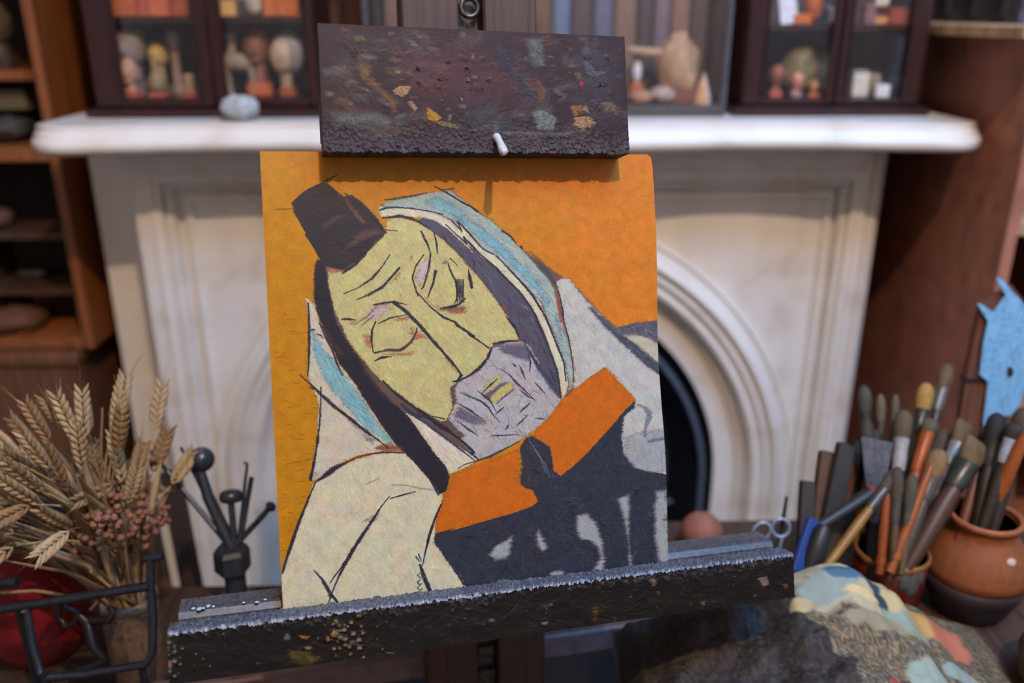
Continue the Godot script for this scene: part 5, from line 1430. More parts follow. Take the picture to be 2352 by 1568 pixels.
const ITEMS := [
	["head", "stone_head", "lumpy grey stone head raised on a post in left cabinet", "figure", -0.6553, 1.1805, -0.0700, 0.0650, 0.1196, Color8(167, 148, 129), Color8(129, 115, 101), "figures in the left mahogany cabinet"],
	["head", "clay_bust", "pinkish clay head on a red block in left cabinet", "figure", -0.6497, 1.1805, -0.0400, 0.0374, 0.0623, Color8(214, 158, 125), Color8(224, 108, 75), "figures in the left mahogany cabinet"],
	["head", "gourd_head", "small yellow ochre head behind the pear shaped figure", "figure", -0.6105, 1.1805, -0.0800, 0.0367, 0.0893, Color8(224, 186, 113), Color8(141, 118, 94), "figures in the left mahogany cabinet"],
	["column", "bone_column", "pale upright bone column beside the yellow ochre head", "figure", -0.5846, 1.1805, -0.0900, 0.0246, 0.1078, Color8(177, 148, 136), Color8(177, 148, 136), "figures in the left mahogany cabinet"],
	["pear", "pear_figure", "olive pear shaped figure on a thin red base", "figure", -0.6073, 1.1805, -0.0500, 0.0331, 0.0603, Color8(162, 134, 89), Color8(224, 108, 75), "figures in the left mahogany cabinet"],
	["totem", "totem_figure", "small tan totem of stacked lumps by the cabinet stile", "figure", -0.5494, 1.1805, -0.0400, 0.0271, 0.0392, Color8(188, 148, 118), Color8(224, 108, 75), "figures in the left mahogany cabinet"],
	["animal", "llama_figure", "tan long necked animal figure in left cabinet", "figure", -0.4676, 1.1805, -0.0700, 0.0746, 0.1067, Color8(177, 153, 125), Color8(177, 153, 125), "figures in the left mahogany cabinet"],
	["head", "tilted_stone_head", "brown stone head tilted on an orange block", "figure", -0.4341, 1.1805, -0.0750, 0.0550, 0.1137, Color8(160, 108, 75), Color8(231, 122, 66), "figures in the left mahogany cabinet"],
	["hooded", "hooded_head", "large pale stone head in a blue grey hood", "figure", -0.3819, 1.1805, -0.0600, 0.0622, 0.1055, Color8(207, 177, 143), Color8(177, 186, 200), "figures in the left mahogany cabinet"],
	["block", "terracotta_box", "broad orange terracotta box above the grey stone head", "box", -0.6538, 1.3115, -0.0700, 0.0531, 0.0540, Color8(224, 113, 54), Color8(224, 113, 54), "pieces on the upper shelf of the left cabinet"],
	["block", "terracotta_box", "narrow dull red box next to the broad terracotta box", "box", -0.6163, 1.3115, -0.0700, 0.0200, 0.0472, Color8(207, 108, 73), Color8(207, 108, 73), "pieces on the upper shelf of the left cabinet"],
	["block", "terracotta_box", "bright salmon red box in the middle of the upper shelf", "box", -0.5877, 1.3115, -0.0700, 0.0340, 0.0541, Color8(245, 129, 87), Color8(245, 129, 87), "pieces on the upper shelf of the left cabinet"],
	["block", "terracotta_box", "slim leaning red box near the centre stile", "box", -0.5542, 1.3115, -0.0700, 0.0267, 0.0362, Color8(200, 99, 73), Color8(200, 99, 73), "pieces on the upper shelf of the left cabinet"],
	["block", "small_box", "yellow ochre cube on the upper right shelf", "box", -0.4739, 1.3115, -0.0700, 0.0246, 0.0265, Color8(250, 186, 99), Color8(250, 186, 99), "pieces on the upper shelf of the left cabinet"],
	["skull", "animal_skull", "greyish skull on the upper right shelf", "skull", -0.4308, 1.3115, -0.0700, 0.0298, 0.0404, Color8(207, 191, 160), Color8(207, 191, 160), "pieces on the upper shelf of the left cabinet"],
	["block", "terracotta_box", "orange block just right of the greyish skull", "box", -0.4025, 1.3115, -0.0700, 0.0238, 0.0473, Color8(231, 125, 56), Color8(231, 125, 56), "pieces on the upper shelf of the left cabinet"],
	["block", "terracotta_box", "wide orange block at the end of the upper right shelf", "box", -0.3697, 1.3115, -0.0700, 0.0387, 0.0542, Color8(236, 127, 59), Color8(236, 127, 59), "pieces on the upper shelf of the left cabinet"],
	["head", "clay_bust", "dark red clay head on a terracotta cube in right cabinet", "figure", 0.4821, 1.1775, -0.0500, 0.0281, 0.0532, Color8(177, 101, 73), Color8(224, 108, 75), "figures in the right mahogany cabinet"],
	["head", "shell_bust", "pink and white head on a grey foot in right cabinet", "figure", 0.5197, 1.1775, -0.0500, 0.0250, 0.0428, Color8(243, 165, 129), Color8(177, 153, 153), "figures in the right mahogany cabinet"],
	["head", "ochre_head", "ochre head with a pale side on an orange cube", "figure", 0.5476, 1.1775, -0.0400, 0.0280, 0.0287, Color8(224, 165, 113), Color8(231, 122, 66), "figures in the right mahogany cabinet"],
	["stone", "rough_stone", "rough olive tan stone at the back of right cabinet", "stone", 0.5281, 1.1775, -0.0750, 0.0631, 0.0887, Color8(151, 132, 92), Color8(151, 132, 92), "figures in the right mahogany cabinet"],
	["stone", "rough_stone", "rough grey green stone behind the ochre head", "stone", 0.5741, 1.1775, -0.0850, 0.0526, 0.0720, Color8(143, 136, 113), Color8(143, 136, 113), "figures in the right mahogany cabinet"],
	["block", "plaster_block", "white plaster block in the right hand door of right cabinet", "block", 0.6354, 1.1775, -0.0600, 0.0284, 0.0435, Color8(250, 240, 214), Color8(165, 82, 63), "figures in the right mahogany cabinet"],
	["stone", "pebble", "round grey olive pebble beside the white plaster block", "stone", 0.6589, 1.1775, -0.0500, 0.0267, 0.0397, Color8(153, 132, 96), Color8(153, 132, 96), "figures in the right mahogany cabinet"],
	["block", "plaster_block", "small rounded white piece at the cabinet floor", "block", 0.6645, 1.1775, -0.0300, 0.0233, 0.0218, Color8(250, 250, 243), Color8(250, 250, 243), "figures in the right mahogany cabinet"],
	["bottle", "glass_bottle", "tall blue grey bottle with a knob at the right of the cabinet", "bottle", 0.7105, 1.1775, -0.0800, 0.0334, 0.1045, Color8(101, 129, 172), Color8(101, 129, 172), "figures in the right mahogany cabinet"],
	["card", "white_card", "white card leaning on the upper shelf of right cabinet", "ornament", 0.4928, 1.2985, -0.0600, 0.0320, 0.0606, Color8(250, 250, 250), Color8(250, 250, 250), "pieces on the upper shelf of the right cabinet"],
	["block", "terracotta_box", "orange cube in front of the white card", "box", 0.5181, 1.2985, -0.0600, 0.0276, 0.0170, Color8(240, 132, 51), Color8(240, 132, 51), "pieces on the upper shelf of the right cabinet"],
	["stone", "clay_lump", "orange clay lump behind the orange cube", "ornament", 0.5381, 1.2985, -0.0600, 0.0275, 0.0606, Color8(224, 118, 61), Color8(224, 118, 61), "pieces on the upper shelf of the right cabinet"],
	["horn", "curled_shell", "white curled shell near the centre stile", "ornament", 0.5627, 1.2985, -0.0600, 0.0245, 0.0368, Color8(231, 219, 207), Color8(231, 219, 207), "pieces on the upper shelf of the right cabinet"],
	["block", "small_box", "mauve brown box above the white plaster block", "box", 0.6357, 1.2985, -0.0600, 0.0192, 0.0326, Color8(160, 108, 108), Color8(160, 108, 108), "pieces on the upper shelf of the right cabinet"],
	["block", "small_box", "orange tan cube above the round pebble", "box", 0.6566, 1.2985, -0.0600, 0.0208, 0.0127, Color8(250, 165, 96), Color8(250, 165, 96), "pieces on the upper shelf of the right cabinet"],
	["block", "terracotta_box", "deep red cube near the right cabinet post", "box", 0.6848, 1.2985, -0.0600, 0.0369, 0.0269, Color8(186, 77, 51), Color8(186, 77, 51), "pieces on the upper shelf of the right cabinet"],
	["top", "plaster_block", "pale cube on top of the orange tan cube", "box", 0.6539, 1.3283, -0.0600, 0.0229, 0.0239, Color8(250, 224, 193), Color8(250, 224, 193), "pieces on the upper shelf of the right cabinet"],
	["skull", "driftwood", "tan weathered driftwood lump in the glass case", "driftwood", 0.3093, 1.1680, -0.0700, 0.0711, 0.1145, Color8(207, 165, 122), Color8(207, 165, 122), "things in the glass case"],
	["cone", "shell_cone", "tall cone half tan and half white in the glass case", "shell", 0.3479, 1.1680, -0.0300, 0.0292, 0.0509, Color8(243, 188, 132), Color8(250, 250, 250), "things in the glass case"],
	["block", "brown_block", "dark red brown wooden block under the driftwood", "block", 0.3197, 1.1680, -0.0500, 0.0484, 0.0245, Color8(153, 87, 68), Color8(153, 87, 68), "things in the glass case"],
	["stone", "pale_stone", "pale grey stone beside the red brown block", "stone", 0.2777, 1.1680, -0.0350, 0.0448, 0.0287, Color8(207, 179, 165), Color8(207, 179, 165), "things in the glass case"],
	["stone", "pale_stone", "tan stone at the front of the glass case by the clamp", "stone", 0.2372, 1.1680, -0.0200, 0.0459, 0.0241, Color8(198, 146, 108), Color8(198, 146, 108), "things in the glass case"],
	["egg", "white_egg", "small white egg on an orange block in the glass case", "egg", 0.2385, 1.1680, -0.0800, 0.0205, 0.0702, Color8(250, 250, 250), Color8(231, 122, 66), "things in the glass case"],
]

# ---------------------------------------------------------------- things on the mantel shelf
var cache := {}
func paintm(c: Color, rough := 0.6) -> StandardMaterial3D:
	var k := "%s %f" % [c.to_html(), rough]
	if not cache.has(k):
		cache[k] = mat("tint " + c.to_html(), c, rough, "mottle", 12.0)
	return cache[k]

func small(e: Array, n: int) -> void:
	var w: float = e[7]
	var h: float = e[8]
	var o := thing(e[1], e[2], e[3], T(Vector3(e[4], e[5], e[6])), e[11])
	var m := paintm(e[9])
	var m2 := paintm(e[10])
	var s := Shape.new()
	s.grp = 0
	match e[0]:
		"block", "top":
			part("body", s.box(T(Vector3(0, h / 2, 0), Vector3(0, 6 - (n * 7) % 13, 0)), Vector3(w, h, minf(w, 0.04)), 0.0015), m, o)
			part("lid_edge", Shape.new().box(T(Vector3(0, h - 0.002, 0), Vector3(0, 6 - (n * 7) % 13, 0)), Vector3(w * 1.01, 0.003, minf(w, 0.04) * 1.01), 0.001), m2, o)
		"card":
			part("sheet", s.box(T(Vector3(0, h / 2, 0), Vector3(-12, 8, 6)), Vector3(w, h, 0.002), 0.0005), m, o)
		"head":
			var r := minf(w * 0.5, h * 0.3)
			part("base", Shape.new().box(T(Vector3(0, h * 0.09, 0)), Vector3(w * 0.75, h * 0.18, w * 0.6), 0.001), m2, o)
			part("neck", s.tube([Vector3(0, h * 0.16, 0), Vector3(0, h * 0.55, 0)], [r * 0.55, r * 0.45], 10), m, o)
			var hd := Shape.new()
			hd.grp = 0
			hd.blob(T(Vector3(0, h - r * 1.15, 0), Vector3(0, 0, -8 + (n * 5) % 17)), Vector3(r * 0.92, r * 1.18, r), 0.22, 1.6, n + 3)
			hd.blob(T(Vector3(r * 0.05, h - r * 1.25, r * 0.92)), Vector3(r * 0.16, r * 0.4, r * 0.24), 0.1, 2.0, n)
			hd.blob(T(Vector3(0, h - r * 1.95, r * 0.75)), Vector3(r * 0.35, r * 0.13, r * 0.2), 0.1, 2.0, n)
			for sx in [-1, 1]:
				hd.blob(T(Vector3(sx * r * 0.36, h - r * 0.9, r * 0.8)), Vector3(r * 0.2, r * 0.12, r * 0.14), 0.1, 2.0, n)
			part("head", hd, m, o)
		"hooded":
			var r := w * 0.44
			part("base", Shape.new().box(T(Vector3(0, h * 0.07, 0)), Vector3(w * 0.4, h * 0.14, w * 0.4), 0.001), paintm(Color8(190, 104, 56)), o)
			var hood := Shape.new()
			hood.grp = 0
			hood.blob(T(Vector3(0.004, h - r * 1.25, -0.006)), Vector3(r * 1.08, r * 1.3, r * 0.9), 0.12, 1.4, n)
			part("hood", hood, m2, o)
			s.blob(T(Vector3(-0.003, h - r * 1.4, r * 0.5)), Vector3(r * 0.8, r * 1.05, r * 0.55), 0.1, 1.5, n + 1)
			s.blob(T(Vector3(-0.003, h - r * 1.4, r * 1.03)), Vector3(r * 0.13, r * 0.36, r * 0.2), 0.1, 1.5, n)
			s.blob(T(Vector3(-0.003, h - r * 1.95, r * 0.9)), Vector3(r * 0.3, r * 0.1, r * 0.12), 0.1, 1.5, n)
			s.tube([Vector3(-0.002, h * 0.12, 0), Vector3(-0.002, h * 0.5, 0.002)], [r * 0.35, r * 0.5], 10)
			part("face", s, m, o)
		"column":
			part("shaft", s.lathe(Transform3D.IDENTITY, [Vector2(w * 0.55, 0), Vector2(w * 0.5, h * 0.06), Vector2(w * 0.34, h * 0.16), Vector2(w * 0.3, h * 0.5), Vector2(w * 0.36, h * 0.82), Vector2(w * 0.5, h * 0.93), Vector2(w * 0.4, h), Vector2(0, h)], 16, 0.08), m, o)
		"pear":
			part("base", Shape.new().box(T(Vector3(0, h * 0.05, 0)), Vector3(w * 0.9, h * 0.1, w * 0.7), 0.001), m2, o)
			part("body", s.lathe(T(Vector3(0, h * 0.1, 0)), [Vector2(0, 0), Vector2(w * 0.34, 0.0), Vector2(w * 0.5, h * 0.18), Vector2(w * 0.45, h * 0.36), Vector2(w * 0.24, h * 0.58), Vector2(w * 0.17, h * 0.74), Vector2(w * 0.22, h * 0.82), Vector2(w * 0.12, h * 0.9), Vector2(0, h * 0.9)], 18, 0.05), m, o)
		"totem":
			part("base", Shape.new().box(T(Vector3(0, h * 0.06, 0)), Vector3(w * 0.9, h * 0.12, w * 0.7), 0.001), m2, o)
			for k in 3:
				s.blob(T(Vector3(0, h * (0.27 + 0.27 * k), 0)), Vector3(w * 0.4, h * 0.16, w * 0.36), 0.2, 2.0, n + k)
			part("body", s, m, o)
		"animal":
			part("body", s.blob(T(Vector3(0, h * 0.52, 0), Vector3(0, 0, -6)), Vector3(w * 0.4, h * 0.15, w * 0.2), 0.15, 1.6, n), m, o)
			var nk := Shape.new()
			nk.grp = 0
			nk.tube([Vector3(-w * 0.2, h * 0.5, 0), Vector3(-w * 0.12, h * 0.75, 0), Vector3(-w * 0.12, h * 0.95, 0)], [w * 0.14, w * 0.1, w * 0.09], 10)
			nk.blob(T(Vector3(-w * 0.16, h * 0.94, 0)), Vector3(w * 0.16, h * 0.06, w * 0.09), 0.1, 2.0, n)
			part("neck", nk, m, o)
			for q in [[-0.3, 0.1], [-0.26, -0.1], [0.28, 0.1], [0.32, -0.1]]:
				part("leg", Shape.new().tube([Vector3(q[0] * w, h * 0.45, q[1] * w), Vector3(q[0] * w * 1.1, h * 0.2, q[1] * w), Vector3(q[0] * w * 1.05, 0, q[1] * w)], [w * 0.09, w * 0.06, w * 0.07], 8), m, o)
		"stone", "skull":
			part("lump", s.blob(T(Vector3(0, h * 0.5, 0), Vector3(0, n * 40, 0)), Vector3(w * 0.5, h * 0.5, minf(w * 0.5, 0.045)), 0.3, 1.7, n + 2, 24, 16), m, o)
			if e[0] == "skull":
				var k := Shape.new()
				k.grp = 0
				k.tube([Vector3(-w * 0.1, h * 0.72, 0), Vector3(-w * 0.8, h * 0.74, 0.004), Vector3(-w * 1.3, h * 0.78, 0.008)], [h * 0.09, h * 0.07, h * 0.05], 10)
				k.blob(T(Vector3(w * 0.2, h * 0.3, w * 0.3)), Vector3(w * 0.22, h * 0.2, w * 0.2), 0.3, 2.0, n)
				part("branch", k, m, o)
		"egg":
			part("base", Shape.new().box(T(Vector3(0, h * 0.22, 0)), Vector3(w * 1.0, h * 0.44, w), 0.001), m2, o)
			part("egg", s.blob(T(Vector3(0, h * 0.72, 0)), Vector3(w * 0.4, h * 0.28, w * 0.4)), m, o)
		"bottle":
			part("glass_body", s.lathe(Transform3D.IDENTITY, [Vector2(0, 0), Vector2(w * 0.4, 0.0), Vector2(w * 0.42, h * 0.3), Vector2(w * 0.2, h * 0.42), Vector2(w * 0.5, h * 0.46), Vector2(w * 0.2, h * 0.5), Vector2(w * 0.24, h * 0.9), Vector2(w * 0.3, h * 0.95), Vector2(0, h)], 18), paintm(e[9], 0.2), o)
		"horn":
			var pts := []
			for k in 9:
				var a := -0.6 + 3.6 * k / 8.0
				pts.append(Vector3(w * 0.1 + cos(a) * w * 0.32, h * 0.25 + sin(a) * h * 0.16 + h * 0.55 * k / 8.0, 0))
			part("curl", s.tube(pts, [w * 0.28, w * 0.26, w * 0.24, w * 0.2, w * 0.18, w * 0.14, w * 0.1, w * 0.06, w * 0.02], 10), m, o)
		"cone":
			# two halves of different stone
			for side in [0, 1]:
				var pr := PackedVector2Array()
				for k in 9:
					var a := PI * k / 8.0 + (PI if side == 0 else 0.0) - 1.1
					pr.append(Vector2.from_angle(a))
				var hs := Shape.new()
				hs.grp = -1
				var fr := []
				for q in [[0.0, 0.5], [0.3, 0.44], [0.65, 0.26], [0.9, 0.12], [1.0, 0.02]]:
					fr.append(Transform3D(Basis(Vector3.RIGHT * q[1] * w, Vector3.FORWARD * q[1] * w, Vector3.UP), Vector3(0, q[0] * h, 0)))
				part("half", hs.loft(fr, pr), m if side == 0 else m2, o, "tan half" if side == 0 else "white half")

func cabinet(called: String, label: String, xl: float, xr: float, stiles: Array, floor_y: float, shelf_y: float) -> void:
	# stiles: [left pane x0, x1, right pane x0, x1]
	var wood := mat("dark mahogany", Color8(58, 29, 27), 0.3, "grain", 5.0)
	var o := thing(called, label, "cabinet", T(Vector3((xl + xr) / 2, 1.15, 0)))
	var mid := (xl + xr) / 2
	var top := 1.66
	var zb := -0.165
	part("plinth", Shape.new().box(T(Vector3(0, 0.0075, -0.078)), Vector3(xr - xl + 0.026, 0.015, 0.19), 0.004), wood, o)
	part("floor_board", Shape.new().box(T(Vector3(0, (0.015 + floor_y - 1.15) / 2, -0.088)), Vector3(xr - xl - 0.012, floor_y - 1.15 - 0.015, 0.15), 0.001), wood, o)
	part("shelf", Shape.new().box(T(Vector3(0, shelf_y - 1.15 - 0.005, -0.090)), Vector3(xr - xl - 0.012, 0.010, 0.142), 0.001), wood, o)
	part("top_board", Shape.new().box(T(Vector3(0, top - 1.15, -0.083)), Vector3(xr - xl + 0.02, 0.015, 0.17), 0.003), wood, o)
	part("back_board", Shape.new().box(T(Vector3(0, (top - 1.15) / 2 + 0.007, zb + 0.003)), Vector3(xr - xl, top - 1.15 - 0.016, 0.006), 0.001), mat("cabinet back", Color8(92, 84, 86), 0.5, "mottle", 3.0), o)
	for x in [xl + 0.004, xr - 0.004]:
		part("side_panel", Shape.new().box(T(Vector3(x - mid, (top - 1.15) / 2 + 0.007, -0.088)), Vector3(0.008, top - 1.15 - 0.016, 0.15), 0.001), wood, o)
	var glass := StandardMaterial3D.new()
	glass.resource_name = "cabinet glass"
	glass.transparency = BaseMaterial3D.TRANSPARENCY_ALPHA
	glass.albedo_color = Color(0.25, 0.28, 0.3, 0.02)
	glass.roughness = 0.03
	var edges := [[xl, stiles[0], stiles[1], (stiles[1] + stiles[2]) / 2], [(stiles[1] + stiles[2]) / 2, stiles[2], stiles[3], xr]]
	for e in edges:
		var d := Node3D.new()
		d.name = "door"
		o.add_child(d, true)
		var fr := Shape.new()
		var y0 := 0.016
		var y1 := top - 1.15 - 0.01
		fr.box(T(Vector3((e[0] + e[1]) / 2 - mid + 0.0006, (y0 + y1) / 2, -0.006)), Vector3(e[1] - e[0] - 0.0012, y1 - y0, 0.014), 0.003)
		fr.box(T(Vector3((e[2] + e[3]) / 2 - mid - 0.0006, (y0 + y1) / 2, -0.006)), Vector3(e[3] - e[2] - 0.0012, y1 - y0, 0.014), 0.003)
		fr.box(T(Vector3((e[1] + e[2]) / 2 - mid, (y0 + floor_y - 1.15) / 2, -0.007)), Vector3(e[2] - e[1] + 0.002, floor_y - 1.15 - y0, 0.012), 0.002)
		fr.box(T(Vector3((e[1] + e[2]) / 2 - mid, y1 - 0.012, -0.007)), Vector3(e[2] - e[1] + 0.002, 0.024, 0.012), 0.002)
		part("door_frame", fr, wood, d)
		part("bead", Shape.new().box(T(Vector3(e[1] - mid + 0.001, (y0 + y1) / 2, 0.001)), Vector3(0.003, y1 - y0 - 0.03, 0.004), 0.0015), wood, d)
		part("pane", Shape.new().box(T(Vector3((e[1] + e[2]) / 2 - mid, (floor_y - 1.15 + y1) / 2, -0.012)), Vector3(e[2] - e[1], y1 - floor_y + 1.15, 0.002), 0.0), glass, d)

func build_mantel_things() -> void:
	cabinet("display_cabinet", "dark mahogany glazed cabinet full of figures at the left end of the mantel", -0.698, -0.318, [-0.648, -0.518, -0.474, -0.335], 1.1805, 1.3115)
	cabinet("display_cabinet", "dark mahogany glazed cabinet full of figures at the right end of the mantel", 0.408, 0.722, [0.443, 0.556, 0.586, 0.690], 1.1775, 1.2985)
	for k in ITEMS.size():
		small(ITEMS[k], k)
	# glass case between the cabinets
	var steel := mat("case metal", Color8(150, 152, 160), 0.3, "grime", 10.0, 0.7)
	var darkw := mat("case base", Color8(104, 98, 92), 0.4, "grime", 8.0)
	var c := thing("glass_case", "metal edged glass display case in the middle of the mantel", "display case", T(Vector3(0.072, 1.15, -0.07)))
	part("base", Shape.new().box(T(Vector3(0, 0.009, 0)), Vector3(0.612, 0.018, 0.176), 0.002), darkw, c)
	for x in [-0.302, 0.302]:
		for z in [-0.084, 0.084]:
			part("corner_post", Shape.new().box(T(Vector3(x, 0.268, z)), Vector3(0.009, 0.50, 0.009), 0.001), steel, c)
	for z in [-0.084, 0.084]:
		part("top_rail", Shape.new().box(T(Vector3(0, 0.52, z)), Vector3(0.61, 0.009, 0.009), 0.001), steel, c)
	var glass := StandardMaterial3D.new()
	glass.resource_name = "case glass"
	glass.transparency = BaseMaterial3D.TRANSPARENCY_ALPHA
	glass.albedo_color = Color(0.25, 0.28, 0.3, 0.03)
	glass.roughness = 0.02
	part("front_pane", Shape.new().box(T(Vector3(0, 0.267, 0.0835)), Vector3(0.593, 0.496, 0.002), 0.0), glass, c)
	for x in [-0.3015, 0.3015]:
		part("side_pane", Shape.new().box(T(Vector3(x, 0.267, 0)), Vector3(0.002, 0.496, 0.155), 0.0), glass, c)
	# old books standing at the back of the case
	var tones := [[128, 96, 84], [96, 110, 136], [168, 110, 80], [112, 116, 134], [150, 104, 90], [70, 56, 52], [166, 120, 112], [124, 88, 62], [112, 130, 158], [92, 74, 64], [110, 110, 132], [146, 112, 92], [86, 70, 66], [134, 116, 122], [158, 118, 98], [104, 84, 76]]
	var words := ["grey brown", "slate blue", "tan", "dull blue", "rose brown", "black brown", "pale rose", "mid brown", "light blue", "umber", "violet grey", "sandy brown", "dark umber", "mauve", "pale tan", "walnut brown"]
	var x := -0.215
	var rng := RandomNumberGenerator.new()
	rng.seed = 5
	for k in 16:
		var w := rng.randf_range(0.028, 0.043)
		var h := rng.randf_range(0.24, 0.31)
		var b := thing("book", words[k] + " book spine standing at the back of the glass case", "book", T(Vector3(x + w / 2, 1.1685, -0.13)), "old books in the glass case")
		var m := paintm(Color8(tones[k][0], tones[k][1], tones[k][2]), 0.6)
		var sp := Shape.new()
		part("cover", sp.box(T(Vector3(0, h / 2, 0)), Vector3(w - 0.002, h, 0.034), 0.004), m, b)
		part("page_block", Shape.new().box(T(Vector3(0, h / 2 + 0.001, -0.003)), Vector3(w - 0.008, h, 0.027), 0.001), paintm(Color8(206, 192, 160)), b)
		x += w
	# white stone in front of the left cabinet
	var st := thing("white_stone", "white rounded stone standing on the mantel edge", "stone", T(Vector3(-0.440, 1.149, 0.055)))
	var ss := Shape.new()
	ss.grp = 0
	part("lump", ss.blob(T(Vector3(0, 0.0205, 0)), Vector3(0.031, 0.0215, 0.022), 0.28, 1.3, 14, 28, 18), mat("chalk white stone", Color8(214, 220, 222), 0.8, "grime", 10.0), st)

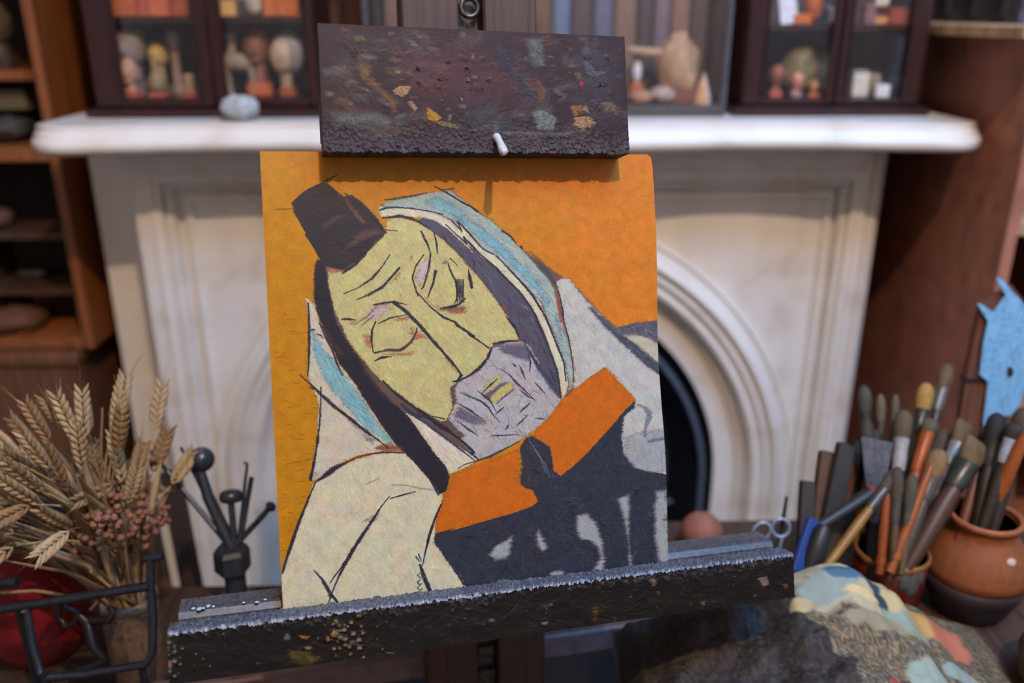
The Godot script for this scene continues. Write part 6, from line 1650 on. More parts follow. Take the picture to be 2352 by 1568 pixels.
const BRUSHES := [
	["brush", "paint_brush", "big round brush with a yellow bristle dome in the red pot", Vector3(0.4644, 0.7078, 0.6588), Vector3(0.5229, 0.8817, 0.5513), 0.0075, Color8(92, 84, 64), Color8(62, 68, 56), Color8(206, 164, 74), 0.035, 0.030],
	["brush", "paint_brush", "tall grey ferruled brush leaning right behind the yellow domed brush", Vector3(0.4754, 0.7020, 0.6505), Vector3(0.5654, 0.8925, 0.5161), 0.0065, Color8(74, 66, 52), Color8(120, 116, 108), Color8(126, 104, 70), 0.035, 0.030],
	["brush", "paint_brush", "thin brush with an orange handle neck left in the red pot", Vector3(0.4565, 0.6904, 0.6331), Vector3(0.4730, 0.8605, 0.5367), 0.0045, Color8(150, 92, 52), Color8(92, 84, 66), Color8(122, 112, 88), 0.035, 0.030],
	["brush", "paint_brush", "slim dull brush between the thin orange one and the silver one", Vector3(0.4675, 0.6846, 0.6248), Vector3(0.4973, 0.8557, 0.5285), 0.0040, Color8(90, 76, 58), Color8(80, 76, 64), Color8(116, 104, 80), 0.035, 0.030],
	["brush", "paint_brush", "broad brush with a bright silver ferrule in the red pot", Vector3(0.4514, 0.7135, 0.6669), Vector3(0.4846, 0.8586, 0.5806), 0.0080, Color8(86, 72, 52), Color8(196, 190, 182), Color8(112, 96, 66), 0.036, 0.040],
	["brush", "paint_brush", "brush with a vivid orange handle band in the red pot", Vector3(0.4510, 0.7193, 0.6754), Vector3(0.5128, 0.8523, 0.5943), 0.0070, Color8(206, 96, 34), Color8(206, 96, 34), Color8(110, 104, 84), 0.018, 0.050],
	["brush", "paint_brush", "ochre tipped brush with a grey ferrule right of the orange band", Vector3(0.4608, 0.7251, 0.6842), Vector3(0.5142, 0.8266, 0.6255), 0.0085, Color8(88, 80, 66), Color8(104, 100, 92), Color8(166, 132, 78), 0.035, 0.030],
	["flat", "paint_brush", "flat brush with a silver ferrule leaning to the right", Vector3(0.4797, 0.7135, 0.6676), Vector3(0.5664, 0.8393, 0.5792), 0.0085, Color8(110, 66, 46), Color8(170, 166, 160), Color8(132, 104, 64), 0.030, 0.030],
	["flat", "paint_brush", "wide flat brush with olive bristles above the terracotta jug", Vector3(0.4752, 0.7251, 0.6845), Vector3(0.5607, 0.8349, 0.6235), 0.0120, Color8(96, 60, 40), Color8(62, 68, 56), Color8(134, 110, 64), 0.030, 0.035],
	["stick", "paint_brush", "orange handled brush standing head down in the red pot", Vector3(0.4433, 0.7367, 0.7008), Vector3(0.4871, 0.8234, 0.6582), 0.0050, Color8(196, 104, 36), Color8(196, 104, 36), Color8(196, 104, 36), 0.035, 0.030],
	["stick", "paint_brush", "orange wooden brush handle upright at the left of the red pot", Vector3(0.4286, 0.7309, 0.6919), Vector3(0.4354, 0.7953, 0.6676), 0.0050, Color8(190, 96, 42), Color8(190, 96, 42), Color8(190, 96, 42), 0.035, 0.030],
	["brush", "paint_brush", "brown brush handle upright in the middle of the red pot", Vector3(0.4372, 0.7367, 0.7006), Vector3(0.4478, 0.8207, 0.6582), 0.0055, Color8(104, 74, 48), Color8(86, 80, 70), Color8(90, 82, 64), 0.035, 0.030],
	["brush", "paint_brush", "olive tan brush handle upright right of the middle", Vector3(0.4493, 0.7367, 0.7009), Vector3(0.4649, 0.8140, 0.6612), 0.0055, Color8(124, 104, 72), Color8(92, 88, 72), Color8(98, 90, 70), 0.035, 0.030],
	["knife", "palette_knife", "broad grey palette knife blade standing behind the pots", Vector3(0.4293, 0.7135, 0.6664), Vector3(0.4458, 0.8299, 0.6012), 0.0130, Color8(30, 30, 34), Color8(128, 130, 134), Color8(128, 130, 134), 0.035, 0.030],
	["brush", "paint_brush", "dark short brush with a dull ferrule at the back", Vector3(0.4576, 0.6788, 0.6161), Vector3(0.4597, 0.8628, 0.5141), 0.0065, Color8(46, 44, 42), Color8(66, 68, 66), Color8(88, 88, 78), 0.035, 0.030],
	["stick", "paint_brush", "thick orange brush handle leaning right in the terracotta jug", Vector3(0.5636, 0.7543, 0.6649), Vector3(0.5868, 0.8685, 0.6649), 0.0070, Color8(206, 112, 40), Color8(206, 112, 40), Color8(206, 112, 40), 0.035, 0.030],
	["stick", "paint_brush", "red brown brush handle at the left of the jug", Vector3(0.5420, 0.7489, 0.6557), Vector3(0.5668, 0.8052, 0.6242), 0.0055, Color8(140, 74, 46), Color8(120, 66, 44), Color8(120, 66, 44), 0.035, 0.030],
	["stick", "paint_brush", "brown orange handle second from the left in the jug", Vector3(0.5580, 0.7434, 0.6475), Vector3(0.5858, 0.7976, 0.6169), 0.0065, Color8(168, 92, 50), Color8(150, 84, 50), Color8(150, 84, 50), 0.035, 0.030],
	["brush", "paint_brush", "dark brush with worn black bristles in the jug", Vector3(0.5532, 0.7543, 0.6646), Vector3(0.5831, 0.8680, 0.6115), 0.0080, Color8(58, 48, 36), Color8(60, 58, 50), Color8(44, 38, 34), 0.035, 0.030],
	["brush", "paint_brush", "brush with a gleaming silver ferrule in the jug", Vector3(0.5559, 0.7598, 0.6733), Vector3(0.5885, 0.8702, 0.6429), 0.0080, Color8(66, 54, 38), Color8(206, 208, 214), Color8(60, 52, 46), 0.020, 0.030],
	["brush", "paint_brush", "dark bristled brush leaning far right in the jug", Vector3(0.5682, 0.7598, 0.6736), Vector3(0.5986, 0.8863, 0.6370), 0.0080, Color8(70, 56, 44), Color8(70, 68, 62), Color8(92, 76, 62), 0.035, 0.030],
	["lath", "wooden_stick", "dark square wooden stick at the far left of the tools", Vector3(0.3468, 0.6949, 0.6715), Vector3(0.3598, 0.7796, 0.6182), 0.0075, Color8(58, 44, 36), Color8(60, 52, 44), Color8(60, 52, 44), 0.035, 0.030],
	["lath", "wooden_stick", "brown wooden stick with a pale face among the tools", Vector3(0.3614, 0.6840, 0.6653), Vector3(0.3925, 0.8038, 0.5884), 0.0085, Color8(112, 76, 48), Color8(60, 52, 44), Color8(60, 52, 44), 0.035, 0.030],
	["lath", "chisel", "dark grey chisel blade standing among the tools", Vector3(0.3672, 0.6900, 0.6738), Vector3(0.4115, 0.8175, 0.5944), 0.0090, Color8(60, 58, 56), Color8(66, 64, 62), Color8(70, 70, 70), 0.035, 0.030],
	["lath", "wooden_stick", "slim brown stick behind the grey chisel", Vector3(0.3822, 0.6780, 0.6574), Vector3(0.4310, 0.7959, 0.5817), 0.0055, Color8(120, 72, 42), Color8(60, 52, 44), Color8(60, 52, 44), 0.035, 0.030],
	["lath", "file_tool", "black file standing behind the tools", Vector3(0.3978, 0.6720, 0.6493), Vector3(0.4423, 0.8057, 0.5675), 0.0085, Color8(34, 34, 38), Color8(60, 52, 44), Color8(60, 52, 44), 0.035, 0.030],
	["brush", "paint_brush", "yellow handled brush lying diagonally across the tools", Vector3(0.3530, 0.7315, 0.7219), Vector3(0.4553, 0.8158, 0.6496), 0.0058, Color8(186, 134, 44), Color8(84, 78, 66), Color8(96, 82, 66), 0.035, 0.030],
	["capped", "paint_brush", "black handled brush with a red end among the tools", Vector3(0.3743, 0.7672, 0.6768), Vector3(0.4306, 0.7863, 0.6495), 0.0070, Color8(50, 42, 42), Color8(176, 72, 64), Color8(176, 72, 64), 0.035, 0.030],
	["lath", "craft_knife", "blue plastic knife handle standing left of the yellow brush", Vector3(0.3296, 0.7413, 0.7069), Vector3(0.3448, 0.7686, 0.6862), 0.0065, Color8(32, 84, 186), Color8(32, 84, 186), Color8(20, 50, 130), 0.035, 0.030],
	["stick", "awl_tool", "thick black tool handle beside the blue one", Vector3(0.3394, 0.7321, 0.7107), Vector3(0.3537, 0.7688, 0.6970), 0.0110, Color8(36, 34, 40), Color8(60, 52, 44), Color8(60, 52, 44), 0.035, 0.030],
	["brush", "paint_brush", "worn dark brush leaning left at the back of the red pot", Vector3(0.4369, 0.7020, 0.6496), Vector3(0.4501, 0.8355, 0.5564), 0.0060, Color8(58, 48, 38), Color8(70, 68, 62), Color8(84, 72, 52), 0.035, 0.030],
	["brush", "paint_brush", "stubby grey brush half hidden behind the palette knife", Vector3(0.4444, 0.7020, 0.6498), Vector3(0.4611, 0.8225, 0.5616), 0.0070, Color8(70, 60, 46), Color8(86, 82, 74), Color8(70, 64, 54), 0.035, 0.030],
	["brush", "paint_brush", "thick brown handled brush behind the silver ferruled one", Vector3(0.4573, 0.7020, 0.6501), Vector3(0.4987, 0.8096, 0.5674), 0.0080, Color8(66, 50, 36), Color8(70, 68, 62), Color8(96, 82, 58), 0.035, 0.030],
	["brush", "paint_brush", "old stained brush in the thick of the red pot", Vector3(0.4669, 0.7020, 0.6503), Vector3(0.5155, 0.8200, 0.5639), 0.0075, Color8(58, 48, 38), Color8(86, 82, 74), Color8(84, 72, 52), 0.035, 0.030],
	["brush", "paint_brush", "dark olive brush leaning behind the ochre tipped one", Vector3(0.4744, 0.7020, 0.6505), Vector3(0.5331, 0.8070, 0.5692), 0.0080, Color8(70, 60, 46), Color8(70, 68, 62), Color8(70, 64, 54), 0.035, 0.030],
	["brush", "paint_brush", "grey brown brush behind the wide flat brush", Vector3(0.4819, 0.7020, 0.6507), Vector3(0.5510, 0.8225, 0.5638), 0.0075, Color8(66, 50, 36), Color8(86, 82, 74), Color8(96, 82, 58), 0.035, 0.030],
	["brush", "paint_brush", "short black brush at the right of the red pot", Vector3(0.4883, 0.7020, 0.6508), Vector3(0.5663, 0.7940, 0.5750), 0.0080, Color8(58, 48, 38), Color8(70, 68, 62), Color8(84, 72, 52), 0.035, 0.030],
	["brush", "paint_brush", "umber handled brush low in the red pot", Vector3(0.4615, 0.7020, 0.6502), Vector3(0.5085, 0.7836, 0.5775), 0.0070, Color8(70, 60, 46), Color8(86, 82, 74), Color8(70, 64, 54), 0.035, 0.030],
	["brush", "paint_brush", "dark brush at the back of the terracotta jug", Vector3(0.5696, 0.7434, 0.6478), Vector3(0.6046, 0.8486, 0.5873), 0.0075, Color8(64, 52, 38), Color8(78, 76, 70), Color8(70, 60, 46), 0.035, 0.030],
	["brush", "paint_brush", "grey ferruled brush right at the back of the jug", Vector3(0.5813, 0.7434, 0.6481), Vector3(0.6250, 0.8360, 0.5926), 0.0075, Color8(64, 52, 38), Color8(78, 76, 70), Color8(70, 60, 46), 0.035, 0.030],
	["brush", "paint_brush", "brown brush at the left back of the jug", Vector3(0.5559, 0.7434, 0.6474), Vector3(0.5872, 0.8360, 0.5916), 0.0075, Color8(64, 52, 38), Color8(78, 76, 70), Color8(70, 60, 46), 0.035, 0.030],
]

# ---------------------------------------------------------------- right side: work table, pots, palette, bookcase
func brush(e: Array) -> void:
	var base: Vector3 = e[3]
	var tip: Vector3 = e[4]
	var r: float = e[5] * 1.22
	var d := (tip - base).normalized()
	# the hidden end stands on the bottom of its pot
	var foot := base - d * minf(0.028, maxf(0.0, (base.y - 0.632) / maxf(0.3, d.y)))
	var cat := "brush" if e[1] == "paint_brush" else "tool"
	var o := thing(e[1], e[2], cat, T(foot), "brushes and tools on the work table")
	var a := Vector3.ZERO
	var b := tip - foot
	var len := b.length()
	var hm := paintm(Color(e[6].r * 0.78, e[6].g * 0.74, e[6].b * 0.66), 0.5)
	var fm := paintm(e[7] * 0.8, 0.35)
	var bm := paintm(Color(e[8].r * 0.78, e[8].g * 0.74, e[8].b * 0.66), 0.8)
	match e[0]:
		"brush", "flat":
			var f0 := b - d * (float(e[9]) + float(e[10]))
			var f1 := b - d * float(e[9])
			part("handle", Shape.new().tube([a, a.lerp(f0, 0.35), a.lerp(f0, 0.8), f0], [r * 0.5, r * 0.75, r * 0.85, r * 0.7], 9), hm, o)
			part("ferrule", Shape.new().tube([f0, f0.lerp(f1, 0.45), f0.lerp(f1, 0.55), f1], [r * 0.78, r * 0.92, r * 0.86, r], 12), fm, o)
			if e[0] == "flat":
				var x := d.cross(Vector3.BACK).normalized()
				var y := x.cross(d).normalized()
				var bs := Shape.new()
				bs.grp = 0
				var fr := []
				for q in [[0.0, 1.0, 0.8], [0.5, 1.35, 0.7], [0.9, 1.4, 0.5], [1.0, 1.1, 0.2]]:
					fr.append(Transform3D(Basis(x * r * q[1], y * r * q[2], d), f1.lerp(b, q[0])))
				var ring := PackedVector2Array()
				for k in 14:
					ring.append(Vector2.from_angle(TAU * k / 14))
				part("bristles", bs.loft(fr, ring), bm, o)
			else:
				part("bristles", Shape.new().tube([f1, f1.lerp(b, 0.4), f1.lerp(b, 0.75), f1.lerp(b, 0.95), b], [r * 0.98, r * 1.2, r * 1.05, r * 0.55, r * 0.08], 12), bm, o)
		"stick":
			part("handle", Shape.new().tube([a, b * 0.5, b * 0.9, b], [r * 0.85, r, r * 0.8, r * 0.45], 10), hm, o)
			part("collar", Shape.new().tube([b * 0.12, b * 0.2], [r * 1.06], 10), fm, o)
		"capped":
			part("handle", Shape.new().tube([a, b * 0.9], [r * 0.8, r], 10), hm, o)
			part("end_cap", Shape.new().tube([b * 0.9, b * 0.98, b], [r * 1.05, r * 1.0, r * 0.5], 10), fm, o)
		"lath":
			var x := d.cross(Vector3.BACK).normalized()
			var y := x.cross(d).normalized()
			part("shaft", Shape.new().box(Transform3D(Basis(x, y, d), b * 0.5), Vector3(r * 2.0, r * 1.1, len), 0.0015), hm, o)
			part("end_grain", Shape.new().box(Transform3D(Basis(x, y, d), b * 1.0), Vector3(r * 1.9, r * 1.0, 0.002), 0.0005), fm, o)
		"knife":
			var x := d.cross(Vector3.BACK).normalized()
			var y := x.cross(d).normalized()
			var out := PackedVector2Array([Vector2(-0.2, 0.35), Vector2(-0.35, 0.42), Vector2(-1.3, 1.0), Vector2(1.3, 0.98), Vector2(0.5, 0.42), Vector2(0.2, 0.35)])
			for k in out.size():
				out[k] = Vector2(out[k].x * r, out[k].y * len)
			var steel := mat("knife steel", e[7], 0.35, "grime", 12.0, 0.6)
			part("blade", Shape.new().slab(Transform3D(Basis(x, d, -y), Vector3.ZERO), out, -0.0006, 0.0006), steel, o)
			part("handle", Shape.new().tube([a, d * len * 0.2, d * len * 0.37], [r * 0.3, r * 0.42, r * 0.25], 10), hm, o)

func build_right_side() -> void:
	var wood := mat("table wood", Color8(78, 54, 40), 0.55, "grain", 3.0)
	var t := thing("work_table", "dark wooden work table holding the brush pots and the palette", "table", T(Vector3(0.48, 0, 0.70)))
	part("table_top", Shape.new().box(T(Vector3(0.0, 0.605, 0.0)), Vector3(0.52, 0.030, 0.50), 0.003), wood, t)
	for q in [[-0.23, -0.22], [0.23, -0.22], [-0.23, 0.22], [0.23, 0.22]]:
		part("leg", Shape.new().box(T(Vector3(q[0], 0.295, q[1])), Vector3(0.035, 0.59, 0.035), 0.002), wood, t)
	# red glazed pot
	var p := thing("brush_pot", "red glazed pot with a tan rim full of brushes", "pot", T(Vector3(0.459, 0.620, 0.658)))
	var s := Shape.new()
	s.grp = 0
	s.lathe(Transform3D.IDENTITY, [Vector2(0, 0), Vector2(0.036, 0.0), Vector2(0.039, 0.006), Vector2(0.0415, 0.045), Vector2(0.0425, 0.082), Vector2(0.0395, 0.082), Vector2(0.0385, 0.045), Vector2(0.035, 0.010), Vector2(0, 0.009)], 40)
	part("body", s, mat("red glaze", Color8(112, 30, 16), 0.35, "grime", 8.0), p)
	var rim := Shape.new()
	rim.grp = 0
	rim.lathe(Transform3D.IDENTITY, [Vector2(0.0395, 0.080), Vector2(0.0430, 0.080), Vector2(0.0442, 0.084), Vector2(0.0442, 0.088), Vector2(0.0425, 0.0905), Vector2(0.040, 0.0885), Vector2(0.0395, 0.080)], 40)
	part("rim", rim, mat("tan glaze", Color8(140, 94, 46), 0.35, "mottle", 10.0), p, "tan unglazed rim")
	var drip := Shape.new()
	drip.grp = 0
	for q in [[1.15, 0.018, 0.006], [1.35, 0.030, 0.008], [1.6, 0.022, 0.007]]:
		var a: float = q[0]
		drip.blob(T(Vector3(cos(a) * 0.0420, 0.082 - float(q[1]) * 0.5, sin(a) * 0.0420)), Vector3(q[2], float(q[1]) * 0.6, 0.0022), 0.2, 2.0, 3)
	part("glaze_drip", drip, paintm(Color8(92, 92, 84), 0.3), p, "grey run of glaze under the rim")
	# terracotta jug
	var j := thing("terracotta_jug", "round terracotta jug with a dark base, holding brushes", "jug", T(Vector3(0.567, 0.620, 0.656)))
	var js := Shape.new()
	js.grp = 0
	js.lathe(Transform3D.IDENTITY, [Vector2(0.0607, 0.056), Vector2(0.0600, 0.068), Vector2(0.0550, 0.086), Vector2(0.0460, 0.102), Vector2(0.0390, 0.112), Vector2(0.0365, 0.119), Vector2(0.0380, 0.127), Vector2(0.0350, 0.127), Vector2(0.0335, 0.119), Vector2(0.0420, 0.102), Vector2(0.0520, 0.084), Vector2(0.0575, 0.060), Vector2(0.0570, 0.056)], 48)
	part("body", js, mat("terracotta", Color8(142, 76, 30), 0.7, "mottle", 9.0), j)
	var jb := Shape.new()
	jb.grp = 0  # dark clay reaches up the belly, taking the shade there into its colour
	jb.lathe(Transform3D.IDENTITY, [Vector2(0, 0), Vector2(0.038, 0), Vector2(0.044, 0.008), Vector2(0.0565, 0.036), Vector2(0.0608, 0.056), Vector2(0.0565, 0.0565), Vector2(0.052, 0.036), Vector2(0.040, 0.012), Vector2(0, 0.010)], 48)
	part("base", jb, mat("dark clay with shade", Color8(46, 30, 26), 0.6, "mottle", 9.0), j, "dark foot of the jug with shade put into its colour")
	var jr := Shape.new()
	jr.grp = 0
	jr.lathe(Transform3D.IDENTITY, [Vector2(0.0355, 0.1265), Vector2(0.0400, 0.1265), Vector2(0.0420, 0.130), Vector2(0.0412, 0.134), Vector2(0.0385, 0.1355), Vector2(0.0360, 0.133), Vector2(0.0355, 0.1265)], 48)
	part("rim", jr, mat("terracotta rim", Color8(160, 90, 46), 0.6, "mottle", 9.0), j)
	var spot := Shape.new()
	spot.grp = 0
	spot.blob(T(Vector3(0.0115, 0.0985, 0.0470), Vector3(-32, 12, 0)), Vector3(0.0062, 0.0046, 0.0014))
	part("paint_spot", spot, paintm(Color8(206, 178, 160), 0.5), j, "pale drop of paint")
	for e in BRUSHES:
		brush(e)
	# dark tin that the tools stand in
	var tin := thing("tool_tin", "dark tin behind the palette holding sticks and chisels", "tin", T(Vector3(0.372, 0.620, 0.668)))
	var ts := Shape.new()
	ts.grp = 0
	ts.lathe(Transform3D.IDENTITY, [Vector2(0, 0), Vector2(0.040, 0), Vector2(0.040, 0.062), Vector2(0.0385, 0.062), Vector2(0.0385, 0.004), Vector2(0, 0.004)], 32)
	part("wall", ts, mat("dark tin", Color8(44, 40, 38), 0.4, "grime", 9.0, 0.5), tin)
	# scissors
	var sc := thing("scissors", "open steel scissors with ring handles beside the tools", "scissors", T(Vector3(0.312, 0.6205, 0.652)), "brushes and tools on the work table")
	var sm := mat("scissor steel", Color8(160, 170, 190), 0.3, "mottle", 12.0, 0.2)
	for q in [[Vector3(-0.014, 0.111, 0.0), Vector3(0.022, 0.0, 0.004), -14.0], [Vector3(0.010, 0.114, -0.003), Vector3(0.006, 0.0, 0.002), 18.0]]:
		var ring := Shape.new()
		ring.grp = 0
		var pts := []
		for k in 17:
			var a := TAU * k / 16.0
			pts.append(q[0] + Vector3(cos(a) * 0.0105, sin(a) * 0.0130, 0).rotated(Vector3.BACK, deg_to_rad(q[2])))
		ring.tube(pts, [0.0022], 8)
		part("ring_handle", ring, sm, sc)
		part("blade", Shape.new().tube([q[0] + Vector3(0.003, -0.013, 0), (q[0] + q[1]) * 0.5, q[1]], [0.0024, 0.003, 0.001], 8), sm, sc)
	part("spike", Shape.new().tube([Vector3(0.010, 0.02, -0.004), Vector3(0.012, 0.09, -0.005), Vector3(0.0150, 0.153, -0.010)], [0.0026, 0.003, 0.0018], 8), mat("dark steel", Color8(60, 60, 60), 0.4, "mottle", 9.0, 0.4), sc)
	# terracotta ball behind the tray
	var ball := thing("terracotta_ball", "round terracotta ball on the table in front of the grate", "ball", T(Vector3(0.2607, 0.620, 0.525)))
	var bs := Shape.new()
	bs.grp = 0
	part("ball", bs.blob(T(Vector3(0, 0.0285, 0)), Vector3(0.0290, 0.0285, 0.0290), 0.02, 1.0, 3, 32, 20), mat("pale terracotta", Color8(150, 92, 68), 0.7, "mottle", 10.0), ball)
	# round jar at the right edge
	var rj := thing("round_jar", "olive brown round jar cut by the right edge of the picture", "jar", T(Vector3(0.600, 0.620, 0.815)))
	var rs := Shape.new()
	rs.grp = 0
	rs.lathe(Transform3D.IDENTITY, [Vector2(0, 0), Vector2(0.036, 0), Vector2(0.054, 0.022), Vector2(0.0590, 0.050), Vector2(0.052, 0.080), Vector2(0.034, 0.102), Vector2(0.028, 0.110), Vector2(0.032, 0.116), Vector2(0.028, 0.116), Vector2(0.024, 0.108), Vector2(0, 0.1)], 40)
	part("body", rs, mat("olive stoneware", Color8(92, 74, 48), 0.6, "mottle", 8.0), rj)
	build_palette()
	build_bookcase_right()

func build_palette() -> void:
	# table palette: a mound of old dried paint with fresh colour on its back slope
	var s := Shape.new()
	s.grp = 0
	var nx := 220
	var nz := 150
	var n1 := FastNoiseLite.new()
	n1.seed = 12
	n1.frequency = 12.0
	n1.fractal_octaves = 4
	var n2 := FastNoiseLite.new()
	n2.seed = 8
	n2.noise_type = FastNoiseLite.TYPE_CELLULAR
	n2.frequency = 38.0
	var n3 := FastNoiseLite.new()
	n3.seed = 21
	n3.noise_type = FastNoiseLite.TYPE_CELLULAR
	n3.cellular_return_type = FastNoiseLite.RETURN_CELL_VALUE
	n3.frequency = 48.0
	n3.domain_warp_enabled = true
	n3.domain_warp_amplitude = 0.03
	n3.domain_warp_frequency = 30.0
	var x0 := 0.115
	var x1 := 0.555
	var z0 := 0.690
	var z1 := 0.985
	var hx := [[0.115, 0.0], [0.135, 0.045], [0.19, 0.074], [0.25, 0.088], [0.30, 0.120], [0.355, 0.136], [0.41, 0.104], [0.446, 0.072], [0.49, 0.046], [0.525, 0.026], [0.555, 0.0]]
	var hz := [[0.690, 0.0], [0.705, 0.55], [0.735, 0.92], [0.762, 1.0], [0.80, 0.90], [0.86, 0.70], [0.92, 0.55], [0.965, 0.38], [0.985, 0.0]]
	var look := func(tab: Array, v: float) -> float:
		for k in tab.size() - 1:
			if v <= tab[k + 1][0]:
				return lerpf(tab[k][1], tab[k + 1][1], smoothstep(0.0, 1.0, (v - tab[k][0]) / (tab[k + 1][0] - tab[k][0])))
		return 0.0
	var hgt := func(i: int, k: int) -> Vector3:
		var x := lerpf(x0, x1, float(i) / nx)
		var z := lerpf(z0, z1, float(k) / nz)
		var h: float = look.call(hx, x) * look.call(hz, z)
		var rough := lerpf(0.006, 0.020, clampf(maxf((0.31 - x) * 20.0, (z - 0.79) * 20.0), 0, 1))
		var v := h + clampf(h * 10.0, 0, 1) * rough * (n1.get_noise_2d(x, z) + 0.5 * n2.get_noise_2d(x, z))
		if i == 0 or k == 0 or i == nx or k == nz:
			v = 0.0
		return Vector3(x, 0.6205 + maxf(0.0, v), z)
	# patches: x, z, radius x, radius z, colour
	var dark := [lin(34, 28, 22), lin(46, 38, 28), lin(26, 23, 22), lin(58, 48, 34)]
	var mixed := [lin(104, 88, 58), lin(84, 70, 48), lin(124, 108, 76), lin(60, 52, 42), lin(96, 86, 72), lin(70, 66, 52)]
	var fresh := [[0.350, 0.765, 0.060, 0.045, lin(161, 150, 117)], [0.330, 0.775, 0.040, 0.022, lin(126, 137, 123)], [0.400, 0.770, 0.030, 0.040, lin(173, 152, 104)], [0.362, 0.757, 0.036, 0.013, lin(58, 91, 106)], [0.385, 0.762, 0.013, 0.012, lin(35, 59, 71)], [0.391, 0.780, 0.010, 0.009, lin(33, 50, 54)], [0.365, 0.782, 0.022, 0.006, lin(189, 165, 117)], [0.415, 0.800, 0.030, 0.020, lin(126, 139, 117)], [0.380, 0.81, 0.05, 0.012, lin(134, 122, 92)], [0.470, 0.775, 0.034, 0.026, lin(168, 95, 68)], [0.440, 0.77, 0.014, 0.03, lin(171, 131, 71)], [0.42, 0.855, 0.030, 0.016, lin(134, 144, 127)], [0.37, 0.875, 0.010, 0.008, lin(142, 57, 48)], [0.46, 0.83, 0.020, 0.012, lin(126, 136, 124)], [0.30, 0.79, 0.014, 0.01, lin(164, 144, 101)]]
	var tone := func(v: Vector3) -> Color:
		var j := n3.get_noise_2d(v.x, v.z)
		var c: Color
		if v.x + 0.05 * n1.get_noise_2d(v.x * 0.6, v.z * 0.6) < 0.305:
			c = dark[int(absf(j) * 17.0) % 4]
		else:
			c = mixed[int(absf(j) * 21.0) % 6]
		for f in fresh:
			var d := Vector2((v.x - f[0]) / f[2], (v.z - f[1]) / f[3]).length() + 0.55 * n1.get_noise_2d(v.x * 1.4, v.z * 1.4 + 9.0)
			if d < 1.0:
				c = c.lerp(f[4], clampf((1.0 - d) * 5.0, 0, 1))
		return c
	for k in nz:
		for i in nx:
			var A: Vector3 = hgt.call(i, k)
			var B: Vector3 = hgt.call(i + 1, k)
			var C: Vector3 = hgt.call(i + 1, k + 1)
			var D: Vector3 = hgt.call(i, k + 1)
			var ca: Color = tone.call(A)
			var cb: Color = tone.call(B)
			var cc: Color = tone.call(C)
			var cd: Color = tone.call(D)
			s.tri(A, B, C)
			s.tri(A, C, D)
			var m := s.c.size()
			s.c[m - 6] = ca; s.c[m - 5] = cb; s.c[m - 4] = cc
			s.c[m - 3] = ca; s.c[m - 2] = cc; s.c[m - 1] = cd
	var o := thing("palette_mound", "thick mound of dried and fresh oil paint used as a palette", "palette", Transform3D.IDENTITY)
	part("paint_mound", s, vmat("piled oil paint", 0.75), o)
	part("palette_board", Shape.new().box(T(Vector3(0.335, 0.6202, 0.8375)), Vector3(0.445, 0.0006, 0.30), 0.0001), paintm(Color8(70, 56, 44)), o)

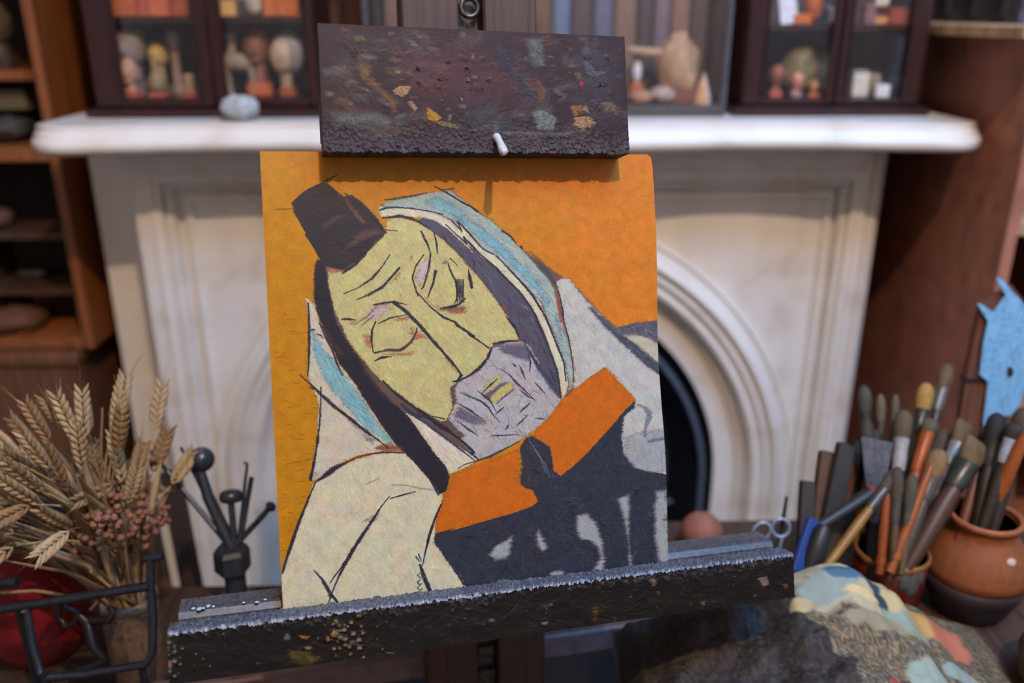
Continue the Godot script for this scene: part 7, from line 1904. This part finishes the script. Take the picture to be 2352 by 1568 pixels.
func build_bookcase_right() -> void:
	var maho := mat("red brown bookcase wood", Color8(176, 116, 92), 0.6, "mottle", 2.0)
	var pale := mat("pale shelf wood", Color8(206, 164, 124), 0.6, "grain", 3.0)
	var b := thing("bookcase", "tall red brown bookcase side standing right of the chimneypiece", "bookcase", T(Vector3(0.804, 0, -0.05)))
	part("side_panel", Shape.new().box(T(Vector3(0.010, 0.64, -0.155)), Vector3(0.020, 1.28, 0.80), 0.002), maho, b)
	part("top_board", Shape.new().box(T(Vector3(0.229, 1.291, -0.13)), Vector3(0.582, 0.018, 0.84), 0.002), pale, b, "pale wooden top board")
	part("back_board", Shape.new().box(T(Vector3(0.28, 0.64, -0.548)), Vector3(0.50, 1.27, 0.01), 0.001), maho, b)
	part("side_panel", Shape.new().box(T(Vector3(0.52, 0.64, -0.155)), Vector3(0.020, 1.28, 0.80), 0.002), maho, b)
	for y in [0.30, 0.66, 0.985]:
		part("shelf", Shape.new().box(T(Vector3(0.265, y, -0.16)), Vector3(0.49, 0.022, 0.76), 0.002), pale if y > 0.9 else maho, b)
	# things on the top board
	var cup := thing("grey_cupboard", "blue grey panelled cupboard standing on the pale bookcase top", "cupboard", T(Vector3(0.86, 1.300, -0.05)))
	var gm := mat("blue grey paint", Color8(96, 100, 112), 0.45, "grime", 4.0)
	part("body", Shape.new().box(T(Vector3(0.22, 0.20, -0.20)), Vector3(0.42, 0.40, 0.50), 0.003), gm, cup)
	var dk := mat("dark batten", Color8(52, 52, 58), 0.5, "grain", 4.0)
	for k in 5:
		part("batten", Shape.new().box(T(Vector3(0.007, 0.20, -0.40 + 0.10 * k)), Vector3(0.012, 0.38, 0.018), 0.002), dk, cup)
	# bricks of the chimney breast showing between marble and bookcase
	var chim := get_node("wall_chimney")
	var tones := [Color8(126, 84, 58), Color8(112, 72, 50), Color8(138, 96, 68)]
	for k in 26:
		var m := paintm(tones[k % 3], 0.9)
		part("brick", Shape.new().box(T(Vector3(0.700 if k % 2 == 0 else 0.722, 0.05 + 0.075 * k, -0.221)), Vector3(0.10 if k % 2 == 0 else 0.05, 0.065, 0.018), 0.003), m, chim)
	# torn pale blue sheet and the board it hangs on
	var brown := mat("brown bark board", Color8(120, 74, 52), 0.7, "grain", 4.0)
	var bo := thing("leaning_board", "brown wooden board leaning up behind the brushes", "board", Transform3D.IDENTITY)
	part("plank", Shape.new().slab(Transform3D.IDENTITY, PackedVector2Array([Vector2(0.6257, 0.9509), Vector2(0.6488, 0.9699), Vector2(0.6606, 0.9824), Vector2(0.6789, 0.9633), Vector2(0.72, 0.7428), Vector2(0.735, 0.6205), Vector2(0.63, 0.6205), Vector2(0.630, 0.7440), Vector2(0.6238, 0.8495)]), 0.452, 0.464), brown, bo)
	part("strap", Shape.new().box(T(Vector3(0.668, 0.848, 0.4585)), Vector3(0.092, 0.007, 0.016), 0.001), paintm(Color8(50, 30, 24)), bo, "dark band across the board")
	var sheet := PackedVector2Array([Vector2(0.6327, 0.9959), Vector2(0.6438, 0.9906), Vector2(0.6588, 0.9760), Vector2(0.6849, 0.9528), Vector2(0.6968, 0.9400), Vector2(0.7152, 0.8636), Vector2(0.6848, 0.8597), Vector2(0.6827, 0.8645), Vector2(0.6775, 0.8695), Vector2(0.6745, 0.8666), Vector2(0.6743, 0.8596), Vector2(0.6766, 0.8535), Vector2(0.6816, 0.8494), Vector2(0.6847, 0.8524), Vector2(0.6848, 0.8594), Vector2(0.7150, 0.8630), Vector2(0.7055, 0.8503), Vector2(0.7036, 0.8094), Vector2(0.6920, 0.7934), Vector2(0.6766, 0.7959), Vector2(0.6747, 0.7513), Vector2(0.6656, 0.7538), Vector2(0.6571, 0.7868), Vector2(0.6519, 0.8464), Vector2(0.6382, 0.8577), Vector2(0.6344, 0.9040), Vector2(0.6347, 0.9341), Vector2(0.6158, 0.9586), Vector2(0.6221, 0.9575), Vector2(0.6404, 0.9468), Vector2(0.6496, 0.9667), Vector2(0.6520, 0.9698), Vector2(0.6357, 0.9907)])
	var sh := thing("torn_sheet", "pale blue torn edged sheet with a round hole hung over the brown board", "sheet", Transform3D.IDENTITY)
	part("sheet", Shape.new().slab(Transform3D.IDENTITY, sheet, 0.4672, 0.4702), mat("pale blue torn sheet", Color8(133, 194, 232), 0.8, "mottle", 14.0), sh)

const SHELF_ITEMS := [
	["head", "dark_statue", "dark grey statue on the upper shelf of the left bookcase", "statue", -0.9570, 1.2195, -0.2200, 0.0667, 0.1199, Color8(92, 82, 66), Color8(74, 62, 50), "things on the left bookcase"],
	["block", "cloth_stack", "stack of folded olive grey cloth in the left bookcase", "cloth", -0.9505, 1.1445, -0.2000, 0.0890, 0.0361, Color8(112, 100, 72), Color8(112, 100, 72), "things on the left bookcase"],
	["stone", "dark_stone", "flat dark stone under the folded cloth", "stone", -0.9568, 1.0835, -0.2000, 0.1017, 0.0510, Color8(70, 66, 58), Color8(70, 66, 58), "things on the left bookcase"],
	["stone", "brown_ball", "brown ball on top of the open box in the left bookcase", "ball", -1.0161, 0.9155, -0.2000, 0.0605, 0.0360, Color8(110, 80, 64), Color8(110, 80, 64), "things on the left bookcase"],
	["stone", "dark_ball", "dark shiny ball inside the open box", "ball", -0.9928, 0.7985, -0.2500, 0.0731, 0.0176, Color8(56, 54, 52), Color8(56, 54, 52), "things on the left bookcase"],
	["stone", "brown_bundle", "brown rounded bundle at the bottom of the left bookcase", "bundle", -0.9975, 0.7105, -0.1500, 0.1139, 0.0491, Color8(112, 72, 52), Color8(112, 72, 52), "things on the left bookcase"],
]

# ---------------------------------------------------------------- left side: bookcase, wheat, iron things
func build_left_side() -> void:
	var oak := mat("orange brown bookcase wood", Color8(158, 92, 48), 0.5, "grain", 2.5)
	var dim := mat("dark bookcase back", Color8(40, 30, 26), 0.8, "grain", 2.0)
	var b := thing("open_bookcase", "open orange brown bookcase left of the chimneypiece", "bookcase", T(Vector3(-0.82, 0, 0)))
	part("side_panel", Shape.new().box(T(Vector3(-0.009, 1.48, -0.325)), Vector3(0.018, 1.58, 0.47), 0.002), oak, b)
	part("side_panel", Shape.new().box(T(Vector3(-0.709, 1.48, -0.325)), Vector3(0.018, 1.58, 0.47), 0.002), oak, b)
	part("back_board", Shape.new().box(T(Vector3(-0.36, 1.48, -0.568)), Vector3(0.70, 1.58, 0.01), 0.001), dim, b)
	for e in [[0.700, -0.09, 0.020], [1.0705, -0.10, 0.024], [1.209, -0.14, 0.018], [1.55, -0.10, 0.02], [1.9, -0.10, 0.02]]:
		var dz: float = e[1] + 0.56
		part("shelf", Shape.new().box(T(Vector3(-0.359, e[0], e[1] - dz / 2)), Vector3(0.680, e[2], dz), 0.002), oak, b)
	var chest := thing("low_chest", "low brown wooden chest under the open bookcase", "chest", T(Vector3(-1.20, 0, -0.3)))
	part("body", Shape.new().box(T(Vector3(0, 0.330, 0)), Vector3(0.68, 0.66, 0.44), 0.004), mat("brown chest wood", Color8(118, 76, 50), 0.5, "grain", 2.0), chest)
	part("lid", Shape.new().box(T(Vector3(0, 0.674, 0.0)), Vector3(0.70, 0.026, 0.46), 0.004), mat("brown chest lid", Color8(128, 84, 54), 0.5, "grain", 2.0), chest)
	for k in SHELF_ITEMS.size():
		small(SHELF_ITEMS[k], k + 50)
	# open box on the lower shelf
	var bx := thing("open_box", "open brown wooden box with a dark ball inside", "box", T(Vector3(-0.95, 0.7985, -0.22)))
	var bm := mat("brown box wood", Color8(84, 58, 42), 0.6, "grain", 3.0)
	part("top", Shape.new().box(T(Vector3(0, 0.109, 0)), Vector3(0.22, 0.012, 0.16), 0.001), bm, bx)
	part("bottom", Shape.new().box(T(Vector3(0, -0.006, 0)), Vector3(0.22, 0.010, 0.16), 0.001), bm, bx)
	for x in [-0.105, 0.105]:
		part("side", Shape.new().box(T(Vector3(x, 0.051, 0)), Vector3(0.010, 0.103, 0.16), 0.001), bm, bx)
	for x in [-0.09, 0.09]:
		part("foot", Shape.new().box(T(Vector3(x, -0.0495, 0)), Vector3(0.02, 0.077, 0.14), 0.001), bm, bx)
	# low table
	var wood := mat("low table wood", Color8(70, 48, 36), 0.6, "grain", 3.0)
	var t := thing("low_table", "dark low table under the dried wheat and the iron frame", "table", T(Vector3(-0.50, 0, 0.69)))
	part("table_top", Shape.new().box(T(Vector3(0, 0.555, 0)), Vector3(0.48, 0.03, 0.34), 0.003), wood, t)
	for q in [[-0.21, -0.14], [0.21, -0.14], [-0.21, 0.14], [0.21, 0.14]]:
		part("leg", Shape.new().box(T(Vector3(q[0], 0.27, q[1])), Vector3(0.03, 0.54, 0.03), 0.002), wood, t)
	# red vase
	var v := thing("red_vase", "large dark red glazed vase behind the wheat at the left edge", "vase", T(Vector3(-0.593, 0.5705, 0.640)))
	var vs := Shape.new()
	vs.grp = 0
	vs.lathe(Transform3D.IDENTITY, [Vector2(0, 0), Vector2(0.045, 0), Vector2(0.060, 0.03), Vector2(0.062, 0.10), Vector2(0.055, 0.19), Vector2(0.038, 0.25), Vector2(0.034, 0.265), Vector2(0.040, 0.28), Vector2(0.036, 0.28), Vector2(0.030, 0.264), Vector2(0, 0.26)], 36)
	part("body", vs, mat("dark red glaze", Color8(140, 34, 38), 0.3, "mottle", 6.0), v)
	# wheat jar
	var j := thing("wheat_jar", "tan stoneware jar holding the dried wheat", "jar", T(Vector3(-0.449, 0.5705, 0.700)))
	var js := Shape.new()
	js.grp = 0
	js.lathe(Transform3D.IDENTITY, [Vector2(0, 0), Vector2(0.030, 0), Vector2(0.0325, 0.01), Vector2(0.0325, 0.112), Vector2(0.0310, 0.121), Vector2(0.0280, 0.121), Vector2(0.0285, 0.11), Vector2(0.0285, 0.012), Vector2(0, 0.010)], 32)
	part("body", js, mat("tan stoneware", Color8(134, 110, 88), 0.5, "grime", 6.0), j)
	build_wheat()
	build_iron()

func build_wheat() -> void:
	var rng := RandomNumberGenerator.new()
	rng.seed = 77
	var straw := [mat("straw", Color8(154, 120, 78), 0.75, "grain", 9.0), mat("pale straw", Color8(186, 158, 114), 0.7, "grain", 9.0), mat("brown straw", Color8(108, 78, 50), 0.8, "grain", 9.0), mat("orange leaf", Color8(172, 112, 52), 0.75, "grain", 9.0)]
	var mouth := Vector3(-0.449, 0.686, 0.700)
	# tips: offset from the mouth, kind (0 ear, 1 bent ear, 2 leaf, 3 flower spray, 4 broken straw)
	for k in 150:
		var kind := 0
		var u := rng.randf()
		var dx := lerpf(-0.215, 0.035, pow(u, 0.8)) + rng.randfn(0, 0.012)
		var hgt := rng.randf_range(0.11, 0.225) * (1.0 - 0.28 * absf(dx + 0.06) / 0.2)
		if k % 5 == 0:
			kind = 1
		if k % 5 == 2 or k % 10 == 9:
			kind = 2
		if k % 10 == 6:
			kind = 5
		if k >= 130:
			kind = 3
			dx = rng.randf_range(-0.02, 0.045)
			hgt = rng.randf_range(0.07, 0.15)
		if k >= 145:
			kind = 4
			dx = rng.randf_range(-0.17, -0.03)
			hgt = rng.randf_range(0.0, 0.05)
		var tip := Vector3(dx, hgt, rng.randf_range(-0.075, 0.075))
		var b0 := Vector3(rng.randf_range(-0.016, 0.016), 0, rng.randf_range(-0.016, 0.016))
		var mid := b0 + Vector3(tip.x * 0.32, tip.y * 0.58, tip.z * 0.35)
		var label: String = ["dried wheat stalk with a bearded ear in the tan jar", "dried wheat stalk bending over at its ear in the tan jar", "dried brown leaf blade standing among the wheat", "dried reddish brown flower spray at the right of the wheat", "broken straw sticking out low from the wheat", "bare straw standing upright among the wheat ears"][kind]
		var o := thing(["wheat_stalk", "bent_wheat_stalk", "dried_leaf", "dried_flower", "broken_straw", "bare_straw"][kind], label, ["wheat", "wheat", "leaf", "dried flower", "straw", "straw"][kind], T(mouth), ["dried wheat in the jar", "bent wheat in the jar", "dried leaves in the jar", "dried flowers in the jar", "broken straws in the jar", "bare straws in the jar"][kind])
		var m: Material = straw[rng.randi() % 3]
		var low := Vector3(b0.x * 0.6, -0.095, b0.z * 0.6)
		if kind == 1:
			tip += Vector3(-0.02, -0.03, 0.01)
		if kind == 2:
			# leaf blade: flat tapering ribbon with a fold
			var ls := Shape.new()
			ls.grp = 0
			var fr := []
			var pts := [low, b0, mid, mid.lerp(tip, 0.6), tip]
			var wd := [0.002, 0.003, 0.0058, 0.005, 0.0008]
			for i in 5:
				var d: Vector3 = (pts[mini(i + 1, 4)] - pts[maxi(i - 1, 0)]).normalized()
				var x := d.cross(Vector3(0.3, 0.1, 1.0)).normalized()
				fr.append(Transform3D(Basis(x * wd[i], x.cross(d).normalized() * wd[i], d), pts[i]))
			ls.loft(fr, PackedVector2Array([Vector2(-1, 0.15), Vector2(0, -0.1), Vector2(1, 0.15), Vector2(0, 0.05)]))
			part("blade", ls, straw[[3, 2, 1, 2, 0][k % 5]], o)
			continue
		part("stem", Shape.new().tube([low, b0, mid, mid.lerp(tip, 0.55) + Vector3(0, 0.006, 0), tip], [0.0014, 0.0015, 0.0014, 0.0012, 0.001] if kind != 4 else [0.0018], 6), m, o)
		var dir := (tip - mid).normalized()
		if kind == 1:
			dir = (dir + Vector3(-0.5, -0.9, 0.1)).normalized()
		if kind <= 1:
			var ear := Shape.new()
			ear.grp = 0
			var el := rng.randf_range(0.038, 0.062)
			var side := dir.cross(Vector3.BACK).normalized()
			for g in 7:
				var c := tip + dir * el * (g + 0.5) / 7.0
				var w := 0.0046 * sin(PI * (g + 1.2) / 8.6) + 0.001
				for sd in [-1.0, 1.0]:
					var gd: Vector3 = (dir + side * sd * 0.45).normalized()
					ear.tube([c, c + gd * 0.007 + side * sd * w * 0.4, c + gd * 0.015 + side * sd * w * 0.5], [0.0008, w * 0.75, 0.0004], 6)
			part("ear", ear, straw[1] if k % 3 != 0 else straw[0], o)
			var aw := Shape.new()
			for g in 5:
				var c := tip + dir * el * (g + 2.0) / 7.0
				var ad := (dir + side * rng.randf_range(-0.45, 0.45) + Vector3(0, 0, rng.randf_range(-0.3, 0.3))).normalized()
				aw.tube([c, c + ad * rng.randf_range(0.022, 0.045)], [0.0004, 0.00015], 4)
			part("awns", aw, m, o)
		elif kind == 3:
			var fl := Shape.new()
			fl.grp = 0
			for g in 9:
				var c := tip + Vector3(rng.randf_range(-0.014, 0.014), rng.randf_range(-0.016, 0.012), rng.randf_range(-0.012, 0.012))
				fl.blob(T(c), Vector3(0.0042, 0.0036, 0.0042), 0.4, 2.0, g, 7, 5)
			part("flower_head", fl, paintm(Color8(142, 92, 66), 0.9), o)

func build_iron() -> void:
	var iron := mat("black iron", Color8(46, 48, 56), 0.4, "grime", 12.0, 0.2)
	var o := thing("iron_stand", "black wrought iron stand standing in front of the wheat jar", "iron frame", Transform3D.IDENTITY)
	part("cross_bar", Shape.new().tube([Vector3(-0.60, 0.7165, 0.768), Vector3(-0.526, 0.7273, 0.7662), Vector3(-0.3933, 0.7469, 0.7620)], [0.0052], 10), iron, o)
	part("side_bar", Shape.new().tube([Vector3(-0.3931, 0.7743, 0.7516), Vector3(-0.3933, 0.7469, 0.7600), Vector3(-0.3904, 0.7143, 0.7745), Vector3(-0.3916, 0.6795, 0.7877), Vector3(-0.3987, 0.6686, 0.7916), Vector3(-0.4615, 0.6586, 0.7939), Vector3(-0.5034, 0.6552, 0.7942), Vector3(-0.5117, 0.6599, 0.7922), Vector3(-0.5194, 0.6882, 0.7813), Vector3(-0.5260, 0.7273, 0.7662)], [0.0044], 10), iron, o)
	part("cap_bar", Shape.new().tube([Vector3(-0.4000, 0.7740, 0.7515), Vector3(-0.3800, 0.7762, 0.7513)], [0.0042], 10), iron, o)
	part("collar", Shape.new().tube([Vector3(-0.5600, 0.7485, 0.7572), Vector3(-0.5351, 0.7512, 0.7569)], [0.0052], 10), iron, o)
	for x in [-0.402, -0.506]:
		part("leg", Shape.new().tube([Vector3(x, 0.662, 0.7935), Vector3(x, 0.5705, 0.80)], [0.0044], 8), iron, o)
	part("leg", Shape.new().tube([Vector3(-0.535, 0.724, 0.766), Vector3(-0.545, 0.5705, 0.75)], [0.0044], 8), iron, o)
	var h := thing("iron_hooks", "dark iron horned hook hanging inside the iron frame", "hook", Transform3D.IDENTITY)
	var dk := mat("brown black iron", Color8(48, 38, 36), 0.4, "grime", 12.0, 0.4)
	part("horn", Shape.new().tube([Vector3(-0.5035, 0.7121, 0.7419), Vector3(-0.5080, 0.7000, 0.7457), Vector3(-0.4980, 0.6859, 0.7506), Vector3(-0.4860, 0.6930, 0.7495), Vector3(-0.4840, 0.7040, 0.7480), Vector3(-0.5000, 0.7085, 0.7450)], [0.003, 0.004, 0.0045, 0.0045, 0.004, 0.003], 8), dk, h)
	part("stem", Shape.new().tube([Vector3(-0.4870, 0.7012, 0.7457), Vector3(-0.4750, 0.6924, 0.7495), Vector3(-0.4686, 0.6657, 0.7598), Vector3(-0.4560, 0.6530, 0.7634), Vector3(-0.4720, 0.6430, 0.7672), Vector3(-0.4838, 0.6400, 0.7660)], [0.005, 0.006, 0.006, 0.0055, 0.005, 0.0045], 10), dk, h)
	part("horn", Shape.new().tube([Vector3(-0.4720, 0.6930, 0.7495), Vector3(-0.4480, 0.6960, 0.7517), Vector3(-0.4440, 0.7060, 0.7490), Vector3(-0.4500, 0.7100, 0.7480)], [0.005, 0.0045, 0.004, 0.003], 8), dk, h)
	part("plinth", Shape.new().box(T(Vector3(-0.474, 0.605, 0.765)), Vector3(0.05, 0.069, 0.012), 0.003), dk, h)
	# flower made of nails and bolts
	var n := thing("nail_sculpture", "flower of iron nails and a ball growing from a hexagonal bolt", "sculpture", Transform3D.IDENTITY)
	var st := mat("dark steel nails", Color8(76, 84, 102), 0.3, "grime", 14.0, 0.35)
	part("bolt_shaft", Shape.new().tube([Vector3(-0.339, 0.5705, 0.668), Vector3(-0.339, 0.692, 0.656)], [0.0125], 16), st, n)
	part("washer", Shape.new().tube([Vector3(-0.337, 0.650, 0.662), Vector3(-0.337, 0.658, 0.661)], [0.021], 20), st, n)
	part("foot_plate", Shape.new().box(T(Vector3(-0.339, 0.5745, 0.668)), Vector3(0.07, 0.008, 0.07), 0.002), st, n)
	var hex := PackedVector2Array()
	for k in 6:
		hex.append(Vector2.from_angle(TAU * k / 6.0 + 0.30) * 0.0212)
	var hs := Shape.new()
	hs.loft([Transform3D(Basis(Vector3.RIGHT * 0.9, Vector3.FORWARD * 0.9, Vector3.UP), Vector3(-0.341, 0.689, 0.655)), Transform3D(Basis(Vector3.RIGHT, Vector3.FORWARD, Vector3.UP), Vector3(-0.341, 0.693, 0.655)), Transform3D(Basis(Vector3.RIGHT, Vector3.FORWARD, Vector3.UP), Vector3(-0.341, 0.715, 0.652)), Transform3D(Basis(Vector3.RIGHT * 0.85, Vector3.FORWARD * 0.85, Vector3.UP), Vector3(-0.341, 0.720, 0.651))], hex)
	part("hex_nut", hs, st, n)
	var root := Vector3(-0.340, 0.716, 0.648)
	part("long_nail", Shape.new().tube([root, Vector3(-0.3514, 0.7260, 0.6434), Vector3(-0.4474, 0.8342, 0.5991)], [0.0034, 0.0034, 0.0020], 10), st, n)
	var ball := part("ball_rod", Shape.new().tube([root, Vector3(-0.3520, 0.7380, 0.6390), Vector3(-0.3700, 0.7750, 0.6250), Vector3(-0.3790, 0.8050, 0.6130)], [0.0072, 0.0074, 0.0068, 0.0052], 12), st, n)
	var bs := Shape.new()
	bs.grp = 0
	part("ball", bs.blob(T(Vector3(-0.3773, 0.8152, 0.6081)), Vector3.ONE * 0.0152, 0.0, 1.0, 1, 28, 18), st, ball)
	part("thin_nail", Shape.new().tube([Vector3(-0.3780, 0.7800, 0.6160), Vector3(-0.4024, 0.8290, 0.6022)], [0.0036, 0.0016], 8), st, n)
	var mush := part("headed_nail", Shape.new().tube([root, Vector3(-0.3387, 0.7300, 0.6437), Vector3(-0.3425, 0.7680, 0.6267)], [0.0042, 0.0040, 0.0040], 10), st, n)
	var ms := Shape.new()
	ms.grp = 0
	ms.lathe(T(Vector3(-0.3425, 0.7660, 0.6252), Vector3(-20, 0, 3)), [Vector2(0, 0), Vector2(0.0105, 0.0), Vector2(0.0135, 0.003), Vector2(0.0140, 0.009), Vector2(0.0110, 0.0135), Vector2(0.005, 0.0155), Vector2(0, 0.0158)], 24)
	part("nail_head", ms, st, mush)
	part("bent_wire", Shape.new().tube([root, Vector3(-0.3331, 0.7291, 0.6400), Vector3(-0.3270, 0.7800, 0.6200), Vector3(-0.3230, 0.8060, 0.6122), Vector3(-0.3228, 0.8105, 0.6110), Vector3(-0.3262, 0.8119, 0.6106)], [0.0022, 0.0022, 0.0020, 0.0018, 0.0018, 0.0018], 8), st, n)
	part("cut_nail", Shape.new().tube([root, Vector3(-0.3302, 0.7291, 0.6440), Vector3(-0.3170, 0.7961, 0.6180)], [0.0034, 0.0034, 0.0030], 8), st, n)
	var rn := part("headed_nail", Shape.new().tube([root, Vector3(-0.3289, 0.7277, 0.6445), Vector3(-0.3080, 0.7480, 0.6360), Vector3(-0.2970, 0.7600, 0.6313)], [0.0036, 0.0036, 0.0036, 0.0034], 10), st, n)
	var rh := Shape.new()
	rh.grp = 0
	rh.blob(T(Vector3(-0.2945, 0.7622, 0.6303), Vector3(0, 0, -45)), Vector3(0.0068, 0.0048, 0.0068), 0.0, 1.0, 1, 18, 12)
	part("nail_head", rh, st, rn)
	# weathered laths leaning by the jamb
	var lw := [Color8(120, 82, 50), Color8(60, 42, 32)]
	for k in 2:
		var l := thing("wooden_lath", ["pale brown lath leaning against the marble jamb", "dark lath leaning beside the pale brown one"][k], "lath", Transform3D.IDENTITY)
		var a := Vector3(-0.540 + 0.040 * k, 0.72 - 0.03 * k, 0.43 - 0.02 * k)
		var c := Vector3(-0.445 + 0.040 * k, 0.0125, 0.58)
		var d := (c - a).normalized()
		var x := d.cross(Vector3.BACK).normalized()
		part("plank", Shape.new().box(Transform3D(Basis(x, x.cross(d).normalized(), d), (a + c) / 2), Vector3(0.030, 0.014, a.distance_to(c)), 0.002), mat("weathered lath", lw[k], 0.8, "grain", 5.0), l)
